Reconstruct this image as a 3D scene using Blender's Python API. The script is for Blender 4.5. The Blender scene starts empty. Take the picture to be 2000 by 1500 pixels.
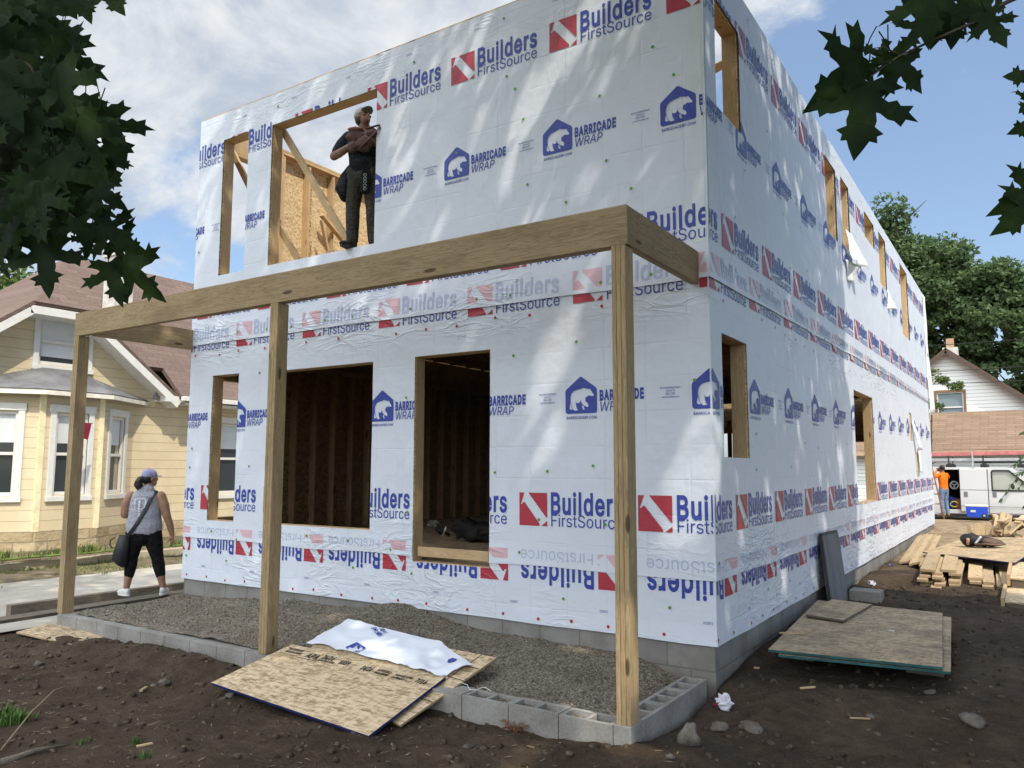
import bpy, bmesh, math, random, json
from math import radians, sin, cos, pi, floor
from mathutils import Vector, Matrix, noise, Euler
from mathutils.geometry import delaunay_2d_cdt

# ---------------------------------------------------------------- camera, sky, sun, exposure
S = bpy.context.scene
COL = S.collection
CAM = Vector((2.2518, -6.5448, 1.4721))
YAW, PITCH, ROLL, FPX = 0.580497, 0.106596, 0.002580, 1532.73
cf = Vector((-sin(YAW)*cos(PITCH), cos(YAW)*cos(PITCH), sin(PITCH)))
cr = Vector((cos(YAW), sin(YAW), 0)); cu = cr.cross(cf)
CR = cr*cos(ROLL) + cu*sin(ROLL); CU = cu*cos(ROLL) - cr*sin(ROLL)
cd = bpy.data.cameras.new('camera'); cam = bpy.data.objects.new('camera', cd); COL.objects.link(cam)
cam.matrix_world = Matrix(((CR.x, CU.x, -cf.x, CAM.x), (CR.y, CU.y, -cf.y, CAM.y), (CR.z, CU.z, -cf.z, CAM.z), (0, 0, 0, 1)))
cd.sensor_width = 36; cd.lens = FPX/2000*36; cd.clip_start = 0.05; cd.clip_end = 2000
S.camera = cam
S.view_settings.view_transform = 'Standard'; S.view_settings.look = 'None'
S.view_settings.exposure = 1.0; S.view_settings.gamma = 1
S.cycles.max_bounces = 8; S.cycles.diffuse_bounces = 4; S.cycles.transparent_max_bounces = 8

SUN = Vector((0.64, -0.38, 1.0)).normalized()          # towards the sun
sd = bpy.data.lights.new('sun', 'SUN'); sd.energy = 2.0; sd.angle = radians(0.53); sd.color = (1, 0.91, 0.77)
so = bpy.data.objects.new('sun', sd); COL.objects.link(so)
so.rotation_euler = (-SUN).to_track_quat('-Z', 'Y').to_euler()

W = bpy.data.worlds.new('World'); S.world = W; W.use_nodes = True
nt = W.node_tree; N = nt.nodes; Lk = nt.links; N.clear()
def wn(t, **k):
    n = N.new(t)
    for a, b in k.items(): setattr(n, a, b)
    return n
sky = wn('ShaderNodeTexSky', sky_type='NISHITA', sun_disc=False, sun_elevation=math.asin(SUN.z), sun_rotation=math.atan2(SUN.x, SUN.y))
sky.altitude = 200; sky.air_density = 1.0; sky.dust_density = 1.6; sky.ozone_density = 1.6
tc = wn('ShaderNodeTexCoord')
def wmath(op, a, b=None, c=None, clamp=False):
    n = wn('ShaderNodeMath', operation=op); n.use_clamp = clamp
    for i, v in enumerate((a, b, c)):
        if v is None: continue
        if isinstance(v, (int, float)): n.inputs[i].default_value = v
        else: Lk.new(v, n.inputs[i])
    return n.outputs[0]
sep = wn('ShaderNodeSeparateXYZ'); Lk.new(tc.outputs['Generated'], sep.inputs[0])
# flatten the dome so that clouds stretch towards the horizon
zz = wmath('ADD', wmath('MAXIMUM', sep.outputs[2], 0.0), 0.42)
cmb = wn('ShaderNodeCombineXYZ'); Lk.new(wmath('DIVIDE', sep.outputs[0], zz), cmb.inputs[0]); Lk.new(wmath('DIVIDE', sep.outputs[1], zz), cmb.inputs[1])
Lk.new(wmath('MULTIPLY', sep.outputs[2], 0.6), cmb.inputs[2])
def wnoise(scale, detail, rough, off):
    mp = wn('ShaderNodeMapping'); mp.inputs['Location'].default_value = off; Lk.new(cmb.outputs[0], mp.inputs[0])
    n = wn('ShaderNodeTexNoise'); n.inputs['Scale'].default_value = scale; n.inputs['Detail'].default_value = detail; n.inputs['Roughness'].default_value = rough
    n.inputs['Distortion'].default_value = 0.25
    Lk.new(mp.outputs[0], n.inputs['Vector']); return n.outputs[0]
n1 = wnoise(2.9, 10, 0.6, (0.2, 4.4, 1.3)); n2 = wnoise(6.0, 8, 0.6, (7.7, 2.2, 1.0)); n3 = wnoise(4.5, 9, 0.62, (0.4, 5.2, 2.0))
# more cloud towards the left (-x), less towards +y
bias = wmath('ADD', wmath('MULTIPLY', sep.outputs[0], -0.52), wmath('MULTIPLY', sep.outputs[1], -0.16))
bias = wmath('ADD', wmath('MINIMUM', bias, 0.17), wmath('MULTIPLY', wmath('MINIMUM', wmath('SUBTRACT', sep.outputs[2], 0.30), 0.2), 0.55)); bias = wmath('ADD', bias, wmath('MULTIPLY', wmath('MAXIMUM', wmath('MULTIPLY', sep.outputs[1], -1.0), 0.0), 0.35))
dens = wmath('ADD', wmath('ADD', wmath('MULTIPLY', n1, 0.95), wmath('MULTIPLY', n2, 0.22)), bias)
mr = wn('ShaderNodeMapRange', interpolation_type='SMOOTHSTEP'); Lk.new(dens, mr.inputs[0])
mr.inputs[1].default_value = 0.60; mr.inputs[2].default_value = 0.74
cloudf = wmath('MULTIPLY', mr.outputs[0], 0.93)
# cloud tone: brighter crests, greyer hearts
tone = wn('ShaderNodeMapRange', interpolation_type='SMOOTHSTEP'); Lk.new(n3, tone.inputs[0]); tone.inputs[1].default_value = 0.36; tone.inputs[2].default_value = 0.64
ccol = wn('ShaderNodeMix', data_type='RGBA'); Lk.new(tone.outputs[0], ccol.inputs['Factor'])
ccol.inputs[6].default_value = (0.33, 0.37, 0.43, 1); ccol.inputs[7].default_value = (0.56, 0.57, 0.575, 1)
# thin milky veil of high haze over the blue
veil = wn('ShaderNodeMix', data_type='RGBA'); veil.inputs[0].default_value = 0.45; Lk.new(sky.outputs[0], veil.inputs[6]); veil.inputs[7].default_value = (1.05, 1.5, 2.15, 1)
skm = wn('ShaderNodeVectorMath', operation='SCALE'); Lk.new(veil.outputs[2], skm.inputs[0]); skm.inputs[3].default_value = 1.0
b1 = wn('ShaderNodeBackground'); Lk.new(skm.outputs[0], b1.inputs[0]); b1.inputs[1].default_value = 0.125
# unseen clouds on the sun's side, brightened as added fill for the shaded walls
dt = wn('ShaderNodeVectorMath', operation='DOT_PRODUCT'); Lk.new(tc.outputs['Generated'], dt.inputs[0]); dt.inputs[1].default_value = SUN
gl = wn('ShaderNodeMapRange', interpolation_type='SMOOTHSTEP'); Lk.new(dt.outputs['Value'], gl.inputs[0]); gl.inputs[1].default_value = 0.05; gl.inputs[2].default_value = 0.95; gl.inputs[3].default_value = 1.0; gl.inputs[4].default_value = 6.2
cg = wn('ShaderNodeVectorMath', operation='SCALE'); Lk.new(ccol.outputs[2], cg.inputs[0]); Lk.new(gl.outputs[0], cg.inputs[3])
b2 = wn('ShaderNodeBackground'); Lk.new(cg.outputs[0], b2.inputs[0]); b2.inputs[1].default_value = 0.80
mx = wn('ShaderNodeMixShader'); Lk.new(cloudf, mx.inputs[0]); Lk.new(b1.outputs[0], mx.inputs[1]); Lk.new(b2.outputs[0], mx.inputs[2])
wo = wn('ShaderNodeOutputWorld'); Lk.new(mx.outputs[0], wo.inputs[0])

# ---------------------------------------------------------------- helpers
def px(u, v, axis, val):
    """point of the plane axis=val seen at photo pixel (u, v)"""
    d = CR*((u-1000)/FPX) - CU*((v-750)/FPX) + cf
    t = (val - CAM[axis])/d[axis]
    return CAM + d*t
def pxd(u, v, dist):
    d = (CR*((u-1000)/FPX) - CU*((v-750)/FPX) + cf); return CAM + d*dist
def sst(a, b, x):
    t = min(1, max(0, (x-a)/(b-a))); return t*t*(3-2*t)
def lerp(a, b, t): return a+(b-a)*t
rnd = random.Random(11)

def attach(o, parent=None):
    COL.objects.link(o)
    if parent is not None:
        o.parent = parent; o.matrix_parent_inverse = parent.matrix_basis.inverted()
    return o
def tag(o, label=None, cat=None, group=None, kind=None):
    if label: o['label'] = label
    if cat: o['category'] = cat
    if group: o['group'] = group
    if kind: o['kind'] = kind
    return o
def thing(name, label, cat, loc=(0, 0, 0), group=None):
    o = bpy.data.objects.new(name, None); o.location = loc; o.empty_display_size = 0.1
    o.matrix_basis = Matrix.Translation(loc)
    COL.objects.link(o); return tag(o, label, cat, group)

class MB:
    def __init__(s): s.v = []; s.f = []; s.m = []; s.sm = []
    def quad(s, a, b, c, d, m=0): s.poly((a, b, c, d), m)
    def poly(s, pts, m=0, smooth=False):
        i = len(s.v); s.v += [tuple(p) for p in pts]; s.f.append(tuple(range(i, i+len(pts)))); s.m.append(m); s.sm.append(smooth)
    def mesh(s, vs, fs, m=0, smooth=False):
        i = len(s.v); s.v += [tuple(p) for p in vs]
        for f in fs: s.f.append(tuple(k+i for k in f)); s.m.append(m); s.sm.append(smooth)
    def box(s, x0, x1, y0, y1, z0, z1, m=0):
        v = [(x0,y0,z0),(x1,y0,z0),(x1,y1,z0),(x0,y1,z0),(x0,y0,z1),(x1,y0,z1),(x1,y1,z1),(x0,y1,z1)]
        s.mesh(v, [(3,2,1,0),(4,5,6,7),(0,1,5,4),(1,2,6,5),(2,3,7,6),(3,0,4,7)], m)
    def hexa(s, b, t, m=0, ms=None):
        """bottom 4, top 4 corners"""
        s.mesh(list(b)+list(t), [(4,5,6,7)], m)
        i = len(s.v)-8
        for f in [(3,2,1,0),(0,1,5,4),(1,2,6,5),(2,3,7,6),(3,0,4,7)]:
            s.f.append(tuple(k+i for k in f)); s.m.append(m if ms is None else ms); s.sm.append(False)
    def beam(s, p, q, w, h, up=(0, 0, 1), m=0):
        p = Vector(p); q = Vector(q); d = (q-p).normalized(); u = Vector(up)
        r = d.cross(u)
        if r.length < 1e-4: r = d.cross(Vector((0, 1, 0)))
        r.normalize(); u = r.cross(d)
        a = [p-r*w/2-u*h/2, p+r*w/2-u*h/2, p+r*w/2+u*h/2, p-r*w/2+u*h/2]
        b = [x+(q-p) for x in a]
        s.mesh(a+b, [(3,2,1,0),(4,5,6,7),(0,1,5,4),(1,2,6,5),(2,3,7,6),(3,0,4,7)], m)
    def tube(s, pts, r, n=8, m=0, smooth=True, cap=True, flat=None):
        """r: one radius, a list of radii, or a list of (rx, ry); flat = reference side vector"""
        pts = [Vector(p) for p in pts]; k = len(pts)
        rs = [r]*k if isinstance(r, (int, float)) else list(r)
        ref = Vector(flat) if flat else None; rings = []
        for i, p in enumerate(pts):
            d = (pts[min(i+1, k-1)]-pts[max(i-1, 0)]).normalized()
            if ref is None:
                ref = Vector((1, 0, 0)) if abs(d.x) < 0.8 else Vector((0, 1, 0))
            a = (ref-d*ref.dot(d)).normalized(); b = d.cross(a)
            if not flat: ref = a
            ra, rb = rs[i] if isinstance(rs[i], tuple) else (rs[i], rs[i])
            rings.append([p+a*cos(2*pi*j/n)*ra+b*sin(2*pi*j/n)*rb for j in range(n)])
        i0 = len(s.v); s.v += [tuple(v) for g in rings for v in g]
        for i in range(k-1):
            for j in range(n):
                s.f.append((i0+i*n+j, i0+i*n+(j+1) % n, i0+(i+1)*n+(j+1) % n, i0+(i+1)*n+j)); s.m.append(m); s.sm.append(smooth)
        if cap:
            s.f.append(tuple(i0+j for j in reversed(range(n)))); s.m.append(m); s.sm.append(False)
            s.f.append(tuple(i0+(k-1)*n+j for j in range(n))); s.m.append(m); s.sm.append(False)
    def ball(s, c, rx, ry=None, rz=None, rot=None, n=12, k=8, m=0, fn=None):
        ry = rx if ry is None else ry; rz = rx if rz is None else rz; c = Vector(c)
        v = []
        for i in range(k+1):
            th = pi*i/k
            for j in range(n):
                ph = 2*pi*j/n; q = Vector((rx*sin(th)*cos(ph), ry*sin(th)*sin(ph), rz*cos(th)))
                if fn: q = fn(q)
                if rot: q = rot @ q
                v.append(c+q)
        f = [(i*n+j, (i+1)*n+j, (i+1)*n+(j+1) % n, i*n+(j+1) % n) for i in range(k) for j in range(n)]
        s.mesh(v, f, m, True)
    def plate(s, outline, holes, fmap, d0, d1, m=0, me=None):
        """2D outline with holes, extruded between depths d0 and d1; fmap(u, v, d) -> point"""
        me = m if me is None else me
        loops = [outline]+list(holes); vs = []; es = []
        for lp in loops:
            i = len(vs); vs += [Vector(p) for p in lp]; es += [(i+j, i+(j+1) % len(lp)) for j in range(len(lp))]
        V, E, F, *_ = delaunay_2d_cdt(vs, es, [], 0, 1e-6)
        for t in F:
            c = (V[t[0]]+V[t[1]]+V[t[2]])/3
            if winding(c, [outline]) == 0 or any(winding(c, [h]) for h in holes): continue
            s.poly([fmap(V[k].x, V[k].y, d0) for k in t], m); s.poly([fmap(V[k].x, V[k].y, d1) for k in reversed(t)], m)
        for lp in loops:
            for j in range(len(lp)):
                a = lp[j]; b = lp[(j+1) % len(lp)]
                s.poly([fmap(*a, d0), fmap(*b, d0), fmap(*b, d1), fmap(*a, d1)], me)
    def build(s, name, mats, parent=None, bevel=0, smooth=False, mod=None, recalc=True):
        me = bpy.data.meshes.new(name); me.from_pydata(s.v, [], s.f)
        for mt in (mats if isinstance(mats, (list, tuple)) else [mats]): me.materials.append(mt)
        me.polygons.foreach_set('material_index', s.m)
        me.polygons.foreach_set('use_smooth', [True]*len(s.f) if smooth else s.sm)
        if recalc:
            bm = bmesh.new(); bm.from_mesh(me); bmesh.ops.remove_doubles(bm, verts=bm.verts, dist=1e-6)
            bmesh.ops.recalc_face_normals(bm, faces=bm.faces); bm.to_mesh(me); bm.free()
        me.update()
        o = bpy.data.objects.new(name, me); attach(o, parent)
        if bevel:
            b = o.modifiers.new('bevel', 'BEVEL'); b.width = bevel; b.segments = 2; b.limit_method = 'ANGLE'
        return o
def winding(c, loops):
    w = 0
    for lp in loops:
        n = len(lp)
        for i in range(n):
            x0, y0 = lp[i]; x1, y1 = lp[(i+1) % n]
            if (y0 <= c[1]) != (y1 <= c[1]):
                t = (c[1]-y0)/(y1-y0)
                if x0+t*(x1-x0) > c[0]: w += 1 if y1 > y0 else -1
    return w
def fill2d(loops):
    vs = []; es = []
    for lp in loops:
        i = len(vs); vs += [Vector(p) for p in lp]; es += [(i+j, i+(j+1) % len(lp)) for j in range(len(lp))]
    V, E, F, *_ = delaunay_2d_cdt(vs, es, [], 0, 1e-7)
    out = []
    for t in F:
        c = (V[t[0]]+V[t[1]]+V[t[2]])/3
        if winding(c, loops): out.append([(V[k].x, V[k].y) for k in t])
    return out
def board(name, p, q, w, h, mat, parent=None, up=(0, 0, 1), bevel=0.003, warp=0):
    """one piece of lumber, its length along its own local x"""
    p = Vector(p); q = Vector(q); d = (q-p); L = d.length; d.normalize(); u = Vector(up); r = u.cross(d)
    if r.length < 1e-3: r = Vector((0, 1, 0)).cross(d)
    r.normalize(); u = d.cross(r)
    b = MB(); n = max(1, int(L/0.5)) if warp else 1
    for i in range(n+1):
        x = L*i/n; o = warp*sin(pi*i/n); 
        b.v += [(x, -w/2, -h/2+o), (x, w/2, -h/2+o), (x, w/2, h/2+o), (x, -w/2, h/2+o)]
    for i in range(n):
        for j in range(4): b.f.append((i*4+j, (i+1)*4+j, (i+1)*4+(j+1) % 4, i*4+(j+1) % 4)); b.m.append(0); b.sm.append(False)
    b.f += [(0, 1, 2, 3), (n*4+3, n*4+2, n*4+1, n*4)]; b.m += [1 if isinstance(mat, (list, tuple)) else 0]*2; b.sm += [False]*2
    o = b.build(name, mat, None, bevel)
    o.matrix_basis = Matrix(((d.x, r.x, u.x, p.x), (d.y, r.y, u.y, p.y), (d.z, r.z, u.z, p.z), (0, 0, 0, 1)))
    if parent is not None:
        o.parent = parent; o.matrix_parent_inverse = parent.matrix_basis.inverted()
    return o

# ---------------------------------------------------------------- materials
class Mat:
    def __init__(s, name, rough=0.7, spec=0.3, col=(0.5, 0.5, 0.5)):
        s.m = bpy.data.materials.new(name); s.m.use_nodes = True; s.t = s.m.node_tree; s.n = s.t.nodes; s.l = s.t.links
        s.b = s.n['Principled BSDF']; s.b.inputs['Roughness'].default_value = rough
        s.b.inputs['Specular IOR Level'].default_value = spec; s.b.inputs['Base Color'].default_value = (*col, 1)
        s.tc = s.n.new('ShaderNodeTexCoord'); s.co = s.tc.outputs['Object']
    def node(s, t, **k):
        n = s.n.new(t)
        for a, b in k.items(): setattr(n, a, b)
        return n
    def put(s, n, i, v):
        if isinstance(v, (int, float)): n.inputs[i].default_value = v
        elif isinstance(v, tuple): n.inputs[i].default_value = v if len(v) != 3 or n.inputs[i].type == 'VECTOR' else (*v, 1)
        else: s.l.new(v, n.inputs[i])
    def math(s, op, a, b=0, c=0, clamp=False):
        n = s.node('ShaderNodeMath', operation=op); n.use_clamp = clamp
        s.put(n, 0, a); s.put(n, 1, b); s.put(n, 2, c); return n.outputs[0]
    def map(s, scale=(1, 1, 1), rot=(0, 0, 0), loc=(0, 0, 0), co=None):
        n = s.node('ShaderNodeMapping'); s.put(n, 0, co or s.co); n.inputs['Scale'].default_value = scale
        n.inputs['Rotation'].default_value = rot; n.inputs['Location'].default_value = loc; return n.outputs[0]
    def noise(s, scale=5, detail=4, rough=0.5, co=None, dist=0):
        n = s.node('ShaderNodeTexNoise'); s.put(n, 'Vector', co or s.co); s.put(n, 'Scale', scale); s.put(n, 'Detail', detail)
        s.put(n, 'Roughness', rough); s.put(n, 'Distortion', dist); return n.outputs[0]
    def voro(s, scale=5, co=None, feat='F1', out=0, rand=1):
        n = s.node('ShaderNodeTexVoronoi', feature=feat); s.put(n, 'Vector', co or s.co); s.put(n, 'Scale', scale); s.put(n, 'Randomness', rand); return n.outputs[out]
    def ramp(s, f, stops, interp='LINEAR'):
        n = s.node('ShaderNodeValToRGB'); s.put(n, 0, f); r = n.color_ramp; r.interpolation = interp
        while len(r.elements) < len(stops): r.elements.new(0.5)
        for e, (p, c) in zip(r.elements, stops): e.position = p; e.color = (*c, 1) if len(c) == 3 else c
        return n.outputs[0]
    def step(s, f, a, b, lo=0, hi=1):
        n = s.node('ShaderNodeMapRange', interpolation_type='SMOOTHSTEP'); s.put(n, 0, f)
        for i, v in zip((1, 2, 3, 4), (a, b, lo, hi)): n.inputs[i].default_value = v
        return n.outputs[0]
    def mix(s, f, a, b, mode='MIX'):
        n = s.node('ShaderNodeMix', data_type='RGBA', blend_type=mode); s.put(n, 0, f); s.put(n, 6, a); s.put(n, 7, b); return n.outputs[2]
    def sep(s, co=None):
        n = s.node('ShaderNodeSeparateXYZ'); s.put(n, 0, co or s.co); return n.outputs
    def rand(s): return s.node('ShaderNodeObjectInfo').outputs['Random']
    def color(s, v): s.put(s.b, 'Base Color', v)
    def bump(s, h, strength=0.5, dist=0.01):
        n = s.node('ShaderNodeBump'); n.inputs['Strength'].default_value = strength; n.inputs['Distance'].default_value = dist
        s.l.new(h, n.inputs['Height']); s.l.new(n.outputs[0], s.b.inputs['Normal'])

def mat_plain(name, col, rough=0.6, spec=0.3, var=0.12, scale=6, metal=0):
    m = Mat(name, rough, spec); n = m.noise(scale, 5, 0.6)
    m.color(m.mix(m.step(n, 0.3, 0.7), tuple(c*(1-var) for c in col), tuple(min(1, c*(1+var)) for c in col)))
    m.b.inputs['Metallic'].default_value = metal; return m.m
def mat_wood(name, dark, light, knots=True, rough=0.75, grey=0.0):
    m = Mat(name, rough, 0.2); r = m.rand()
    off = m.node('ShaderNodeVectorMath', operation='ADD'); m.put(off, 0, m.co)
    cb = m.node('ShaderNodeCombineXYZ'); m.put(cb, 0, m.math('MULTIPLY', r, 37.0)); m.put(cb, 1, m.math('MULTIPLY', r, 11.0)); m.put(cb, 2, m.math('MULTIPLY', r, 5.0)); m.l.new(cb.outputs[0], off.inputs[1])
    co = off.outputs[0]
    g = m.noise(3.0, 6, 0.6, m.map((0.55, 9, 9), co=co), 1.1)
    fib = m.noise(20, 3, 0.6, m.map((0.25, 6, 6), co=co))
    rings = m.math('SINE', m.math('MULTIPLY', g, 42.0))
    f = m.math('ADD', m.math('MULTIPLY', m.step(rings, -0.4, 1.0), 0.55), m.math('MULTIPLY', fib, 0.5))
    c = m.mix(m.math('MULTIPLY', f, 1.0, clamp=True), light, dark)
    blot = m.noise(2.2, 4, 0.6, m.map((0.7, 2, 2), co=co))
    c = m.mix(m.step(blot, 0.45, 0.75, 0, 0.45), c, tuple(x*0.62 for x in dark))
    v = m.mix(r, (0.82, 0.82, 0.82), (1.12, 1.1, 1.06)); c = m.mix(1.0, c, v, 'MULTIPLY')
    if knots:
        k = m.voro(1.0, m.map((1.5, 5.5, 5.5), co=co)); c = m.mix(m.step(k, 0.07, 0.13, 0.9, 0), c, tuple(x*0.28 for x in dark))
    m.color(c); m.bump(m.math('ADD', fib, m.math('MULTIPLY', f, 0.5)), 0.25, 0.004); return m.m
def mat_osb(name, dark, light, scale=1.0, dirt=0.0):
    m = Mat(name, 0.7, 0.25)
    cols = None; hs = None
    for i, (rot, sc) in enumerate((((0.4, 0.3, 0.3), 40), ((0.2, 0.5, 1.5), 46), ((0.7, 0.2, 2.4), 60))):
        mp = m.map((0.26, 1, 1) if i != 1 else (1, 0.28, 1), rot); n = m.node('ShaderNodeTexVoronoi', feature='F1'); m.put(n, 'Vector', mp); m.put(n, 'Scale', sc*scale)
        w = m.sep(n.outputs['Color'])[0]
        cols = w if cols is None else m.math('ADD', m.math('MULTIPLY', cols, 0.55), m.math('MULTIPLY', w, 0.5))
    gr = m.noise(60, 3, 0.6); f = m.math('ADD', m.math('MULTIPLY', cols, 0.8), m.math('MULTIPLY', gr, 0.25))
    c = m.ramp(f, [(0.12, tuple(x*0.55 for x in dark)), (0.35, dark), (0.62, light), (0.9, tuple(min(1, x*1.2) for x in light))])
    if dirt:
        d = m.noise(2.3, 6, 0.65); c = m.mix(m.step(d, 0.45, 0.68, 0, dirt), c, (0.075, 0.058, 0.042))
        d2 = m.noise(22, 5, 0.7); c = m.mix(m.step(d2, 0.56, 0.7, 0, dirt*0.7), c, (0.09, 0.07, 0.05))
    m.color(c); m.bump(cols, 0.3, 0.004); return m.m

WOODPT = mat_wood('treated_wood', (0.27, 0.19, 0.098), (0.455, 0.35, 0.205))
WOODFR = mat_wood('framing_lumber', (0.46, 0.31, 0.165), (0.66, 0.49, 0.29))
WOODSHADE = mat_wood('shaded_stud_lumber', (0.19, 0.12, 0.065), (0.32, 0.21, 0.118))  # framing lumber again, with the indoor shade put into its colour
WOODYL = mat_wood('fresh_lumber', (0.37, 0.265, 0.145), (0.56, 0.44, 0.28))
WOODEND = mat_wood('lumber_end_grain', (0.36, 0.25, 0.14), (0.52, 0.40, 0.25), False)
WOODOLD = mat_wood('weathered_timber', (0.085, 0.07, 0.055), (0.20, 0.17, 0.135))
OSB = mat_osb('osb_panel', (0.36, 0.26, 0.145), (0.60, 0.465, 0.30))
OSBSUN = mat_osb('osb_wall_sheathing', (0.46, 0.33, 0.17), (0.70, 0.54, 0.32))
OSBDIRTY = mat_osb('dirty_osb_panel', (0.30, 0.215, 0.125), (0.50, 0.385, 0.245), 1.0, 0.5)
EDGEBLUE = mat_plain('blue_sealed_edge', (0.012, 0.022, 0.11), 0.6)
EDGEGREEN = mat_plain('green_sealed_edge', (0.02, 0.09, 0.09), 0.6, var=0.4, scale=9)
# ---------------------------------------------------------------- ground, driveway, porch fill
def hg(x, y):
    """ground level"""
    # right of the house the lot rises to the back, the front yard is lowest
    a = lerp(-0.46, -0.22, sst(-1.3, 1.2, y)); a = lerp(a, -0.10, sst(12, 17, y)); a = lerp(a, -0.34, sst(19.5, 25, y))
    if -8 < x < 0 and -1.4 < y < 18: a -= 0.25
    a -= 0.07*max(0, 1-abs(x-0.15)/0.25)*sst(-0.5, 0.0, y)*(1-sst(.6, 2, y))
    # left: driveway, grass strip, planting bed
    dz = -0.535; t = sst(-7.65, -8.15, x); a = lerp(a, dz, t)
    if x < -12.2: a = lerp(dz, -0.47, sst(-12.2, -12.8, x))
    if x < -13.5: a = -0.47 + 0.30*sst(-13.55, -13.9, x)
    n = noise.noise(Vector((x*0.9, y*0.9, 1)))*0.05 + noise.noise(Vector((x*2.6, y*2.6, 4)))*0.036 + noise.noise(Vector((x*7, y*7, 9)))*0.018 + abs(noise.noise(Vector((x*13, y*13, 2))))*0.014
    dirt = sst(-7.9, -7.4, x)*(1-sst(14, 30, y))
    a += n*(0.25+0.75*dirt)
    # spoil heaped against the porch blocks, hollow under the sheets
    a += 0.13*math.exp(-((x+5.4)/1.1)**2-((y+1.75)/0.28)**2) + 0.10*math.exp(-((x+4.3)/0.5)**2-((y+1.75)/0.25)**2)
    a += 0.10*math.exp(-((x-.05)/.5)**2-((y+1.45)/.5)**2)+0.03*math.exp(-((x+.9)/.9)**2-((y+1.75)/.3)**2)
    a -= 0.07*sst(.25, .5, x)*(1-sst(1.4, 1.8, x))*sst(.35, .8, y)*(1-sst(2.2, 3.4, y))
    a += 0.07*math.exp(-((x+2.6)/1.0)**2-((y+3.3)/0.6)**2)
    a += 0.10*math.exp(-((x-1.0)/0.9)**2-((y-19)/1.2)**2)
    return a
def grid_axis(segs):
    out = []
    for a, b, st in segs:
        n = max(1, int(round((b-a)/st))); out += [a+(b-a)*i/n for i in range(n)]
    return out+[segs[-1][1]]
gx = grid_axis([(-600, -60, 60), (-60, -16, 4), (-16, -12, 0.2), (-12, -8.4, 0.6), (-8.4, 3.0, 0.06), (3.2, 8, 0.6), (8, 60, 6), (60, 600, 60)])
gy = grid_axis([(-300, -40, 40), (-40, -6, 3), (-6, -3.6, 0.2), (-3.6, 0.6, 0.06), (0.6, 7, 0.07), (7, 12, 0.16), (12, 26, 0.4), (26, 60, 4), (60, 900, 60)])
mb = MB(); nx = len(gx)
mb.v = [(x, y, hg(x, y)) for y in gy for x in gx]
for j in range(len(gy)-1):
    for i in range(nx-1):
        mb.f.append((j*nx+i, j*nx+i+1, (j+1)*nx+i+1, (j+1)*nx+i)); mb.m.append(0); mb.sm.append(True)
m = Mat('dirt', 0.95, 0.12)
xx, yy, _ = m.sep()
n1 = m.noise(1.1, 7, 0.62); n2 = m.noise(7, 8, 0.68); n3 = m.noise(45, 5, 0.7)
c = m.ramp(m.math('ADD', m.math('MULTIPLY', n1, 0.5), m.math('MULTIPLY', n2, 0.5)), [(0.30, (0.036, 0.025, 0.016)), (0.48, (0.072, 0.051, 0.034)), (0.60, (0.108, 0.079, 0.053)), (0.72, (0.165, 0.125, 0.087))])
c = m.mix(m.step(n3, 0.56, 0.70, 0, 0.6), c, (0.15, 0.12, 0.09))
vs = m.voro(38); c = m.mix(m.step(vs, 0.10, 0.17, 0.55, 0), c, (0.20, 0.17, 0.13))
sand = m.ramp(m.noise(3.0, 6, 0.6), [(0.3, (0.20, 0.14, 0.085)), (0.55, (0.33, 0.25, 0.16)), (0.75, (0.42, 0.34, 0.24))])
dist = m.noise(0.9, 4, 0.6)
c = m.mix(m.step(m.math('ADD', yy, m.math('MULTIPLY', dist, 6.0)), 11.5, 14.5), c, sand)
grass = m.ramp(m.noise(9, 6, 0.7), [(0.3, (0.035, 0.06, 0.016)), (0.7, (0.09, 0.12, 0.04))])
far = m.math('MAXIMUM', m.step(yy, 27.5, 29), m.step(xx, 14, 20)); far = m.math('MAXIMUM', far, m.step(xx, -16, -20)); far = m.math('MAXIMUM', far, m.step(yy, -14, -22))
c = m.mix(far, c, grass)
bed = m.ramp(m.noise(4, 6, 0.6), [(0.3, (0.10, 0.08, 0.055)), (0.55, (0.19, 0.155, 0.10)), (0.7, (0.27, 0.24, 0.17))])
c = m.mix(m.math('MULTIPLY', m.step(xx, -12.0, -12.3), m.step(xx, -20, -16)), c, bed)
m.color(c)
h = m.math('ADD', m.math('MULTIPLY', n2, 1.0), m.math('ADD', m.math('MULTIPLY', n3, 0.35), m.math('MULTIPLY', m.step(vs, 0.05, 0.2, 0.25, 0), 1.0)))
m.bump(h, 1.0, 0.06); DIRT = m.m
tag(mb.build('ground', DIRT, recalc=False), kind='structure')

# driveway: pale worn concrete / stone dust
mb = MB(); ax = grid_axis([(-12.45, -8.2, 0.35)]); ay = grid_axis([(-30, 40, 1.0)]); n = len(ax)
for y in ay:
    for i, x in enumerate(ax):
        xe = x + (0.18*noise.noise(Vector((0, y*1.3, 3))) if i in (0, n-1) else 0)
        mb.v.append((xe, y, -0.505+0.012*noise.noise(Vector((x, y, 2)))))
for j in range(len(ay)-1):
    for i in range(n-1): mb.f.append((j*n+i, j*n+i+1, (j+1)*n+i+1, (j+1)*n+i)); mb.m.append(0); mb.sm.append(True)
m = Mat('driveway', 0.9, 0.2); a = m.noise(1.2, 7, 0.6); b = m.noise(30, 5, 0.7)
c = m.ramp(m.math('ADD', m.math('MULTIPLY', a, 0.7), m.math('MULTIPLY', b, 0.3)), [(0.3, (0.24, 0.215, 0.18)), (0.5, (0.36, 0.33, 0.28)), (0.7, (0.46, 0.43, 0.37))])
m.color(c); m.bump(b, 0.4, 0.006); tag(mb.build('driveway', m.m, recalc=False), kind='structure')

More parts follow.
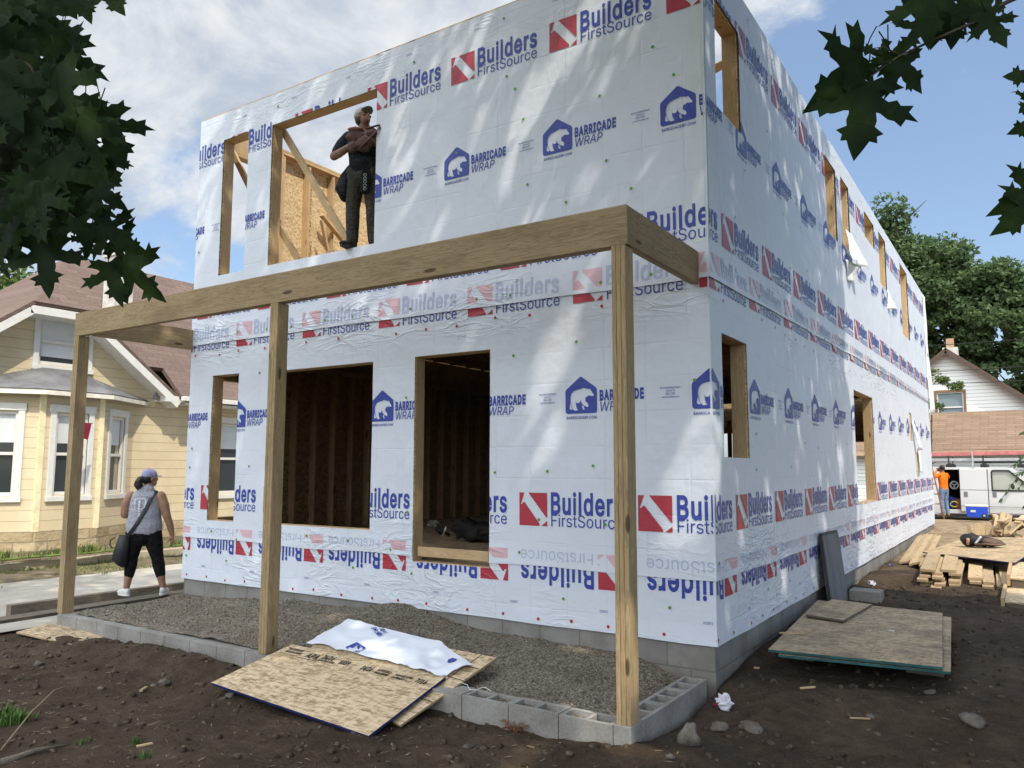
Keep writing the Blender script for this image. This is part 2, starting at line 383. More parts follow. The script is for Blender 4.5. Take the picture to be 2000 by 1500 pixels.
m = Mat('concrete', 0.9, 0.2); a = m.noise(2.5, 7, 0.65); b = m.noise(40, 5, 0.7); st = m.noise(0.8, 4, 0.6)
c = m.ramp(m.math('ADD', m.math('MULTIPLY', a, 0.6), m.math('MULTIPLY', b, 0.4)), [(0.3, (0.15, 0.138, 0.12)), (0.5, (0.26, 0.248, 0.225)), (0.7, (0.36, 0.35, 0.325))])
m.color(c); m.bump(m.math('ADD', b, a), 0.35, 0.005); CONC = m.m
m = Mat('curb_concrete', 0.9, 0.2); a = m.noise(2.0, 7, 0.65); b = m.noise(40, 5, 0.7)
c = m.ramp(m.math('ADD', m.math('MULTIPLY', a, 0.6), m.math('MULTIPLY', b, 0.4)), [(0.3, (0.27, 0.22, 0.15)), (0.5, (0.40, 0.34, 0.245)), (0.7, (0.50, 0.44, 0.33))])
m.color(c); m.bump(b, 0.35, 0.005); CURB = m.m
mb = MB()
for k in range(-4, 10):
    y0 = k*2.4; mb.box(-13.86, -13.60, y0+0.008, y0+2.392, -0.75, -0.315+0.008*sin(k*7.3))
o = mb.build('curb', CURB, bevel=0.02); tag(o, kind='structure')

# grass: strip between driveway and curb, tufts in the bed, one patch in the near dirt
m = Mat('grass_blades', 0.7, 0.2); r = m.noise(3, 3); m.color(m.ramp(r, [(0.3, (0.07, 0.115, 0.022)), (0.55, (0.13, 0.17, 0.045)), (0.72, (0.27, 0.25, 0.09))])); GRASSM = m.m
def blades(mb, x, y, z, h, n, sp, rg):
    for _ in range(n):
        bx = x+rg.gauss(0, sp); by = y+rg.gauss(0, sp); an = rg.uniform(0, 2*pi); hh = h*rg.uniform(0.5, 1.2); ln = hh*rg.uniform(0.1, 0.7)
        d = Vector((cos(an), sin(an), 0)); s = Vector((-d.y, d.x, 0))*0.006*(1+h*3)
        p = Vector((bx, by, z)); mid = p+d*ln*0.4+Vector((0, 0, hh*0.65)); top = p+d*ln+Vector((0, 0, hh))
        mb.poly([p-s, p+s, mid+s*0.7, mid-s*0.7]); mb.poly([mid-s*0.7, mid+s*0.7, top])
rg = random.Random(5); mb = MB()
for _ in range(900):
    y = rg.uniform(-1.5, 7); x = -13.0+rg.gauss(0, 0.30)
    if noise.noise(Vector((x*1.1, y*0.8, 7))) > -0.12: blades(mb, x, y, -0.50, 0.06, 7, 0.07, rg)
for _ in range(300):
    y = rg.uniform(-1.5, 7); x = -13.55+rg.uniform(-0.02, 0.08); blades(mb, x, y, -0.49, 0.09, 4, 0.05, rg)
tag(mb.build('grass', GRASSM, recalc=False), kind='stuff')
mb = MB()
c0 = px(18, 1412, 2, -0.45)
for _ in range(42):
    x = c0.x+rg.gauss(0, 0.10); y = c0.y+rg.gauss(0, 0.07); blades(mb, x, y, hg(x, y), 0.075, 9, 0.025, rg)
for (u, v) in ((160, 1468), (265, 1470), (280, 1500)):
    c0 = px(u, v, 2, -0.47); blades(mb, c0.x, c0.y, hg(c0.x, c0.y), 0.05, 18, 0.02, rg)
m = Mat('green_blades', 0.7, 0.2); r = m.noise(3, 3); m.color(m.ramp(r, [(0.3, (0.05, 0.11, 0.02)), (0.7, (0.12, 0.20, 0.05))]))
tag(mb.build('grass_patch', m.m, recalc=False), kind='stuff')

# clods, pebbles and chips on the dirt (nobody could count them)
def stone(mb, c, r, rg, flat=0.6, m=0, n=7, k=5):
    off = rg.uniform(0, 99); sx, sy = rg.uniform(0.7, 1.35), rg.uniform(0.7, 1.35); rot = Matrix.Rotation(rg.uniform(0, 6.3), 3, 'Z') @ Matrix.Rotation(rg.uniform(-0.4, 0.4), 3, 'X')
    def fn(q):
        d = 1+0.45*noise.noise(q.normalized()*1.4+Vector((off, 0, 0)))+0.15*noise.noise(q.normalized()*4+Vector((off, 3, 0)))
        return q*d
    mb.ball(c, r*sx, r*sy, r*flat, rot, n, k, m, fn)
rg = random.Random(8); mb = MB()
for _ in range(4600):
    x = rg.uniform(-7.6, 2.6); y = rg.choice((rg.uniform(-4.2, -1.55), rg.uniform(-2.6, 6.5)))
    if y > -1.5 and rg.random() < .75: x = rg.uniform(.1, 2.6)
    if x < 0.05 and y > -1.5: continue
    r = 0.006+0.030*rg.random()**5
    stone(mb, (x, y, hg(x, y)+r*0.15), r, rg, 0.7, 0, 5, 4)
m = Mat('clods', 0.95, 0.1); n = m.noise(14, 3); m.color(m.ramp(n, [(0.35, (0.040, 0.029, 0.020)), (0.55, (0.080, 0.060, 0.042)), (0.74, (0.17, 0.145, 0.115))])); m.bump(m.noise(60, 4), 0.5, 0.01)
for p_ in []: pass
tag(mb.build('soil_clods', m.m, recalc=False), kind='stuff')

# gravel fill inside the porch blocks
def hp(x, y):
    t = sst(-1.45, 0.0, y)
    w = -0.21+0.07*sst(-7.2, -5.2, x)+0.16*math.exp(-((x+3.45)/0.6)**2)+0.05*math.exp(-((x+4.9)/0.6)**2)-0.03*sst(-2.0, -0.2, x)
    a = lerp(-0.30 if x > -1.75 else -0.248, w, t)
    a = lerp(a, -.315, sst(-.80, -.27, x))
    a += 0.05*math.exp(-((x+4.5)/1.6)**2-((y+0.6)/0.4)**2)
    a += noise.noise(Vector((x*1.6, y*1.6, 3)))*0.028+noise.noise(Vector((x*5, y*5, 6)))*0.017+noise.noise(Vector((x*16, y*16, 2)))*0.008
    return a
ax = grid_axis([(-7.30, -0.22, 0.035)]); ay = grid_axis([(-1.42, 0.03, 0.035)]); n = len(ax); mb = MB()
mb.v = [(x, y, hp(x, y)) for y in ay for x in ax]
for j in range(len(ay)-1):
    for i in range(n-1): mb.f.append((j*n+i, j*n+i+1, (j+1)*n+i+1, (j+1)*n+i)); mb.m.append(0); mb.sm.append(True)
rg = random.Random(3)
for _ in range(3800):
    x = rg.uniform(-7.25, -0.25); y = rg.uniform(-1.32, 0); r = 0.005+0.010*rg.random()**2
    stone(mb, (x, y, hp(x, y)+r*0.3), r, rg, 0.8, 1, 5, 3)
m = Mat('gravel_fill', 0.95, 0.15); v1 = m.voro(70, out=1); d1 = m.voro(70); v2 = m.noise(2.0, 6, 0.6); n5 = m.noise(130, 3, 0.7)
g = m.math('ADD', m.math('MULTIPLY', m.sep(v1)[0], 0.45), m.math('ADD', m.math('MULTIPLY', v2, 0.40), m.math('MULTIPLY', n5, 0.25)))
m.color(m.ramp(g, [(0.25, (0.085, 0.066, 0.045)), (0.5, (0.180, 0.147, 0.105)), (0.72, (0.30, 0.262, 0.205)), (0.9, (0.44, 0.40, 0.33))]))
m.bump(m.math('ADD', m.math('MULTIPLY', d1, -1.0), n5), 0.9, 0.016)
m2 = Mat('gravel_stones', 0.9, 0.2); m2.color(m2.ramp(m2.noise(25, 2), [(0.35, (0.10, 0.085, 0.07)), (0.55, (0.20, 0.18, 0.15)), (0.7, (0.36, 0.33, 0.29))]))
tag(mb.build('gravel', [m.m, m2.m], recalc=False), kind='stuff')

# straw, splinters and chips trodden into the dirt
rg = random.Random(18); mb = MB()
for _ in range(1500):
    x = rg.uniform(-7.4, 2.5); y = rg.choice((rg.uniform(-4.2, -1.6), rg.uniform(-2.2, 7.5)))
    if x < 0.1 and y > -1.5: continue
    an = rg.uniform(0, 6.3); L_ = rg.uniform(.015, .07); d = Vector((cos(an), sin(an), rg.uniform(-.1, .15)))*L_; s_ = Vector((-sin(an), cos(an), 0))*rg.uniform(.0012, .005); p = Vector((x, y, hg(x, y)+.008))
    mb.poly([p-s_, p+s_, p+d+s_, p+d-s_])
m = Mat('straw', .9, .1); n = m.noise(20, 2); m.color(m.ramp(n, [(.35, (.13, .095, .06)), (.55, (.30, .235, .15)), (.7, (.46, .40, .30))]))
tag(mb.build('straw_litter', m.m, recalc=False), kind='stuff')
# ---------------------------------------------------------------- lettering: letter outlines (thousandths of the type size)
GLYPH = json.loads('''{",":[188,[[38,-119,68,71,137,71,84,-119]]],"-":[453,[[337,244,337,188,114,188,114,244]]],".":[188,[[83,-3,63,9,55,18,50,41,55,64,73,81,95,87,118,81,135,64,141,41,135,18,118,1,107,-3]]],"/":[249,[[235,533,71,-76,14,-76,178,533]]],"0":[453,[[227,-7,191,-3,158,7,130,24,105,48,85,77,69,113,57,155,50,202,50,306,57,353,69,395,85,431,106,461,130,484,159,502,191,512,227,516,262,512,295,502,323,484,348,461,368,431,384,395,396,353,403,306,403,202,396,155,384,113,368,77,348,48,323,24,295,7,263,-3],[250,52,271,60,290,74,306,92,320,116,338,176,344,254,338,332,320,393,290,435,271,449,250,457,227,460,203,457,182,449,163,435,147,416,123,365,115,332,109,254,115,176,134,116,147,92,163,74,182,60,203,52]]],"1":[453,[[76,0,76,55,391,55,391,0],[276,509,276,0,212,0,209,448,86,358,86,427,198,509]]],"2":[453,[[64,0,64,47,294,298,316,341,319,389,308,419,287,441,258,455,224,460,188,454,159,438,139,413,128,381,127,362,66,362,68,391,75,418,86,442,102,464,121,482,168,507,225,516,281,507,306,497,346,465,361,445,372,423,379,398,380,354,363,299,317,235,153,57,389,57,389,0]]],"3":[453,[[188,-5,133,10,108,22,70,57,57,79,48,104,44,132,109,132,118,100,137,76,165,59,219,50,258,55,291,69,315,93,328,125,328,163,316,196,306,211,275,234,229,246,157,248,157,299,288,452,70,452,70,509,372,509,372,461,211,278,211,289,247,290,279,286,308,276,333,262,354,244,371,222,391,173,393,145,390,116,383,90,354,45,309,12,251,-5]]],"4":[453,[[40,105,40,158,247,509,311,509,109,163,413,163,413,105],[282,0,282,318,343,318,343,0]]],"5":[453,[[221,-7,165,1,140,11,99,41,83,60,63,105,60,130,122,130,130,102,148,78,173,60,204,51,241,51,276,64,304,89,322,122,328,162,321,203,314,221,290,251,257,270,218,277,167,268,139,255,128,246,67,253,96,509,366,509,366,452,151,452,136,301,178,325,229,334,274,328,313,311,345,285,370,251,386,210,391,163,381,102,369,76,352,52,309,15,282,3,253,-4]]],"6":[453,[[226,-7,168,3,142,15,119,31,84,74,73,101,66,130,65,187,80,239,112,302,252,509,322,509,165,288,208,311,235,314,265,312,316,295,355,262,370,240,387,187,387,127,368,73,333,30,310,14,257,-4],[245,50,279,63,304,86,322,119,327,157,322,196,304,228,279,251,245,264,207,264,174,252,148,229,131,197,126,179,126,138,138,102,160,73,190,55,207,50]]],"7":[453,[[97,0,323,452,62,452,62,509,391,509,391,449,165,0]]],"8":[453,[[193,-5,163,1,136,11,111,25,74,62,62,84,54,109,53,156,65,195,87,228,117,252,153,267,129,276,109,289,80,330,70,380,79,429,90,450,124,485,170,508,226,516,282,508,328,485,361,450,373,429,382,380,372,330,343,289,300,265,335,252,365,228,387,195,399,156,401,135,391,84,362,42,317,11,259,-5],[248,50,285,60,313,79,331,106,337,139,330,173,312,202,283,223,247,234,206,234,169,223,140,202,122,173,115,139,121,106,139,79,167,60,205,50],[260,294,287,308,307,330,318,359,318,392,308,420,288,442,244,459,208,459,164,442,138,407,133,376,138,344,154,318,178,300,209,291]]],"9":[453,[[226,516,285,506,310,494,333,478,352,458,368,434,380,408,387,378,387,322,373,270,340,207,200,0,130,0,287,221,257,202,232,195,188,197,161,203,137,214,98,247,83,269,72,294,66,321,66,382,73,411,85,436,120,479,168,506],[207,459,174,446,148,423,131,390,125,352,131,313,148,280,174,257,207,245,245,245,263,249,293,267,314,295,326,330,326,371,322,390,305,422,279,446,245,459]]],"A":[480,[[16,0,201,509,276,509,463,0,395,0,232,478,245,478,191,302,85,0],[110,142,110,199,370,199,370,142]]],"B":[456,[[60,0,60,509,274,507,304,501,329,491,367,461,381,442,396,398,397,353,387,320,368,295,315,262,347,254,378,234,402,203,411,184,418,136,410,88,400,67,368,31,317,8,284,2],[125,57,245,57,281,60,309,67,330,80,344,96,353,115,354,153,342,184,320,209,289,225,248,231,125,231],[125,285,256,287,288,296,314,314,330,340,336,372,326,412,313,429,294,442,270,449,125,452]]],"C":[510,[[225,-3,186,7,150,25,119,49,92,79,70,115,53,157,44,203,40,254,44,305,53,352,70,393,92,429,119,459,150,484,186,501,225,512,267,516,317,511,362,496,402,471,435,438,459,397,473,348,408,348,389,395,357,428,330,444,267,456,237,453,209,445,184,432,161,414,141,391,125,364,113,332,106,295,103,254,106,213,113,177,125,145,141,117,161,94,184,76,210,63,237,56,300,56,344,72,380,102,404,144,408,160,473,160,459,112,435,71,402,38,363,13,317,-2,293,-6]]],"D":[502,[[96,0,96,57,215,57,254,60,288,68,318,81,343,99,363,122,379,149,390,181,397,216,397,294,390,329,379,361,364,388,344,410,320,428,291,441,258,449,93,452,93,509,225,509,273,505,315,495,353,478,385,455,412,426,433,391,449,351,458,306,462,255,458,205,449,159,433,119,411,83,384,54,351,31,312,14,268,3],[125,509,125,0,60,0,60,509]]],"E":[419,[[60,0,60,509,372,509,372,452,125,452,125,286,355,286,355,229,125,229,125,57,375,57,375,0]]],"F":[410,[[60,0,60,509,369,509,369,452,125,452,125,278,346,278,346,221,125,221,125,0]]],"G":[520,[[269,-7,225,-3,185,7,149,25,118,49,91,79,69,116,53,157,43,203,40,254,43,305,53,352,69,393,91,429,117,459,149,484,184,501,223,512,265,516,340,504,384,483,421,453,449,416,468,373,474,349,408,349,378,406,344,436,300,453,265,456,236,453,209,445,183,432,160,414,141,392,125,364,113,332,106,295,103,254,106,213,113,177,125,145,141,117,184,76,210,63,238,56,269,53,322,61,345,71,382,102,407,147,415,202,434,199,283,199,283,256,478,256,475,160,466,124,451,91,431,62,406,38,377,19,344,5,308,-4]]],"H":[517,[[60,0,60,509,125,509,125,289,392,289,392,509,457,509,457,0,392,0,392,232,125,232,125,0]]],"I":[300,[[31,0,31,57,118,57,118,452,31,452,31,509,269,509,269,452,183,452,183,57,269,57,269,0]]],"K":[467,[[104,145,104,216,364,509,448,509],[60,0,60,509,125,509,125,0],[372,0,188,259,228,309,449,0]]],"M":[628,[[60,0,60,509,152,509,322,49,307,49,352,187,476,509,568,509,568,0,504,0,513,457,456,291,342,0,286,0,114,457,119,457,122,0]]],"N":[523,[[60,0,60,509,136,509,414,55,405,54,399,195,399,509,463,509,463,0,387,0,108,452,119,454,125,291,125,0]]],"O":[533,[[267,-7,225,-3,186,7,150,25,119,49,92,79,70,115,53,157,44,203,40,254,44,305,53,352,70,393,92,429,119,459,150,484,186,501,225,512,267,516,309,512,348,501,384,484,415,459,442,429,464,393,480,352,490,305,493,254,490,203,480,157,464,115,442,79,415,49,384,25,348,7,309,-3],[296,55,324,63,349,76,372,94,392,116,408,144,420,176,428,213,428,295,420,332,408,365,392,392,372,415,349,433,324,446,267,456,237,453,184,433,161,415,142,392,125,364,113,332,106,295,103,254,106,213,113,176,125,144,161,94,184,76,210,63,237,55]]],"P":[445,[[60,0,60,509,235,509,272,506,305,499,332,487,356,471,375,452,390,430,407,377,407,318,390,265,356,223,332,207,305,195,272,188,109,186,109,242,257,244,279,248,312,266,333,294,343,328,343,367,333,402,312,428,297,439,257,451,125,452,125,0]]],"R":[449,[[60,0,60,509,236,509,305,500,333,489,376,455,401,408,409,352,401,296,390,271,376,250,333,217,305,206,273,200,96,198,96,255,258,256,298,267,325,287,340,316,345,352,340,389,325,419,298,440,258,451,125,452,125,0],[353,0,230,229,303,229,428,0]]],"S":[447,[[188,-7,156,-1,128,9,102,23,81,40,64,60,51,83,42,109,38,137,104,137,114,102,136,76,166,59,204,50,246,50,286,60,317,79,338,106,346,139,340,168,322,189,263,217,145,253,112,269,86,289,67,313,56,341,52,372,54,400,62,425,75,448,92,468,138,498,165,508,227,516,289,508,316,498,360,468,377,449,390,427,398,403,401,378,337,378,332,402,320,421,302,437,280,449,254,456,225,459,185,454,152,440,129,418,117,391,117,359,122,345,155,315,312,264,359,238,395,198,407,161,406,112,399,87,370,43,349,25,294,0,261,-7]]],"T":[449,[[32,452,32,509,417,509,417,452,257,452,257,0,193,0,193,452]]],"U":[517,[[220,-6,186,2,154,15,126,33,103,55,85,80,71,108,63,140,60,173,60,509,124,509,126,155,141,113,153,95,187,68,232,53,285,53,331,68,364,95,377,113,391,155,393,509,457,509,457,173,454,140,446,108,433,80,414,55,391,33,363,15,332,2,297,-6]]],"V":[480,[[204,0,16,509,84,509,248,31,235,31,395,509,463,509,278,0]]],"W":[686,[[155,0,16,509,82,509,197,40,189,40,251,300,306,509,380,509,497,40,488,40,603,509,670,509,530,0,455,0,341,445,336,475,350,475,318,323,230,0]]],"X":[474,[[18,0,217,284,217,236,29,509,104,509,243,292,232,292,374,509,446,509,259,239,259,287,456,0,382,0,230,231,244,231,182,129,91,0]]],"Y":[472,[[203,0,203,208,16,509,91,509,231,274,250,230,224,230,280,344,381,509,455,509,268,208,268,0]]],"a":[389,[[137,-7,94,5,76,15,48,45,38,63,32,84,32,128,43,161,64,184,108,206,257,231,271,240,276,257,272,285,260,307,240,322,212,330,163,327,127,309,104,283,100,274,41,291,51,313,79,346,114,368,173,383,239,379,271,369,300,350,322,320,335,278,337,0,277,0,272,52,242,16,215,1,181,-7],[192,47,211,51,242,68,263,93,274,122,276,190,134,159,103,139,93,118,96,82,109,64,142,48]]],"b":[424,[[208,-7,172,4,147,21,112,59,112,0,53,0,53,509,114,509,118,319,147,355,171,373,207,383,259,382,287,374,313,361,354,320,370,293,388,227,388,151,381,116,370,84,355,57,336,34,313,16,288,3,260,-6],[242,49,262,55,294,80,316,117,327,163,327,215,316,261,295,298,262,322,243,328,198,328,178,322,147,299,134,282,118,241,113,189,118,138,135,95,147,78,179,55,198,49]]],"c":[396,[[174,-5,144,3,117,16,93,35,72,58,56,85,44,116,34,187,44,260,56,291,72,318,93,341,117,360,144,374,174,382,226,384,276,371,318,346,349,308,362,277,303,262,278,304,242,325,207,330,184,328,163,321,130,296,108,258,96,187,108,117,130,80,163,55,207,46,253,55,292,89,304,117,363,102,341,56,306,21,261,-1,226,-7]]],"d":[424,[[165,-6,137,3,111,16,89,34,70,57,55,84,43,116,36,151,36,227,43,261,55,293,70,320,89,342,112,361,137,374,165,382,218,383,253,373,287,346,311,319,311,509,372,509,372,0,313,0,307,59,277,21,236,-3,217,-7],[226,49,246,55,278,78,299,115,310,162,310,216,300,263,278,299,246,322,227,328,182,328,162,322,130,298,108,261,98,215,98,163,109,117,130,80,162,55,182,49]]],"e":[404,[[177,-5,145,3,117,16,92,35,72,58,56,85,44,116,34,187,36,224,55,290,71,317,91,340,115,359,142,373,172,382,226,383,266,374,303,355,334,324,347,305,365,256,371,169,75,169,75,221,338,221,310,202,304,248,298,269,277,301,263,314,246,323,205,330,164,323,131,301,109,270,97,231,98,151,102,127,121,88,151,61,190,48,241,49,276,65,294,82,306,105,365,91,348,55,320,26,283,4,237,-7]]],"g":[425,[[156,-146,114,-132,82,-110,59,-84,51,-69,101,-41,142,-82,169,-93,207,-97,236,-95,261,-87,282,-75,298,-58,308,-34,306,68,277,32,252,16,217,6,165,7,138,14,90,43,55,90,43,120,36,154,36,229,43,263,55,293,71,320,112,361,138,374,166,382,218,383,253,373,279,356,313,319,313,379,372,379,370,-40,363,-67,350,-90,334,-109,291,-136,237,-149],[227,61,264,75,290,103,307,142,312,193,307,242,291,283,264,312,247,322,205,330,182,328,145,312,118,282,102,241,96,193,102,144,118,104,145,76,163,66,183,61]]],"i":[167,[[53,0,53,379,114,379,114,0],[73,444,54,455,43,472,43,494,54,512,73,522,95,522,114,512,125,494,125,472,114,455,95,444]]],"k":[381,[[110,137,110,212,121,212,284,379,360,379],[53,0,53,509,114,509,114,0],[294,0,148,186,191,229,372,0]]],"l":[185,[[60,0,60,524,125,524,125,0]]],"m":[610,[[53,0,53,379,112,379,108,295,122,331,144,358,187,382,219,386,245,383,268,375,287,361,303,342,314,320,321,295,312,295,326,329,350,356,381,375,417,385,458,385,497,372,529,346,550,307,557,255,557,0,496,0,496,254,493,279,485,298,473,313,438,329,387,326,363,312,345,290,336,263,335,0,274,0,272,280,265,297,238,322,220,328,185,329,158,320,135,302,119,274,114,238,114,0]]],"n":[410,[[114,0,53,0,53,379,112,379,112,287,102,287,116,319,132,344,152,362,175,374,200,382,252,383,295,369,328,340,341,321,350,298,357,240,357,0,296,0,296,235,293,263,286,286,273,304,256,318,235,326,192,328,161,317,136,297,119,266,115,248]]],"o":[415,[[207,-8,174,-5,144,3,117,16,93,35,72,58,56,85,44,116,34,187,44,260,56,291,72,318,93,341,117,360,144,374,174,382,241,382,271,374,299,360,323,341,343,318,359,291,371,260,379,225,379,150,371,116,359,85,343,58,323,35,299,16,271,3,241,-5],[207,46,252,55,285,80,298,97,314,139,319,187,314,236,298,278,270,310,252,321,231,328,184,328,163,321,130,296,108,258,96,187,108,117,130,80,163,55]]],"p":[424,[[53,-143,53,379,112,379,118,319,147,355,171,373,207,383,259,382,287,374,313,361,354,320,370,293,388,227,388,151,381,116,370,84,355,57,336,34,313,16,288,3,260,-6,208,-7,173,4,147,21,114,59,114,-143],[242,49,262,55,294,80,316,117,327,163,327,215,316,261,295,298,262,322,243,328,198,328,178,322,147,299,134,282,118,241,113,189,118,138,135,95,147,78,179,55,198,49]]],"r":[259,[[53,0,53,379,112,379,115,321,124,339,152,367,191,383,243,384,241,323,207,326,174,321,146,306,126,284,115,254,114,0]]],"s":[365,[[157,-7,112,3,76,24,50,54,41,73,36,94,94,107,101,87,124,60,160,47,206,47,244,62,258,74,268,103,262,126,243,144,118,180,92,192,72,208,58,227,50,249,47,274,55,314,65,332,95,360,137,378,187,384,234,379,271,363,299,339,318,308,324,290,268,277,254,304,243,316,210,331,166,331,147,326,131,317,111,292,110,264,124,243,191,218,261,200,287,187,306,171,320,153,328,131,331,107,323,65,298,31,260,6,210,-7]]],"t":[227,[[204,379,204,327,6,327,6,379],[65,471,126,471,127,83,136,61,156,51,202,54,213,2,168,-4,138,-1,113,7,92,21,77,41,68,64,65,93]]],"u":[410,[[158,-3,135,2,97,23,69,59,54,109,53,379,114,379,116,117,124,94,137,75,154,61,175,53,218,51,249,62,274,83,290,113,296,153,296,379,357,379,357,0,298,0,298,92,307,92,294,60,277,35,257,17,234,5,209,-3]]],"w":[567,[[138,0,23,379,87,379,175,41,165,41,252,379,316,379,402,41,391,41,480,379,545,379,429,0,368,0,277,338,291,338,199,0]]],"y":[389,[[47,-139,61,-86,104,-89,130,-74,163,-1,17,379,84,379,206,21,184,21,224,155,305,379,371,379,196,-77,177,-107,139,-136,109,-144]]]}''')

_gc = {}
def glyph_tris(ch, d=0.0):
    key = (ch, d)
    if key in _gc: return _gc[key]
    if ch == ' ' or ch not in GLYPH: _gc[key] = (160, []); return _gc[key]
    adv, loops = GLYPH[ch]; out = []
    for lp in loops:
        p = [(lp[i], lp[i+1]) for i in range(0, len(lp), 2)]; n = len(p)
        if d:
            q = []
            for i in range(n):
                a, b, c = p[i-1], p[i], p[(i+1) % n]
                e1 = Vector((b[0]-a[0], b[1]-a[1])).normalized(); e2 = Vector((c[0]-b[0], c[1]-b[1])).normalized()
                n1 = Vector((-e1.y, e1.x)); n2 = Vector((-e2.y, e2.x)); k = n1+n2
                k = k/max(0.5, k.length_squared/2)
                q.append((b[0]+k.x*d, b[1]+k.y*d))
            p = q
        out.append(p)
    _gc[key] = (adv+2*d, fill2d(out)); return _gc[key]
def text_tris(txt, x, y, cap, width=None, bold=0.0, slant=0.0, flip=False):
    """triangles of a line of text: left end x, baseline y, capital height cap, total width"""
    k = cap/509.0; pen = 0; tr = []
    for ch in txt:
        adv, ts = glyph_tris(ch, bold)
        for t in ts: tr.append([(pen+bold+a, b) for a, b in t])
        pen += adv
    kx = k if width is None else width/max(1, pen-60)
    return [[(x+(a-50)*kx+b*k*slant, y+b*k) for a, b in t] for t in tr]
def clip_half(poly, ax, val, keep_less):
    out = []; n = len(poly)
    for i in range(n):
        a = poly[i-1]; b = poly[i]; ia = (a[ax] <= val) == keep_less or a[ax] == val; ib = (b[ax] <= val) == keep_less or b[ax] == val
        if ia != ib:
            t = (val-a[ax])/(b[ax]-a[ax]); out.append((a[0]+(b[0]-a[0])*t, a[1]+(b[1]-a[1])*t))
        if ib: out.append(b)
    return out if len(out) > 2 else []
def minus_rect(polys, r):
    u0, u1, v0, v1 = r; res = []
    for p in polys:
        us = [q[0] for q in p]; vs = [q[1] for q in p]
        if max(us) <= u0 or min(us) >= u1 or max(vs) <= v0 or min(vs) >= v1: res.append(p); continue
        for q in (clip_half(p, 0, u0, True), clip_half(p, 0, u1, False)):
            if q: res.append(q)
        mid = clip_half(clip_half(p, 0, u0, False) or [(0, 0)]*0, 0, u1, True) if clip_half(p, 0, u0, False) else []
        if mid:
            for q in (clip_half(mid, 1, v0, True), clip_half(mid, 1, v1, False)):
                if q: res.append(q)
    return res

# the two printed emblems, in metres; (colour index, triangles)
SQ = 0.315
def _sc(pts, k=SQ): return [(a*k, b*k) for a, b in pts]
_sqa = fill2d([_sc([(0,1),(.18,1),(.05,.645),(.10,.645),(.155,.715),(.2,.70),(.72,.075),(.735,0),(0,0)])])
_sqb = fill2d([_sc([(.325,1),(1,1),(1,.262),(.965,.262)])]) + fill2d([_sc([(1,.165),(1,0),(.79,0)])])
BFS = [('r', _sqa+_sqb), ('b', text_tris('Builders', 0.355, 0.122, 0.192, 0.76, 24)), ('b', text_tris('FirstSource', 0.358, 0.002, 0.112, 0.755, 1))]
def _hs(p): return ((p[0]-708)/1176, (550-(p[1]+(p[0]-735)*0.043))/1176)
_house = [_hs(p) for p in [(708,300),(718,280),(890,138),(905,133),(918,137),(1088,250),(1102,268),(1102,510),(1096,526),(1080,535),(735,550),(716,540),(709,520)]]
_bear = [_hs(p) for p in [(770,398),(772,360),(785,325),(815,293),(870,277),(905,270),(930,258),(965,265),(1000,274),(1018,267),(1030,285),(1045,310),(1065,335),(1060,348),(1035,348),(1005,342),(985,352),(960,366),(958,405),(992,432),(998,460),(985,472),(945,455),(922,440),(908,420),(897,392),(888,424),(850,428),(838,405),(842,450),(852,487),(866,508),(825,513),(800,492),(786,455),(776,425)]]
_leg1 = [_hs(p) for p in [(770,425),(784,462),(800,503),(770,502),(758,490),(762,455)]]
_leg2 = [_hs(p) for p in [(916,450),(944,462),(940,482),(954,498),(930,501),(920,482)]]
def _rev(l, ccw=True):
    ar = sum(l[i-1][0]*l[i][1]-l[i][0]*l[i-1][1] for i in range(len(l))); return l if (ar > 0) == ccw else l[::-1]
_hpoly = fill2d([_rev(_house, True), _rev(_bear, False), _rev(_leg1, False), _rev(_leg2, False)])
BEARLOGO = _hpoly + text_tris('BARRICADEBP.COM', 0.012, -0.052, 0.026, 0.32, 14)
BAR = [('b', BEARLOGO), ('b', text_tris('BARRICADE', 0.362, 0.118, 0.087, 0.45, 46)), ('b', text_tris('WRAP', 0.362, 0.015, 0.085, 0.30, 4, 0.14))]
FINE = [('b', text_tris('Barricade Building Products', 0.965, 0.190, 0.017, 0.19, 10) + text_tris('Doswell, VA', 1.02, 0.164, 0.014, 0.08, 10) +
         text_tris('ESR-1787', 1.015, 0.134, 0.019, 0.09, 10) + text_tris('www.barricadebp.com', 0.98, 0.108, 0.015, 0.165, 10))]
# ---------------------------------------------------------------- the house under construction
HW, HL, HT = 7.32, 18.04, 6.35
FRONT = [(-6.82,-6.28,.78,2.69), (-5.70,-3.92,.78,2.67), (-3.30,-2.30,.48,2.68), (-6.79,-6.26,4.05,5.96), (-5.79,-3.94,4.05,5.93)]
SIDE = [(.28,1.04,1.57,2.68), (6.64,8.40,.93,2.71), (.29,1.03,4.81,5.88), (5.06,5.83,4.88,6.0), (6.25,6.9,4.95,6.05), (8.37,9.42,5.62,6.09), (9.97,10.85,5.08,6.13), (13.03,14.3,4.53,6.18)]
CUTS = [(13.42,13.86,2.12,2.76), (14.34,14.74,1.28,1.86)]
LEFT = [(.30,1.26,.78,2.69), (.30,1.26,4.05,6.0)]
_b = [px(1412, 850, 1, HL), px(1462, 900, 1, HL)]; _c = [px(1668, 880, 1, HL), px(1712, 990, 1, HL)]
BACK = [(_b[0].x-.5, _b[1].x+.4, .5, _b[0].z+.05), (_c[0].x-.3, _c[1].x+.3, .5, 2.25)]
house = thing('unfinished_house', 'two storey house under construction, roofless and wrapped in white printed house wrap', 'house', (0, 0, 0))

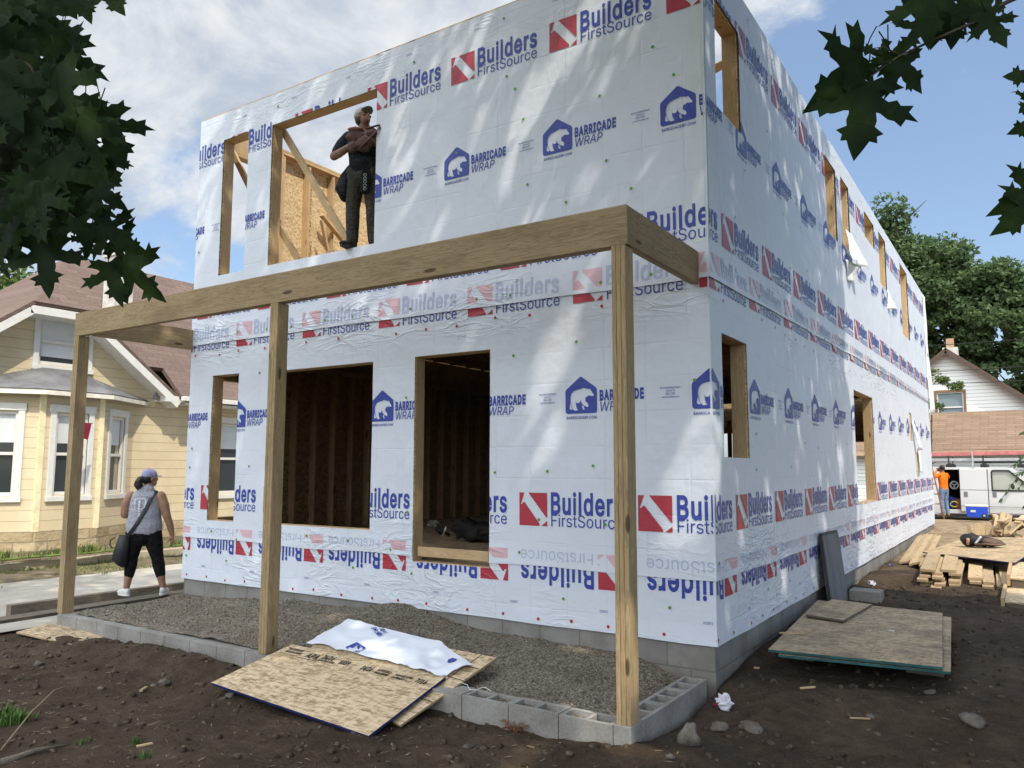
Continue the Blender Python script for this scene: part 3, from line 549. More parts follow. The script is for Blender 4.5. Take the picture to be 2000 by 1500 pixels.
# --- wrap material (bump in world space: folds, creases at laps, studs showing through)
def wrap_bump(m):
    x, y, z = m.sep(); s = m.math('ADD', x, y)
    soft = m.noise(1.3, 4, 0.55)
    cr1 = m.noise(0.9, 4, 0.52, m.map((2.6, 2.6, 0.7), (0.35, 0.5, 0.3)), 1.2)
    ridge = m.math('POWER', m.math('SUBTRACT', 1.0, m.math('ABSOLUTE', m.math('MULTIPLY', m.math('SUBTRACT', cr1, 0.5), 4.2)), clamp=True), 3.0)
    cr2 = m.noise(2.1, 4, 0.52, m.map((0.75, 0.75, 2.6), (0.45, 0.35, 0)), 1.5)
    ridge2 = m.math('POWER', m.math('SUBTRACT', 1.0, m.math('ABSOLUTE', m.math('MULTIPLY', m.math('SUBTRACT', cr2, 0.5), 6.5)), clamp=True), 2.5)
    lap1 = m.math('MULTIPLY', m.step(z, 0.12, 0.5), m.step(z, 1.15, 0.62))
    lap0 = m.step(z, 0.42, 0.05)
    lap2 = m.math('MULTIPLY', m.step(z, 2.72, 3.0), m.step(z, 3.65, 3.2))
    top = m.step(z, 5.85, 6.25)
    mask = m.math('ADD', m.math('ADD', lap1, lap2), m.math('ADD', lap0, m.math('MULTIPLY', top, 0.5)), clamp=True)
    patch = m.step(m.noise(0.8, 3, 0.5), 0.44, 0.62)
    h = m.math('ADD', m.math('MULTIPLY', soft, 0.9), m.math('MULTIPLY', m.math('MULTIPLY', ridge2, m.math('ADD', m.math('MULTIPLY', m.math('MULTIPLY', mask, patch), 0.85), 0.02)), 0.30))
    h = m.math('ADD', h, m.math('MULTIPLY', m.math('MULTIPLY', ridge, patch), 0.12))
    fs = m.math('ABSOLUTE', m.math('SUBTRACT', m.math('FRACT', m.math('MULTIPLY', s, 2.46)), 0.5))
    fz = m.math('ABSOLUTE', m.math('SUBTRACT', m.math('FRACT', m.math('MULTIPLY', z, 3.28)), 0.5))
    g = m.math('MAXIMUM', m.step(fs, 0.035, 0.0), m.math('MULTIPLY', m.step(fz, 0.04, 0.0), 0.8))
    g = m.math('MULTIPLY', g, m.step(m.noise(1.7, 3), 0.38, 0.62))
    h = m.math('SUBTRACT', h, m.math('MULTIPLY', g, 0.05))
    fine = m.noise(46, 3, 0.6); h = m.math('ADD', h, m.math('MULTIPLY', fine, 0.006))
    m.bump(h, 0.75, 0.05); return g, mask
def wrap_mat(name, col, rough=0.42, white=False):
    m = Mat(name, rough, 0.42); g, mask = wrap_bump(m)
    if white:
        n = m.noise(0.7, 4); c = m.mix(m.step(n, 0.3, 0.7), tuple(a*0.96 for a in col), col)
        c = m.mix(m.math('MULTIPLY', g, 0.30), c, (0.50, 0.56, 0.62)); m.color(c)
    else: m.color((*col, 1))
    return m.m
WRAP = wrap_mat('house_wrap_sheet', (0.665, 0.71, 0.78), white=True)
INKB = wrap_mat('blue_ink', (0.035, 0.06, 0.32)); INKR = wrap_mat('red_ink', (0.40, 0.035, 0.055))
GHB = wrap_mat('blue_ink_under_film', (0.44, 0.49, 0.64)); GHR = wrap_mat('red_ink_under_film', (0.66, 0.43, 0.47))
CAPG = mat_plain('green_cap', (0.12, 0.34, 0.04), 0.4); CAPR = mat_plain('red_cap', (0.45, 0.03, 0.03), 0.4)
WM = [WRAP, INKB, INKR, GHB, GHR, CAPG, CAPR, wrap_mat('clear_film', (0.66, 0.71, 0.74), 0.25)]; MI = {'b': 1, 'r': 2, 'B': 3, 'R': 4, 'g': 5, 'k': 6}

def wpt(s, z, d):
    dd = d + 0.005*noise.noise(Vector((s*1.3, z*1.3, 5)))
    return (s, -dd, z) if s < 0 else ((dd, s, z) if s > 0 else (dd, -dd, z))
HOLES = [r for r in FRONT]+[r for r in SIDE]+CUTS
def course(name, z0, z1, off, zlo, label=None):
    """one roll of wrap running round the corner; zlo(s) = its lower edge"""
    mb = MB(); ss = set(); zs = set()
    k = -HW
    while k < HL: ss.add(round(k, 4)); k += 0.22
    ss |= {0.0, HL}
    n = int((z1-z0)/0.2)+1; zs |= {round(z0+(z1-z0)*i/n, 4) for i in range(n+1)}
    for r in HOLES:
        if r[3] > z0 and r[2] < z1: ss |= {r[0], r[1]}; zs |= {max(z0, r[2]), min(z1, r[3])}
    ss = sorted(ss); zs = sorted(zs)
    def P(s, z):
        f = max(0, 1-(z-z0)/0.10)
        zz = z + (zlo(s) if f > 0 else 0)*f
        return wpt(s, zz, off+0.006*f)
    for i in range(len(ss)-1):
        for j in range(len(zs)-1):
            a, b, c, d = ss[i], ss[i+1], zs[j], zs[j+1]; cs, cz = (a+b)/2, (c+d)/2
            if any(r[0] < cs < r[1] and r[2] < cz < r[3] for r in HOLES): continue
            mb.poly((P(a, c), P(b, c), P(b, d), P(a, d)), 0)
    return mb
def put(mb, tris, s0, z0, off, mi, flip=False, ks=1.0, zmin=-9, zmax=9):
    for t in tris:
        p = [(s0+a*ks, z0+b) for a, b in t] if not flip else [(s0-a*ks, z0-b) for a, b in t]
        if zmin > -9: p = clip_half(p, 1, zmin, False)
        if p and zmax < 9: p = clip_half(p, 1, zmax, True)
        if not p: continue
        ps = [p]
        lo = min(q[0] for q in p); hi = max(q[0] for q in p)
        if hi < -HW or lo > HL: continue
        if lo < -HW: ps = [clip_half(p, 0, -HW, False)]
        if hi > HL: ps = [clip_half(p, 0, HL, True)]
        if lo < 0 < hi: ps = [q for q in (clip_half(p, 0, 0, True), clip_half(p, 0, 0, False)) if q]
        for r in HOLES:
            if r[0] < hi and r[1] > lo: ps = minus_rect(ps, r)
        for q in ps:
            if len(q) > 2:
                side = sum(a[0] for a in q)/len(q)
                mb.poly([wpt(a if abs(a) > 1e-6 else (1e-6 if side > 0 else -1e-6), b, off) for a, b in q], mi)
PF, PS = 1.257, 1.315
def positions(a):
    """repeats along the front (s<0) and on round the corner (s>0)"""
    out = []; s = a
    while s > -HW-1.3: out.append((s, 1.0)); s -= PF
    s = a+PF; out.append((s, 1.02)) if s < 0 else None
    s = a+PF if a+PF > 0 else a+2*PF
    while s < HL: out.append((s, 1.05)); s += PS
    return out
def row(mb, items, a, z, off, ghost=False, flip=False, zmin=-9, zmax=9, slope=0.0, fine=None):
    for s, ks in positions(a):
        zz = z+slope*max(0, min(s, 14))
        for c, tr in items:
            put(mb, tr, s+(0.315 if flip else 0), zz+(0.315 if flip else 0), off, MI[c.upper() if ghost else c], flip, ks, zmin, zmax)
        if fine and s < 5:
            for c, tr in fine: put(mb, tr, s, zz, off, MI[c], flip, ks, zmin, zmax)
_cap = [(0.016*cos(i*pi/4), 0.016*sin(i*pi/4)) for i in range(8)]
def caps(mb, off, z, ds, c, rg, jz=0.02, s0=-HW+0.1, s1=HL, keep=1.0):
    s = s0
    while s < s1:
        if rg.random() < keep: put(mb, [_cap], s+rg.uniform(-.04, .04), z+rg.uniform(-jz, jz), off+0.0035, MI[c])
        s += ds*rg.uniform(0.8, 1.2)
rg = random.Random(21)
# bottom roll, upside down
c1 = course('house_wrap', 0.0, 0.80, 0.004, lambda s: 0.010*noise.noise(Vector((s*1.5, 0, 0))))
row(c1, BFS, -6.22, 0.375, 0.0085, flip=True, zmax=0.56)
caps(c1, 0.0085, 0.05, 0.42, 'k', rg, 0.012); caps(c1, 0.0085, 0.32, 1.0, 'g', rg, 0.09, keep=0.7)
for s in [-6.9+0.97*i for i in range(24)]: put(c1, text_tris('0125873', 0, 0, 0.020, 0.085, 8), s, 0.175, 0.0085, 1)
c1.build('house_wrap', WM, house, recalc=False)
# middle roll
l2 = lambda s: 0.022*noise.noise(Vector((s*0.9, 3, 0)))-0.012*sst(-6.6, -5, s)
c2 = course('house_wrap', 0.545, 3.40, 0.012, l2)
row(c2, BFS, -1.94, 0.920, 0.0165)
row(c2, BAR, -1.42, 1.985, 0.0165, slope=0.022, fine=FINE)
row(c2, BFS, -1.33, 3.045, 0.0165, zmax=3.40, slope=0.016)
row(c2, BFS, -6.22, 0.375, 0.0165, ghost=True, flip=True, zmin=0.59)
for z, kp in ((0.62, .55), (0.98, .25), (1.45, .4), (1.78, .5), (2.25, .3), (2.62, .4)): caps(c2, 0.0165, z, 0.62, 'g', rg, 0.06, keep=kp)
caps(c2, 0.0165, 2.98, 0.45, 'k', rg, 0.03, keep=.6)
c2.build('house_wrap', WM, house, recalc=False)
# top roll
l3 = lambda s: 0.022*noise.noise(Vector((s*0.8, 9, 0)))+0.017*max(0, min(s, 14))
c3 = course('house_wrap', 3.13, HT, 0.022, l3)
row(c3, BFS, -2.17, 3.485, 0.0265, slope=0.012)
row(c3, BAR, -1.66, 4.585, 0.0265, slope=0.012, fine=FINE)
row(c3, BFS, -1.58, 5.655, 0.0265, slope=0.0)
row(c3, BFS, -1.33, 3.045, 0.0265, ghost=True, zmin=3.17, zmax=3.40, slope=0.016)
caps(c3, 0.0275, 3.22, 0.5, 'g', rg, 0.02, keep=.7)
for z, kp in ((3.95, .3), (4.35, .35), (4.98, .3), (5.3, .45), (5.62, .3), (6.1, .4)): caps(c3, 0.0265, z, 0.75, 'g', rg, 0.12, keep=kp)
for s in [-6.4+0.97*i for i in range(24)]: put(c3, text_tris('0125873', 0, 0, 0.020, 0.085, 8), s, 6.19, 0.0265, 1)
for i in range(12):   # clear film folded round the corner
    za, zb = 3.45+2.9*i/12, 3.45+2.9*(i+1)/12
    for s0, s1 in ((-.115, -1e-6), (1e-6, .03)): c3.poly([wpt(s0, za, .0243), wpt(s1, za, .0243), wpt(s1, zb, .0243), wpt(s0, zb, .0243)], 7)
c3.build('house_wrap', WM, house, recalc=False)
WR2 = mat_plain('loose_wrap', (0.80, 0.815, 0.83), 0.45, 0.4, 0.04)
def flap(name, pts, mats=WR2, nx=10, ny=10, wav=0.03, seed=0, parent=house):
    """hanging sheet between four corners (tl, tr, br, bl), with folds"""
    tl, tr, br, bl = [Vector(p) for p in pts]; b = MB(); nrm = (tr-tl).cross(bl-tl).normalized()
    for j in range(ny+1):
        for i in range(nx+1):
            u, v = i/nx, j/ny; p = tl.lerp(tr, u).lerp(bl.lerp(br, u), v)
            p = p+nrm*wav*(sin(u*9+seed+v*2)*0.6+noise.noise(Vector((u*3, v*2, seed)))*1.2)*v
            b.v.append(tuple(p))
    for j in range(ny):
        for i in range(nx): b.f.append((j*(nx+1)+i, j*(nx+1)+i+1, (j+1)*(nx+1)+i+1, (j+1)*(nx+1)+i)); b.m.append(0); b.sm.append(True)
    o = b.build(name, mats, parent, recalc=False); o.modifiers.new('thick', 'SOLIDIFY').thickness = 0.002; return o
flap('loose_wrap_flap', [(.03, 6.45, 5.25), (.05, 6.85, 5.25), (.26, 7.02, 4.68), (.14, 6.32, 4.68)], wav=0.06, seed=2)
flap('loose_wrap_flap', [(.04, 6.30, 4.72), (.18, 6.75, 4.68), (.08, 6.58, 4.40), (.05, 6.42, 4.40)], wav=0.04, seed=5)
flap('loose_wrap_flap', [(.04, 17.6, 6.30), (.05, 18.05, 6.30), (.05, 18.10, 4.6), (.04, 17.8, 4.6)], wav=0.05, seed=1)
flap('loose_wrap_flap', [(.04, 17.7, 5.0), (.05, 18.15, 4.9), (.12, 18.25, 3.05), (.05, 17.9, 2.95)], wav=0.05, seed=7)
flap('loose_wrap_flap', [(.03, 13.80, 2.55), (.04, 13.95, 2.6), (.16, 14.5, 1.95), (.10, 14.2, 1.9)], wav=0.05, seed=3)
flap('loose_wrap_flap', [(.03, 14.70, 2.0), (.06, 14.95, 2.0), (.08, 15.0, 1.4), (.04, 14.8, 1.38)], wav=0.03, seed=4)
flap('loose_wrap_flap', [(.03, 10.80, 5.12), (.04, 10.95, 5.1), (.14, 11.1, 4.75), (.04, 10.75, 4.7)], wav=0.04, seed=6)

# --- sheathing plates, one per wall
fF = lambda u, v, d: (u, d, v); fS = lambda u, v, d: (-d, u, v); fL = lambda u, v, d: (-HW+d, u, v); fB = lambda u, v, d: (u, HL-d, v)
R4 = lambda r: [(r[0], r[2]), (r[1], r[2]), (r[1], r[3]), (r[0], r[3])]
OSBSHADE = mat_osb('shaded_sheathing', (0.13, 0.08, 0.04), (0.235, 0.15, 0.08))  # darker copy of the wall sheathing, indoor shade painted into the colour
mb = MB(); mb.plate([(-HW, .0), (0, .0), (0, HT-.04), (-HW, HT-.04)], [R4(r) for r in FRONT], fF, 0, 0.013); mb.build('wall_sheathing', OSBSUN, house)
mb = MB(); mb.plate([(0.013, .0), (HL-.013, .0), (HL-.013, HT-.04), (0.013, HT-.04)], [R4(r) for r in SIDE], fS, 0, 0.013); mb.build('wall_sheathing', OSBSUN, house)
mb = MB(); mb.plate([(0.013, .0), (HL-.013, .0), (HL-.013, 3.7), (0.013, 3.7)], [R4(LEFT[0])], fL, 0, 0.013); mb.build('wall_sheathing', OSBSHADE, house)
mb = MB(); mb.plate([(0.013, 3.7), (HL-.013, 3.7), (HL-.013, HT-.04), (0.013, HT-.04)], [R4(LEFT[1])], fL, 0, 0.013); mb.build('wall_sheathing', OSBSUN, house)
mb = MB(); mb.plate([(-HW, .0), (0, .0), (0, HT-.04), (-HW, HT-.04)], [R4(r) for r in BACK], fB, 0, 0.013); mb.build('wall_sheathing', OSBSUN, house)
# wrap on the two far walls
mb = MB(); mb.plate([(0, .0), (HL, .0), (HL, HT), (0, HT)], [R4(r) for r in LEFT], fL, -0.004, -0.002); mb.build('house_wrap', WRAP, house)
mb = MB(); mb.plate([(-HW, .0), (0, .0), (0, HT), (-HW, HT)], [R4(r) for r in BACK], fB, -0.004, -0.002); mb.build('house_wrap', WRAP, house)

# --- framing round the openings
def frame(r, f, mat, dn, double=True):
    u0, u1, v0, v1 = r; t = 0.038; d0, d1 = 0.0135, 0.152; e = 0.003
    b = MB()
    def bx(a0, a1, b0, b1, k0=d0, k1=d1):
        p = [f(a, c, d) for c in (b0, b1) for (a, d) in ((a0, k0), (a1, k0), (a1, k1), (a0, k1))]
        b.hexa(p[:4], p[4:])
    bx(u0-t, u0+e, v0-t, v1+0.20); bx(u1-e, u1+t, v0-t, v1+0.20)
    bx(u0+e, u1-e, v0-t, v0+e); bx(u0+e, u1-e, v1-e, v1+0.038); bx(u0+e, u1-e, v1+0.039, v1+0.20, d0, 0.05); bx(u0+e, u1-e, v1+0.039, v1+0.20, 0.10, d1)
    if double: bx(u0-2*t-0.002, u0-t-0.002, v0-0.25, v1+0.20); bx(u1+t+0.002, u1+2*t+0.002, v0-0.25, v1+0.20)
    o = b.build(dn, mat, house, 0.002); return o
def mat_frame(name, d, l):
    """upright framing: grain along z"""
    m = Mat(name, 0.75, 0.2); g = m.noise(3.0, 6, 0.6, m.map((9, 9, 0.55)), 1.1); fib = m.noise(20, 3, 0.6, m.map((6, 6, 0.25)))
    rings = m.math('SINE', m.math('MULTIPLY', g, 42.0)); f = m.math('ADD', m.math('MULTIPLY', m.step(rings, -0.4, 1.0), 0.5), m.math('MULTIPLY', fib, 0.5))
    c = m.mix(m.math('MULTIPLY', f, 1.0, clamp=True), l, d); k = m.voro(1.0, m.map((5.5, 5.5, 1.5))); c = m.mix(m.step(k, 0.06, 0.12, 0.85, 0), c, tuple(x*0.35 for x in d))
    m.color(c); m.bump(fib, 0.2, 0.003); return m.m
FRAMEZ = mat_frame('upright_framing', (0.40, 0.27, 0.14), (0.60, 0.445, 0.265))
for r in FRONT: frame(r, fF, FRAMEZ, 'door_opening_frame' if r[2] < .6 else 'window_opening_frame')
for r in SIDE: frame(r, fS, FRAMEZ, 'window_opening_frame')
for r in LEFT: frame(r, fL, FRAMEZ, 'window_opening_frame')
for r in BACK: frame(r, fB, FRAMEZ, 'door_opening_frame')
# --- plates, floors, joists
def hb(name, p, q, w, h, mat=WOODFR, up=(0, 0, 1)): return board(name, p, q, w, h, mat, house, up)
Z1, Z2 = 0.47, 3.74
for z in (HT+0.024, HT-0.016):
    hb('top_plate', (-HW+.015, .083, z), (-.015, .083, z), .137, .038); hb('top_plate', (-.083, .156, z), (-.083, HL-.156, z), .137, .038)
    hb('top_plate', (-HW+.083, .156, z), (-HW+.083, HL-.156, z), .137, .038); hb('top_plate', (-HW+.015, HL-.083, z), (-.015, HL-.083, z), .137, .038)
mb = MB(); mb.box(-HW+.016, -.016, .156, HL-.156, Z1-.02, Z1); mb.box(-3.297, -2.303, .0, .156, Z1-.0195, Z1+.004); mb.build('ground_floor_deck', OSBDIRTY, house)
mb = MB(); mb.box(-HW+.156, -.156, .156, HL-.156, Z2-.02, Z2); mb.build('upper_floor_deck', OSBSHADE, house)
for k in range(34): hb('ceiling_joist', (-HW+.16, .4+k*.52, Z2-.145), (-.16, .4+k*.52, Z2-.145), .04, .24, WOODSHADE)
hb('rim_joist', (-HW+.16, .18, Z2-.145), (-.16, .18, Z2-.145), .04, .24, WOODSHADE)
# studs: left wall both storeys, plus the walls the openings look at
def stud(x, y, z0, z1, w, d, mat): return board('stud', (x, y, z0), (x, y, z1), w, d, mat, house, (1, 0, 0))
for k in range(42):
    y = 1.36+k*.406
    if y < HL-.2: stud(-HW+.083, y, Z1+.04, 2.98, .038, .135, WOODSHADE); 
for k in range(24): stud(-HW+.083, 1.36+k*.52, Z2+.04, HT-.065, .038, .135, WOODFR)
hb('bottom_plate', (-HW+.083, 1.3, Z1+.02), (-HW+.083, HL-.2, Z1+.02), .137, .036, WOODSHADE); hb('top_plate', (-HW+.083, 1.3, 3.02), (-HW+.083, HL-.2, 3.02), .137, .076, WOODSHADE)
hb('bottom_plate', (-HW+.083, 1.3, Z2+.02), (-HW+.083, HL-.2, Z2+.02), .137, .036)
for k in range(14): stud(-.6-k*.5, HL-.083, Z1+.04, 2.98, .038, .135, WOODSHADE); 
for x in (-7.0, -6.05, -5.9, -3.7, -3.5, -2.1, -1.7, -1.3, -.9, -.5, -.12): stud(x, .083, Z2+.04, HT-.065, .038, .135, WOODFR); stud(x, .083, Z1+.04, 3.5, .038, .135, WOODSHADE)
for k in range(30): 
    y = 1.5+k*.55
    if not any(r[0]-.1 < y < r[1]+.1 for r in SIDE): stud(-.083, y, Z2+.04, HT-.065, .135, .038, WOODFR); stud(-.083, y, Z1+.04, 3.5, .135, .038, WOODSHADE)
# partition that closes the dark room
mb = MB(); mb.plate([(-7.15, Z1), (-3.9, Z1), (-3.9, 3.5), (-7.15, 3.5)], [], lambda u, v, d: (u, 9.6+d, v), 0, .013); mb.build('unseen_partition', OSBSHADE, house)
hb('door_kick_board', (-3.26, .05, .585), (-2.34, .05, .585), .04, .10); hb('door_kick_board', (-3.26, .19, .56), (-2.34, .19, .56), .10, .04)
mb = MB(); mb.plate([(.17, Z1), (5.0, Z1), (5.0, 3.45), (.17, 3.45)], [], lambda u, v, d: (-1.9+d, u, v), 0, .1); mb.build('unseen_partition', OSBSHADE, house)  # unseen wall, added to keep side window light out of the rooms
# upstairs braces
def brace(p, q, w=.09, h=.038): return board('brace', p, q, w, h, WOODFR, house, (0, 1, 0))
brace(px(548, 247, 1, .19), px(690, 490, 1, .34)); brace(px(541, 437, 1, .18), px(583, 508, 1, .30))
brace(px(452, 293, 0, -HW+.18), px(490, 370, 0, -HW+.55), .09)
brace(px(628, 420, 0, -HW+.20), px(690, 495, 0, -HW+.20)); brace(px(628, 430, 0, -HW+.30), px(640, 490, 0, -HW+.30), .06)
board('brace', (-.20, .35, 5.15), (-.42, 2.2, 6.25), .09, .038, WOODFR, house, (1, 0, 0))
hb('header', (-HW+.083, .28, 6.2), (-HW+.083, 1.34, 6.2), .13, .22)
# sheathing stamp upstairs (reads up the wall)
mb = MB()
for t in text_tris('APA', 0, 0, .09, .30, 10)+text_tris('RATED SHEATHING', .36, .03, .04, .42, 5)+text_tris('24/16', .85, 0, .07, .26, 8)+text_tris('EXPOSURE 1', .36, -.03, .04, .42, 5)+text_tris('THIS SIDE DOWN', 1.2, .0, .05, .5, 5):
    mb.poly([(-HW+.0155, 2.04-b, 4.35+a) for a, b in t])
mb.build('sheathing_stamp', mat_plain('stamp_ink', (0.035, 0.025, 0.02), 0.8), house, recalc=False)

# --- foundation (hollow ring of block wall)
m = Mat('block_foundation', 0.92, 0.2); x, y, z = m.sep(); s = m.math('ADD', x, y)
cb = m.node('ShaderNodeCombineXYZ'); m.put(cb, 0, s); m.put(cb, 1, z)
br = m.node('ShaderNodeTexBrick'); m.put(br, 'Vector', cb.outputs[0]); m.put(br, 'Scale', 1.0); br.inputs['Brick Width'].default_value = 0.427; br.inputs['Row Height'].default_value = 0.213; br.inputs['Mortar Size'].default_value = 0.007
m.put(br, 'Color1', (0.22, 0.215, 0.20)); m.put(br, 'Color2', (0.28, 0.275, 0.255)); m.put(br, 'Mortar', (0.165, 0.16, 0.145))
n = m.noise(2.2, 6, 0.65); c = m.mix(m.step(n, 0.4, 0.7, 0, 0.55), br.outputs[0], (0.14, 0.12, 0.095)); splash = m.math('ADD', z, m.math('MULTIPLY', m.noise(3.5, 5, .65), .35)); c = m.mix(m.step(splash, 0.02, -0.22, 0, 0.6), c, (0.085, 0.063, 0.045)); m.color(c)
m.bump(m.math('ADD', m.math('MULTIPLY', br.outputs[1], -1.0), m.math('MULTIPLY', m.noise(60, 4), 0.35)), 0.5, 0.006); BLOCKM = m.m
mb = MB(); a = 0.022
mb.box(-HW+a, -a, a, a+.2, -1.0, -.001); mb.box(-a-.2, -a, a+.2, HL-a-.2, -1.0, -.001); mb.box(-HW+a, -HW+a+.2, a+.2, HL-a-.2, -1.0, -.001); mb.box(-HW+a, -a, HL-a-.2, HL-a, -1.0, -.001)
mb.build('foundation', BLOCKM, house)

# ---------------------------------------------------------------- porch frame
porch = thing('porch', 'open treated wood porch made of three posts and beams along the wrapped house front', 'porch', (-3.8, -1.45, -.26))
ZT, ZB = 3.365, 3.075
def pbeam(p, q, w, h, up=(0, 0, 1)): return board('beam', p, q, w, h, WOODPT, porch, up, 0.004)
mid = (ZT+ZB)/2
pbeam((-7.53, -1.481, mid), (-.07, -1.481, mid), .037, ZT-ZB); pbeam((-7.53, -1.442, mid), (-.11, -1.442, mid), .037, ZT-ZB-.004); pbeam((-5.3, -1.403, mid+.02), (-.11, -1.403, mid+.02), .037, ZT-ZB+.03)
pbeam((-.089, -1.460, mid), (-.089, -.03, mid), .037, ZT-ZB); pbeam((-.128, -1.38, mid), (-.128, -.03, mid), .037, ZT-ZB-.006)
pbeam((-7.33, -1.38, mid-.002), (-7.33, -.03, mid-.002), .037, ZT-ZB-.012); pbeam((-7.291, -1.38, mid-.006), (-7.291, -.03, mid-.006), .037, ZT-ZB-.015)
for x in (-7.475, -3.845, -.145):
    p = MB()
    for k in range(3): p.box(-.017+(k-1)*.037, .0185+(k-1)*.037, -.07, .07, 0, ZB+.262)
    # lengthwise along local x for the grain
    q = MB(); q.v = [(z, y, -xx) for (xx, y, z) in p.v]; q.f = p.f; q.m = p.m; q.sm = p.sm
    o = q.build('post', WOODPT, None, 0.006)
    o.matrix_basis = Matrix(((0, 0, -1, x), (0, 1, 0, -1.432), (1, 0, 0, -.262), (0, 0, 0, 1)))
    o.parent = porch; o.matrix_parent_inverse = porch.matrix_basis.inverted()

# porch foundation: hollow blocks
pf = thing('porch_foundation', 'low grey concrete block wall round the porch gravel', 'block wall', (-3.8, -1.42, -.6))
def cblock(x0, x1, y0, y1, zt, alongx=True):
    b = MB(); t = .032
    if alongx: hs = [[(x0+t, y0+t), ((x0+x1)/2-t/2, y0+t), ((x0+x1)/2-t/2, y1-t), (x0+t, y1-t)], [((x0+x1)/2+t/2, y0+t), (x1-t, y0+t), (x1-t, y1-t), ((x0+x1)/2+t/2, y1-t)]]
    else: hs = [[(x0+t, y0+t), (x1-t, y0+t), (x1-t, (y0+y1)/2-t/2), (x0+t, (y0+y1)/2-t/2)], [(x0+t, (y0+y1)/2+t/2), (x1-t, (y0+y1)/2+t/2), (x1-t, y1-t), (x0+t, y1-t)]]
    b.plate([(x0, y0), (x1, y0), (x1, y1), (x0, y1)], hs if x0 > -1.9 else [], lambda u, v, d: (u, v, d), zt-.21, zt)
    b.box(x0+.004, x1-.004, y0+.004, y1-.004, zt-.32, zt-.212)
    return b.build('concrete_block', CONC, pf, 0.003)
x = -7.47; k = 0
while x < -.2:
    x1 = min(x+.427, -.075); cblock(x, x1-.006, -1.525, -1.325, -.262+.004*sin(k*3.1)); x += .427; k += 1
for k in range(3): cblock(-.277, -.078, -1.318+k*.427, -1.318+k*.427+.42, -.262, False)
# ---------------------------------------------------------------- yellow house over the driveway
yh = thing('yellow_house', 'pale yellow clapboard house with brown shingle roof, bay window and white trim', 'house', (-15, 4, -.2))
m = Mat('yellow_clapboard', 0.7, 0.25); x, y, z = m.sep()
fr = m.math('FRACT', m.math('MULTIPLY', m.math('SUBTRACT', z, 0.2), 1/0.205))
n = m.noise(1.6, 6, 0.6); c = m.mix(m.step(n, 0.35, 0.7), (0.55, 0.455, 0.295), (0.62, 0.525, 0.355)); n2 = m.noise(14, 4, 0.65); c = m.mix(m.step(n2, 0.56, 0.74, 0, 0.25), c, (0.60, 0.53, 0.34))
c = m.mix(m.step(fr, 0.07, 0.02, 0, 0.55), c, (0.20, 0.16, 0.09)); m.color(c)
m.bump(m.math('SUBTRACT', 1.0, fr), 1.0, 0.02); YEL = m.m
m = Mat('brown_shingles', 0.9, 0.15); x, y, z = m.sep(); cb = m.node('ShaderNodeCombineXYZ'); m.put(cb, 0, m.math('ADD', y, m.math('MULTIPLY', x, 0.01))); m.put(cb, 1, m.math('MULTIPLY', z, 1.42))
br = m.node('ShaderNodeTexBrick'); m.put(br, 'Vector', cb.outputs[0]); m.put(br, 'Scale', 1.0); br.inputs['Brick Width'].default_value = 0.42; br.inputs['Row Height'].default_value = 0.155; br.inputs['Mortar Size'].default_value = 0.012; br.inputs['Bias'].default_value = 0
m.put(br, 'Color1', (0.105, 0.076, 0.062)); m.put(br, 'Color2', (0.152, 0.113, 0.094)); m.put(br, 'Mortar', (0.115, 0.07, 0.055))
n = m.noise(30, 4, 0.7); n2 = m.noise(1.2, 5, 0.6); c = m.mix(m.step(n, 0.35, 0.7, 0, 0.35), br.outputs[0], (0.27, 0.205, 0.175)); c = m.mix(m.step(n2, 0.4, 0.7, 0, 0.25), c, (0.14, 0.09, 0.07)); m.color(c); m.bump(m.math('ADD', m.math('MULTIPLY', br.outputs[1], -1.0), m.math('MULTIPLY', n, 0.4)), 0.5, 0.012); SHING = m.m
WHITE = mat_plain('white_trim', (0.66, 0.65, 0.61), 0.5, 0.3, 0.05)
m = Mat('sandstone_footing', 0.95, 0.15); x, y, z = m.sep(); cb = m.node('ShaderNodeCombineXYZ'); m.put(cb, 0, y); m.put(cb, 1, z)
br = m.node('ShaderNodeTexBrick'); m.put(br, 'Vector', cb.outputs[0]); m.put(br, 'Scale', 1.0); br.inputs['Brick Width'].default_value = 0.55; br.inputs['Row Height'].default_value = 0.2; br.inputs['Mortar Size'].default_value = 0.012
m.put(br, 'Color1', (0.42, 0.33, 0.20)); m.put(br, 'Color2', (0.54, 0.44, 0.28)); m.put(br, 'Mortar', (0.30, 0.25, 0.17)); n = m.noise(7, 6, 0.65)
m.color(m.mix(m.step(n, 0.4, 0.7, 0, 0.5), br.outputs[0], (0.33, 0.25, 0.155))); m.bump(m.math('ADD', n, m.math('MULTIPLY', br.outputs[1], -0.8)), 0.9, 0.05); STONE = m.m
GLASS = Mat('window_glass', 0.06, 0.6, (0.03, 0.035, 0.038)).m
BLIND = mat_plain('white_blind', (0.62, 0.65, 0.66), 0.35, 0.4, 0.04)
CURT = mat_plain('beige_curtain', (0.42, 0.36, 0.27), 0.8)
X0, YA, YB, ZB0, ZE = -15.0, -2.6, 14.0, 0.20, 3.16
YC = 1.83                                                # gable centre line
def gab(v): return 4.78-0.77*(abs(v-YC)-0.59)            # rake height
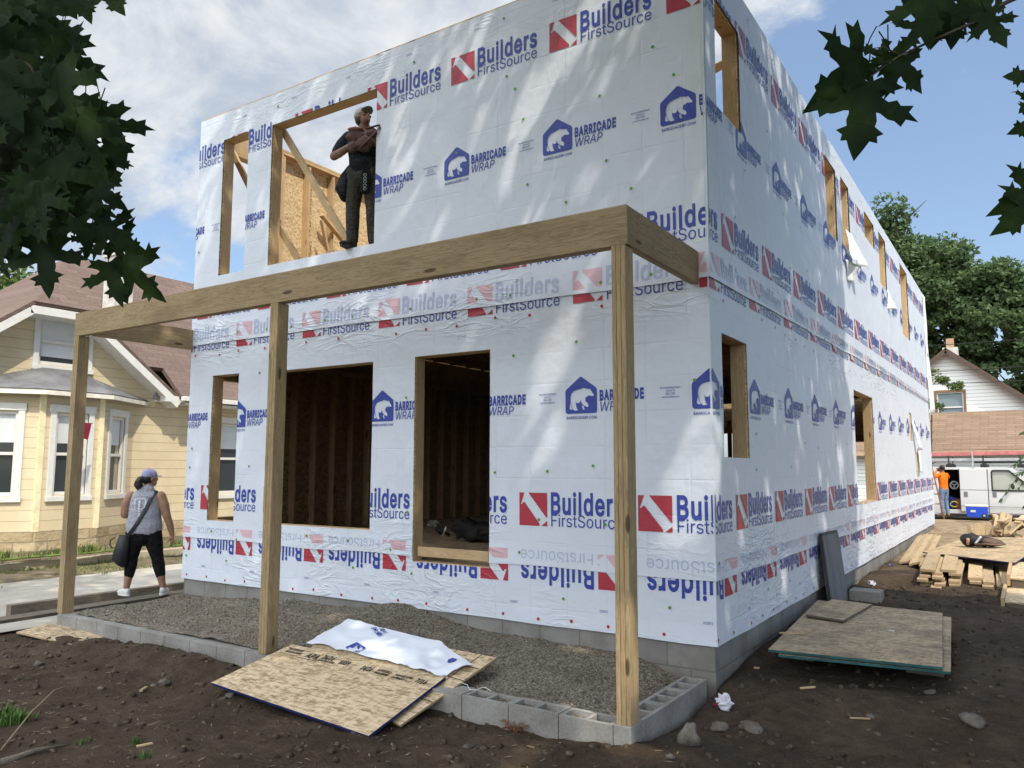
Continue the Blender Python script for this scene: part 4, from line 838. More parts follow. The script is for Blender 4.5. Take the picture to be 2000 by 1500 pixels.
# body: front wall with gable, plain side and back walls
mb = MB()
YG0, YG1 = YC-2.72, YC+2.72
out = [(YA, ZB0), (YB, ZB0), (YB, ZE), (YG1, ZE), (YC+.59, 4.80), (YC-.59, 4.80), (YG0, ZE), (YA, ZE)]
WR = (6.15, 7.15, 0.80, 2.58); WU = (1.64, 2.66, 3.62, 4.62)
mb.plate(out, [R4(WR), R4(WU), [(.35, .21), (3.65, .21), (3.65, 2.95), (.35, 2.95)]], lambda u, v, d: (X0-d, u, v), 0, .15)
mb.box(-24.0, X0-.15, YA, YA+.15, ZB0, ZE); mb.box(-24.0, X0-.15, YB-.15, YB, ZB0, ZE); mb.box(-24.0, -23.85, YA+.15, YB-.15, ZB0, ZE)
mb.build('wall', YEL, yh)
mb = MB(); mb.box(X0-.12, X0+.03, 3.72, YB, -.5, ZB0); mb.box(X0-.12, X0+.03, YA, .2, -.5, ZB0)
BAYP = [(-15, .22), (-14.2, 1.42), (-14.2, 2.62), (-15, 3.82)]
def strip(b, pts, z0, z1, th, m=0):
    """wall panels along a plan polyline, thickness th inwards (towards -x)"""
    for (xa, ya), (xb, yb) in zip(pts, pts[1:]):
        b.hexa([(xa, ya, z0), (xb, yb, z0), (xb-th, yb, z0), (xa-th, ya, z0)], [(xa, ya, z1), (xb, yb, z1), (xb-th, yb, z1), (xa-th, ya, z1)], m)
strip(mb, [(-15+.03, .18), (-14.16, 1.41), (-14.16, 2.63), (-15+.03, 3.86)], -.5, ZB0, .2); mb.build('stone_footing', STONE, yh)
# bay window
bay = MB(); 
def bay_face(a, b, win):
    (xa, ya), (xb, yb) = a, b; L = math.hypot(xb-xa, yb-ya); dx, dy = (xb-xa)/L, (yb-ya)/L; nx_, ny_ = dy, -dx
    f = lambda u, v, d: (xa+dx*u-nx_*d, ya+dy*u-ny_*d, v)
    w0, w1 = L/2-win/2, L/2+win/2; r = (w0, w1, .90, 2.56)
    bay.plate([(0, ZB0), (L, ZB0), (L, 2.98), (0, 2.98)], [R4(r)], f, 0, .12)
    return f, r
wins = []
for a, b, w in ((BAYP[0], BAYP[1], .62), (BAYP[1], BAYP[2], .66), (BAYP[2], BAYP[3], .62)): wins.append(bay_face(a, b, w))
bo = bay.build('bay', YEL, yh)
cb_ = MB()
for (x, y) in BAYP[1:3]: cb_.box(x-.05, x+.02, y-.055, y+.055, ZB0, 2.94)
cb_.build('corner_board', mat_plain('yellow_corner_board', (0.80, 0.70, 0.44), 0.6), bo)
wins += [(lambda u, v, d: (X0-d, u, v), WR), (lambda u, v, d: (X0-d, u, v), WU)]
for i, (f, r) in enumerate(wins):
    u0, u1, v0, v1 = r; t = .115; fr = MB()
    def fb(a0, a1, b0, b1, k0, k1, B, mi=0):
        p = [f(a, c, d) for c in (b0, b1) for (a, d) in ((a0, k0), (a1, k0), (a1, k1), (a0, k1))]; B.hexa(p[:4], p[4:], mi)
    fb(u0-t, u0, v0-.02, v1+.02, -.03, .06, fr); fb(u1, u1+t, v0-.02, v1+.02, -.03, .06, fr); fb(u0-t-.02, u1+t+.02, v1+.02, v1+.17, -.04, .06, fr)
    wo_ = fr.build('window', WHITE, yh if i > 2 else yh, .006)
    sl = MB(); fb(u0-t-.02, u1+t+.02, v0-.12, v0-.02, -.06, .06, sl); sl.build('sill', WHITE, wo_, .006)
    sa = MB(); vm = (v0+v1)/2; s_ = .05
    fb(u0, u0+s_, v0, v1, .02, .07, sa); fb(u1-s_, u1, v0, v1, .02, .07, sa); fb(u0+s_, u1-s_, v1-s_, v1, .02, .07, sa); fb(u0+s_, u1-s_, v0, v0+.07, .02, .07, sa); fb(u0+s_, u1-s_, vm-.03, vm+.03, .025, .075, sa)
    sa.build('sash', WHITE, wo_, .004)
    g = MB(); fb(u0+.03, u1-.03, v0+.03, v1-.03, .085, .09, g); g.build('pane', GLASS, wo_)
    bl = MB(); lo = {3: vm+.25, 4: v0+.18}.get(i, vm+.22); fb(u0+.045, u1-.045, lo, v1-.045, .08, .084, bl)
    if i == 2: fb(u1-.22, u1-.06, v0+.07, lo, .079, .0835, bl, 1)
    bl.build('blind', [BLIND, CURT], wo_)
# roofs
roof = MB()
def slab(pts, th, m=0, B=None):
    B = B or roof; a = [Vector(p) for p in pts]; n = (a[1]-a[0]).cross(a[2]-a[0]).normalized()
    if n.z < 0: a = a[::-1]; n = -n
    b = [p-n*th for p in a]; k = len(a)
    B.poly(a, m); B.poly(b[::-1], m)
    for i in range(k): B.poly((a[i], b[i], b[(i+1) % k], a[(i+1) % k]), m)
RX, RZ, RY0 = -18.7, 7.02, 4.0; EX = -14.42; sl_ = (RZ-ZE)/(EX-RX)
slab([(EX, 4.62, ZE), (EX, 16, ZE), (RX, 16, RZ), (RX, RY0, RZ), (-15.2, .475, ZE+sl_*.78), (-15.2, 4.62, ZE+sl_*.78)], .10)                 # main slope to the driveway
slab([(-15.2, .475, ZE+sl_*.78), (RX, RY0, RZ), (RX-4.3, -.31, ZE), (-15.2, -.31, ZE)], .10)                          # hip end
slab([(RX, RY0, RZ), (RX, 16, RZ), (RX-4.3, 16, ZE), (RX-4.3, -.31, ZE)], .10)
ro = roof.build('roof', SHING, yh)
# front gable (clipped at the top)
gr = MB(); GX = -14.5; AX = -15.05; AZ = 5.33
def zr(v): return 4.78-0.77*(abs(v-YC)-0.59)+.05
for sgn in (1, -1):
    ye = YC+sgn*2.78
    xm = lambda z: EX-(z-ZE)/sl_
    slab([(GX, ye, zr(ye)), (GX, YC+sgn*.59, zr(YC+.59)), (AX, YC, AZ), (xm(AZ)-.4, YC, AZ), (xm(zr(ye))-.4, ye, zr(ye))], .08, 0, gr)
slab([(GX, YC-.59, zr(YC+.59)), (GX, YC+.59, zr(YC+.59)), (AX, YC, AZ)], .08, 0, gr)
gr.build('gable_roof', SHING, ro)
tr = MB()
for sgn in (1, -1):
    a = Vector((GX-.03, YC+sgn*.60, zr(YC+.59)-.19)); b = Vector((GX-.03, YC+sgn*2.80, zr(YC+2.80)-.19)); tr.beam(a, b, .05, .17)
    a2 = a+Vector((-.25, 0, -.06)); b2 = b+Vector((-.25, 0, -.06)); tr.beam(a2, b2, .46, .03)
    tr.box(X0+.002, GX-.002, *sorted((YC+sgn*2.45, YC+sgn*2.95)), ZE-.16, ZE-.02)
tr.box(GX-.055, GX-.005, YC-.62, YC+.62, zr(YC+.59)-.25, zr(YC+.59)-.085); tr.box(X0+.002, GX-.06, YC-.62, YC+.62, zr(YC+.59)-.26, zr(YC+.59)-.22)
tr.build('gable_trim', WHITE, yh)
gu = MB(); gu.box(EX-.02, EX+.10, YC+2.80, 16, ZE-.13, ZE-.02); gu.box(X0+.002, EX-.02, YC+2.96, 16, ZE-.20, ZE-.15); gu.build('gutter', WHITE, yh, .01)
# bay roof
BR = mat_plain('bay_roof_felt', (0.15, 0.148, 0.15), 0.85, 0.2, 0.35, 1.7)
b = MB(); ez = 3.01; e = [(-14.95, -.10), (-13.93, 1.33), (-13.93, 2.71), (-14.95, 4.14)]; pk = (-14.97, 2.02, 3.56)
pk0, pk1 = (-14.97, 1.72, 3.56), (-14.97, 2.32, 3.56)
slab([(*e[0], ez), (*e[1], ez), pk0], .03, 0, b); slab([(*e[1], ez), (*e[2], ez), pk1, pk0], .03, 0, b); slab([(*e[2], ez), (*e[3], ez), pk1], .03, 0, b)
bro = b.build('bay_roof', BR, yh)
b = MB(); strip(b, e, 2.90, 2.985, .06); b.build('fascia', mat_plain('bay_fascia', (0.74, 0.70, 0.60), 0.5), bro)
# chimney
b = MB(); cx, cy = -16.3, 4.02; b.box(cx-.25, cx+.25, cy-.24, cy+.24, 3.6, 6.78); b.box(cx-.29, cx+.29, cy-.28, cy+.28, 6.60, 6.70)
m = Mat('stucco_chimney', 0.9, 0.2); n = m.noise(5, 6, 0.65); m.color(m.ramp(n, [(0.3, (0.40, 0.37, 0.33)), (0.6, (0.62, 0.59, 0.54))])); m.bump(n, 0.4, 0.01)
ch = b.build('chimney', m.m, ro, .01)
b = MB(); b.box(cx+.252, cx+.262, cy-.26, cy-.08, 3.9, 4.98); b.box(cx+.252, cx+.262, cy-.08, cy+.0, 3.9, 4.80); b.build('flashing', mat_plain('dark_flashing', (0.05, 0.05, 0.055), 0.5), ch)
# weeds along the footing
rg = random.Random(15)
for k, (u, v, n_, h) in enumerate(((18, 1088, 26, .16), (68, 1083, 12, .10), (110, 1080, 18, .13), (172, 1076, 34, .17), (208, 1072, 10, .10), (342, 1062, 22, .14), (302, 1055, 7, .28))):
    p = px(u, v, 2, -.18); b = MB()
    for _ in range(int(n_*.8)): blades(b, p.x+rg.gauss(0, .06), p.y+rg.gauss(0, .16), -.20, h, 4, .02, rg)
    b.ball((p.x, p.y, -.215), .12, .3, .025)
    tag(b.build('weed', GRASSM, recalc=False), 'low green weed growing between the kerb and the stone footing of the yellow house', 'weed', 'weeds along the yellow house')
# tree far behind the yellow roof comes with the other trees

# small things on the yellow house
q = [px(161, 826, 0, -13.6), px(179, 828, 0, -13.6), px(172, 859, 0, -13.6), px(162, 856, 0, -13.6)]
b = MB(); b.hexa([Vector(p)+Vector((-.01, 0, 0)) for p in q], q); b.beam(px(150, 826, 0, -13.62), px(181, 827, 0, -13.62), .015, .015); tag(b.build('pennant', mat_plain('maroon_cloth', (.20, .012, .035), .7)), 'maroon pennant hanging by the bay window of the yellow house', 'pennant')
p = px(304, 776, 0, -14.75); b = MB(); b.ball(p, .07, .07, .06); b.tube([p+Vector((0, 0, .12)), p], .03, 8); b.build('floodlight', mat_plain('grey_lamp', (.20, .20, .21), .4), yh)
# ---------------------------------------------------------------- neighbours behind, van, ladder
fh = thing('white_house', 'white clapboard gable house with brown trim beyond the garage roof', 'house', (0, 37, 0))
m = Mat('white_clapboard', 0.6, 0.3); x, y, z = m.sep(); f = m.math('FRACT', m.math('MULTIPLY', z, 1/0.16)); c = m.mix(m.step(f, 0.16, 0.06, 0, 0.75), (0.72, 0.72, 0.68), (0.22, 0.22, 0.20)); m.color(c); m.bump(m.math('SUBTRACT', 1.0, f), 1.0, 0.02); WCL = m.m
BRTRIM = mat_plain('brown_trim', (0.20, 0.115, 0.06), 0.6)
GY = 33.6; pk = px(1848, 686, 1, GY); gs = .80
def gz(x): return pk.z-gs*abs(x-pk.x)
w0 = px(1829, 767, 1, GY); w1 = px(1884, 815, 1, GY); WF = (w0.x, w1.x, 3.55, w0.z)
b = MB(); hw = 4.3
b.plate([(pk.x-hw, -.4), (pk.x+hw, -.4), (pk.x+hw, gz(pk.x+hw)), (pk.x, pk.z), (pk.x-hw, gz(pk.x+hw))], [R4(WF)], lambda u, v, d: (u, GY+d, v), 0, .15)
b.box(pk.x-hw, pk.x-hw+.15, GY+.15, GY+9, -.4, gz(pk.x+hw)); b.box(pk.x+hw-.15, pk.x+hw, GY+.15, GY+9, -.4, gz(pk.x+hw)); b.box(pk.x-hw, pk.x+hw, GY+9, GY+9.15, -.4, gz(pk.x+hw)); b.build('wall', WCL, fh)
b = MB()
for sg in (1, -1):
    slab([(pk.x, GY-.35, pk.z+.12), (pk.x+sg*(hw+.4), GY-.35, gz(pk.x+hw+.4)+.12), (pk.x+sg*(hw+.4), GY+9.4, gz(pk.x+hw+.4)+.12), (pk.x, GY+9.4, pk.z+.12)], .10, 0, b)
r_ = b.build('roof', BRTRIM, fh)
b = MB()
for sg in (1, -1): b.beam((pk.x, GY-.37, pk.z-.02), (pk.x+sg*(hw+.4), GY-.37, gz(pk.x+hw+.4)-.02), .04, .20)
b.build('rake_trim', mat_plain('dark_rake', (0.09, 0.06, 0.045), 0.6), fh)
ct = px(1855, 662, 1, GY+3.0); b = MB(); b.box(ct.x-.32, ct.x+.32, GY+2.7, GY+3.3, 5.2, ct.z-.45); ch = b.build('chimney', mat_plain('pale_render', (0.50, 0.48, 0.45), 0.9), r_)
b = MB(); b.box(ct.x-.16, ct.x+.16, GY+2.84, GY+3.16, ct.z-.45, ct.z); b.build('chimney_pot', mat_plain('clay_pot', (0.42, 0.27, 0.16), 0.8), ch)
b = MB(); t = .10
for q in ((WF[0]-t, WF[0], WF[2]-.02, WF[3]), (WF[1], WF[1]+t, WF[2]-.02, WF[3]), (WF[0]-t, WF[1]+t, WF[3], WF[3]+t)): b.box(q[0], q[1], GY-.03, GY+.05, q[2], q[3])
wo_ = b.build('window', BRTRIM, fh)
b = MB(); vm = (WF[2]+WF[3])/2
for q in ((WF[0], WF[0]+.05, WF[2], WF[3]), (WF[1]-.05, WF[1], WF[2], WF[3]), (WF[0]+.05, WF[1]-.05, vm-.03, vm+.03), (WF[0]+.05, WF[1]-.05, WF[3]-.05, WF[3])): b.box(q[0], q[1], GY+.03, GY+.07, q[2], q[3])
b.build('sash', WHITE, wo_)
b = MB(); b.box(WF[0]+.02, WF[1]-.02, GY+.08, GY+.09, WF[2], WF[3]-.02); b.build('pane', Mat('grey_glass', 0.1, 0.6, (0.20, 0.25, 0.27)).m, wo_)

ga = thing('garage', 'low garage with a broad tan shingle roof behind the van', 'garage', (1.5, 32, -.3))
m = Mat('tan_shingles', 0.9, 0.15); x, y, z = m.sep(); cb = m.node('ShaderNodeCombineXYZ'); m.put(cb, 0, x); m.put(cb, 1, m.math('MULTIPLY', z, 2.1))
br = m.node('ShaderNodeTexBrick'); m.put(br, 'Vector', cb.outputs[0]); m.put(br, 'Scale', 1.0); br.inputs['Brick Width'].default_value = 0.62; br.inputs['Row Height'].default_value = 0.20; br.inputs['Mortar Size'].default_value = 0.015
m.put(br, 'Color1', (0.175, 0.122, 0.085)); m.put(br, 'Color2', (0.24, 0.172, 0.122)); m.put(br, 'Mortar', (0.15, 0.095, 0.06)); n = m.noise(20, 4, 0.7); m.color(m.mix(m.step(n, 0.4, 0.7, 0, 0.3), br.outputs[0], (0.22, 0.14, 0.09))); TAN = m.m
gz0, gz1 = px(1900, 878, 1, 29.6).z, px(1900, 804, 1, 33.0).z
b = MB(); slab([(-6, 29.6, gz0), (10, 29.6, gz0), (10, 33.0, gz1), (-6, 33.0, gz1)], .10, 0, b); slab([(-6, 33.0, gz1), (10, 33.0, gz1), (10, 33.55, gz1-.3), (-6, 33.55, gz1-.3)], .10, 0, b); r_ = b.build('roof', TAN, ga)
b = MB(); b.box(-6, 10, 29.54, 29.60, gz0-.22, gz0-.02); b.build('fascia', mat_plain('tan_fascia', (0.42, 0.29, 0.19), 0.6), r_)
b = MB(); b.box(-5.8, 9.8, 30.0, 30.15, -.5, gz0-.05); b.box(-5.8, -5.65, 30.15, 33.4, -.5, gz0-.05); b.box(9.65, 9.8, 30.15, 33.4, -.5, gz0-.05); b.build('wall', WCL, ga)

# --- van, side on, nose to the right
VY = 26.0
va = thing('van', 'white cargo van with its side door slid open and ladders on the roof rack', 'van', (0.6, VY+.95, -.35))
m = Mat('white_van_paint', 0.28, 0.5); n = m.noise(0.9, 4); z = m.sep()[2]; c = m.mix(m.step(z, 0.5, -.1, 0, .5), (0.56, 0.57, 0.565), (0.36, 0.34, 0.31)); m.color(m.mix(m.step(n, .35, .7, 0, .12), c, (0.55, 0.54, 0.50))); VW = m.m
BLK = mat_plain('black_rubber', (0.018, 0.018, 0.018), 0.6); DARKIN = mat_plain('van_interior', (0.035, 0.035, 0.036), 0.8)
vz = lambda v: px(1905, v, 1, VY).z; vx = lambda u: px(u, 960, 1, VY).x
zr_, zb_ = vz(913), vz(1005); xo0, xo1, xd, xf = vx(1843), vx(1875), vx(1932), 2.35
prof = [(-2.1, zb_), (xf+.9, zb_), (xf+.98, zb_+.35), (xf+.9, zb_+.72), (xf+.15, zb_+.88), (xd+.75, zr_-.03), (xd+.45, zr_), (-2.0, zr_), (-2.1, zr_-.12)]
dw = [(xd+.10, zb_+.86), (xd+.10, zr_-.16), (xd+.14, zr_-.11), (xd+.62, zr_-.11), (xf-.02, zb_+.90), (xf-.06, zb_+.86)]
wh = lambda cx, r: [(cx+r*cos(a), max(zb_+.001, zb_-.02+r*sin(a))) for a in [pi*i/10 for i in range(1, 10)]]
b = MB()
b.plate(prof, [[(xo0, zb_+.16), (xo1, zb_+.16), (xo1, zr_-.08), (xo0, zr_-.08)], dw], lambda u, v, d: (u, VY+d, v), 0, .05)
b.plate(prof, [], lambda u, v, d: (u, VY+d, v), 1.85, 1.9)
for i in range(1, len(prof)):
    a, c_ = prof[i], prof[(i+1) % len(prof)]
    if i in (4,): continue
    b.quad((a[0], VY+.05, a[1]), (c_[0], VY+.05, c_[1]), (c_[0], VY+1.85, c_[1]), (a[0], VY+1.85, a[1]))
body = b.build('body', VW, va, .012)
b = MB(); b.quad((prof[4][0], VY+.08, prof[4][1]), (prof[5][0], VY+.08, prof[5][1]), (prof[5][0], VY+1.82, prof[5][1]), (prof[4][0], VY+1.82, prof[4][1])); b.build('windscreen', GLASS, va)
b = MB(); b.box(-2.0, xd, VY+.12, VY+1.8, zb_+.12, zb_+.16); b.box(-2.0, xd, VY+1.78, VY+1.8, zb_+.16, zr_-.06); b.box(xd-.02, xd, VY+.12, VY+1.78, zb_+.16, zr_-.06); b.build('cargo_bay', DARKIN, va)
# slid door panel, with rails and handle recess
b = MB(); b.box(xo1+.01, xd-.03, VY-.05, VY-.005, zb_+.10, zr_-.05); sdoor = b.build('sliding_door', VW, va, .012)
b = MB(); b.box(xo1+.12, xo1+.24, VY-.062, VY-.051, zb_+.62, zb_+.80); b.build('handle', mat_plain('handle_grey', (0.16, 0.16, 0.17), 0.5), sdoor, .004)
b = MB(); b.box(xd-.02, xf, VY-.025, VY-.002, zb_+.06, zb_+.80); b.box(xd-.02, xd+.09, VY-.025, VY-.002, zb_+.80, zr_-.06); fdoor = b.build('front_door', VW, va, .01)
b = MB(); b.box(xd+.10, xd+.22, VY-.036, VY-.026, zb_+.62, zb_+.80); b.build('handle', mat_plain('handle_grey_two', (0.16, 0.16, 0.17), 0.5), fdoor, .004)
b = MB()
for i in range(len(dw)):
    p, q = dw[i], dw[(i+1) % len(dw)]; b.beam((p[0], VY-.01, p[1]), (q[0], VY-.01, q[1]), .04, .05)
wf = b.build('window_frame', BLK, fdoor)
b = MB(); b.plate(dw, [], lambda u, v, d: (u, VY+.02+d, v), 0, .004); b.build('window', Mat('pale_reflecting_glass', 0.05, 0.9, (0.40, 0.41, 0.36)).m, fdoor)
b = MB(); b.box(-2.1, xf+.9, VY-.03, VY+.02, zb_-.10, zb_+.02); b.build('rocker_panel', BLK, va)
for cx in (-1.25, xf+.30):
    for yy in (VY-.02, VY+1.72):
        b = MB(); b.tube([(cx, yy, zb_+.02), (cx, yy+.2, zb_+.02)], .33, 20); w_ = b.build('wheel', BLK, va); b = MB(); b.tube([(cx, yy-.012, zb_+.02), (cx, yy+.01, zb_+.02)], .19, 16); b.build('rim', mat_plain('steel_rim', (0.45, 0.45, 0.46), 0.4, metal=.6), w_)
b = MB(); SEAM = mat_plain('dark_seam', (.05, .05, .052))
for x in (xd-.026, xo1+.004, xf+.005): b.box(x-.006, x+.006, VY-.056 if x < xd else VY-.029, VY-.001, zb_+.10, zr_-.06)
b.box(xo1+.02, xf, VY-.0565, VY-.051, zb_+.865, zb_+.875); b.box(xo1+.02, xf, VY-.0565, VY-.051, zb_+.29, zb_+.30); b.build('belt_line', SEAM, va)
b = MB(); b.ball((xd+.72, VY-.17, zb_+1.0), .05, .09, .10); b.tube([(xd+.74, VY-.03, zb_+.95), (xd+.72, VY-.14, zb_+.97)], .02, 6); b.build('wing_mirror', BLK, va)
b = MB(); b.tube([(-1.25+.40*cos(pi*i/12), VY-.004, zb_+.02+.40*sin(pi*i/12)) for i in range(13)], .018, 6); b.tube([(xf+.30+.40*cos(pi*i/12), VY-.004, zb_+.02+.40*sin(pi*i/12)) for i in range(13)], .018, 6); b.build('wheel_arch', SEAM, va)
# things inside the open door
b = MB(); b.tube([(xo0+.33+.13*cos(a), VY+.30, zb_+1.02+.13*sin(a)) for a in [2*pi*i/16 for i in range(17)]], .03, 6, cap=False)
for a in (0.5, 2.6, 4.7): b.tube([(xo0+.33, VY+.30, zb_+1.02), (xo0+.33+.13*cos(a), VY+.30, zb_+1.02+.13*sin(a))], .025, 6)
tag(b.build('hub_cap', mat_plain('grey_plastic', (0.30, 0.30, 0.31), 0.5)), 'grey spoked wheel cover standing inside the open van door', 'hub cap')
rg = random.Random(4); b = MB()
pts = [(xo0+.30+(.12+.015*sin(i*1.7))*cos(i*.42), VY+.22+.02*sin(i*.9), zb_+.34+(.10+.02*sin(i*2.3))*sin(i*.42)) for i in range(75)]
b.tube(pts, .012, 5); tag(b.build('hose', mat_plain('yellow_hose', (0.62, 0.60, 0.05), 0.5)), 'coiled yellow hose on the van floor by the open door', 'hose')
b = MB(); b.hexa([(xo0+.10, VY+.35, zb_+.17), (xo0+.46, VY+.35, zb_+.17), (xo0+.46, VY+.8, zb_+.17), (xo0+.10, VY+.8, zb_+.17)], [(xo0+.14, VY+.35, zb_+.60), (xo0+.40, VY+.38, zb_+.52), (xo0+.42, VY+.7, zb_+.55), (xo0+.14, VY+.7, zb_+.66)]); tag(b.build('tarp', mat_plain('blue_tarp', (0.02, 0.04, 0.20), 0.5), bevel=.03), 'blue folded tarp heaped inside the open van', 'tarp')
b = MB(); b.box(xo1-.17, xo1-.02, VY+.2, VY+.5, zb_+.16, zb_+.50); b.box(xo1-.155, xo1-.035, VY+.215, VY+.485, zb_+.50, zb_+.53); tag(b.build('toolbox', mat_plain('rust_red', (0.22, 0.06, 0.03), 0.6), bevel=.01), 'rust red box just inside the van beside the slid door', 'toolbox')
# roof rack
DK = mat_plain('dark_steel', (0.03, 0.03, 0.033), 0.5); AL = mat_plain('aluminium', (0.52, 0.53, 0.54), 0.4, metal=.5)
rk = MB()
for x in (-1.0, vx(1856), vx(1924), 2.0):
    rk.box(x-.04, x+.04, VY+.03, VY+1.87, zr_+.12, zr_+.16)
    for yy in (VY+.06, VY+1.80): rk.box(x-.10, x+.10, yy-.04, yy+.04, zr_, zr_+.12); rk.box(x-.02, x+.02, yy-.02, yy+.02, zr_+.16, zr_+.42)
rk.build('roof_rack', DK, va, .006)
rk = MB(); xx = vx(1903); rk.box(xx-.02, xx+.03, VY-.02, VY+.02, zr_-.02, zr_+.55); rk.build('rack_post', AL, va)
def ladder(name, p, ax, L, wdir, w, rail, mats, nr, label, cat, rh=.09, rw=.03, group=None):
    p = Vector(p); ax = Vector(ax).normalized(); wd = Vector(wdir).normalized(); t = thing(name, label, cat, p, group)
    for s in (0, 1):
        b = MB(); b.beam(p+wd*w*s, p+wd*w*s+ax*L, rw, rh, up=ax.cross(wd)); b.build('rail', mats[0], t, .004)
    for i in range(nr):
        q = p+ax*(L*(i+.5)/nr); b = MB(); b.tube([q+wd*.01, q+wd*(w-.01)], .017, 8); b.build('rung', mats[1], t)
    return t
PINK = mat_plain('faded_red_fibreglass', (0.50, 0.17, 0.17), 0.5, var=.2)
ladder('ladder', (-2.2, VY+.10, zr_+.46), (1, 0, .012), 6.2, (0, 1, 0), .42, None, (PINK, AL), 18, 'faded red ladder lying on top of the van rack', 'ladder', .13)
ladder('ladder', (-2.2, VY+.08, zr_+.26), (1, 0, .006), 5.6, (0, 1, 0), .42, None, (AL, AL), 18, 'grey aluminium ladder under the red one on the van rack', 'ladder', .10)
b = MB(); b.tube([(vx(1925), VY+.7, zr_+.36), (3.2, VY+.8, zr_+.14)], .035, 8); b.tube([(vx(1905), VY+.5, zr_+.19), (3.2, VY+.5, zr_+.20)], .035, 8); tag(b.build('pipe', DK), 'dark pipes lying slanted on the van roof rack', 'pipe')
# leaning ladder by the end of the new house
lb = px(1844, 1013, 1, 20.8); ORG = mat_plain('orange_fibreglass', (0.42, 0.17, 0.09), 0.5, var=.2)
ladder('ladder', lb, Vector((-.62, -2.0, 4.9)), 5.2, (-1, -.25, 0), .42, None, (ORG, AL), 16, 'orange brown ladder leaning against the back of the wrapped house', 'ladder', .09, .03)
# blue cooler
cl = px(1887, 1010, 1, 24.9); cr_ = px(1931, 1010, 1, 24.9); w = cr_.x-cl.x; h = px(1887, 986, 1, 24.9).z-cl.z
co_ = thing('cooler', 'blue wheeled cooler with white lid on the ground by the van', 'cooler', cl)
b = MB(); b.hexa([(cl.x+.03, cl.y, cl.z), (cl.x+w-.03, cl.y, cl.z), (cl.x+w-.03, cl.y+.36, cl.z), (cl.x+.03, cl.y+.36, cl.z)], [(cl.x, cl.y-.02, cl.z+h*.86), (cl.x+w, cl.y-.02, cl.z+h*.86), (cl.x+w, cl.y+.38, cl.z+h*.86), (cl.x, cl.y+.38, cl.z+h*.86)]); b.build('body', mat_plain('blue_plastic', (0.015, 0.07, 0.55), 0.35, .5, .05), co_, .02)
b = MB(); b.box(cl.x-.01, cl.x+w+.01, cl.y-.03, cl.y+.39, cl.z+h*.865, cl.z+h*1.0); b.build('lid', WHITE, co_, .02)
b = MB(); b.tube([(cl.x+w*.82, cl.y-.035, cl.z+.07), (cl.x+w*.82, cl.y+.03, cl.z+.07)], .075, 14); w_ = b.build('wheel', BLK, co_); b = MB(); b.tube([(cl.x+w*.82, cl.y-.042, cl.z+.07), (cl.x+w*.82, cl.y-.03, cl.z+.07)], .04, 12); b.build('hub', mat_plain('grey_hub', (.35, .35, .36)), w_)
b = MB(); b.box(cl.x+w*.22, cl.x+w*.44, cl.y-.026, cl.y-.014, cl.z+h*.42, cl.z+h*.58); b.build('sticker', mat_plain('pale_sticker', (.6, .58, .4)), co_)
# wires
def wire(a, b_, sag, lab):
    a = Vector(a); b_ = Vector(b_); pts = []
    for i in range(25):
        t = i/24; p = a.lerp(b_, t); p.z -= sag*4*t*(1-t); pts.append(p)
    b = MB(); b.tube(pts, .014, 5); tag(b.build('overhead_wire', BLK), lab, 'wire', 'overhead wires behind the house')
for (u0, v0, u1, v1, Y, lab) in ((1700, 681, 2150, 650, 29, 'uppermost of the thin overhead wires crossing the trees behind the house'), (1700, 731, 2150, 705, 29, 'middle overhead wire, meeting the slope of the white gable'), (1700, 753, 2150, 735, 28, 'lowest overhead wire, passing over the window of the white gable')):
    wire(px(u0, v0, 1, Y), px(u1, v1, 1, Y), .05, lab)
# ---------------------------------------------------------------- things lying on the site
def panel(name, tops, th, mats, label, cat, group=None, parent=None, kinds=None):
    """sheet goods: four top corners (in order), thickness, (top material, edge material)"""
    t = [Vector(p) for p in tops]; n = (t[1]-t[0]).cross(t[2]-t[0]).normalized()
    if n.z < 0: n = -n
    b = MB(); b.hexa([p-n*th for p in t], t, 0, 1); o = b.build(name, mats, parent, .0015)
    return tag(o, label, cat, group) if label else o
# two sheets on the porch blocks, printed sheet on top
U = [None, px(782, 1416, 2, -.41), px(970, 1284, 2, -.115), px(660, 1225, 2, -.075)]
_un = (U[1]-U[2]).cross(U[3]-U[2]).normalized(); _un = _un if _un.z > 0 else -_un
def on_u(u, v, up=.006):
    d = (px(u, v, 2, -.2)-CAM).normalized(); return CAM+d*((U[2]+_un*up-CAM).dot(_un)/d.dot(_un))
U[0] = on_u(560, 1300, 0)
T = [None, px(720, 1437, 2, -.42), on_u(870, 1322, .030), on_u(570, 1258, .030)]
_tn = (T[1]-T[2]).cross(T[3]-T[2]); _d = (px(412, 1333, 2, -.4)-CAM); T[0] = CAM+_d*((T[2]-CAM).dot(_tn)/_d.dot(_tn))
panel('osb_sheet', U, .018, (OSB, WOODEND), 'pale OSB sheet with ruled lines, under the stamped sheet by the porch', 'board')
b = MB(); n = (U[1]-U[0]).cross(U[2]-U[0]).normalized(); n = n if n.z > 0 else -n
us = bpy.data.objects['osb_sheet']
for f in (.08, .22): b.beam(U[1].lerp(U[0], f)+n*.002, U[2].lerp(U[3], f)+n*.002, .006, .002, n)
for f in (.3, .62, .80): b.beam(U[1].lerp(U[2], f)+n*.0045, U[1].lerp(U[2], f).lerp(U[0].lerp(U[3], f), .30)+n*.0045, .006, .002, n)
b.build('ruled_line', mat_plain('pencil_line', (0.05, 0.04, 0.03)), us)
ts = panel('osb_sheet', T, .022, (OSB, EDGEBLUE), 'blue edged OSB sheet with black stamped print, leaning on the porch blocks', 'board')
n = (T[1]-T[0]).cross(T[3]-T[0]).normalized(); n = n if n.z > 0 else -n
ex = (T[2]-T[3]); ey = (T[0]-T[3]); b = MB()
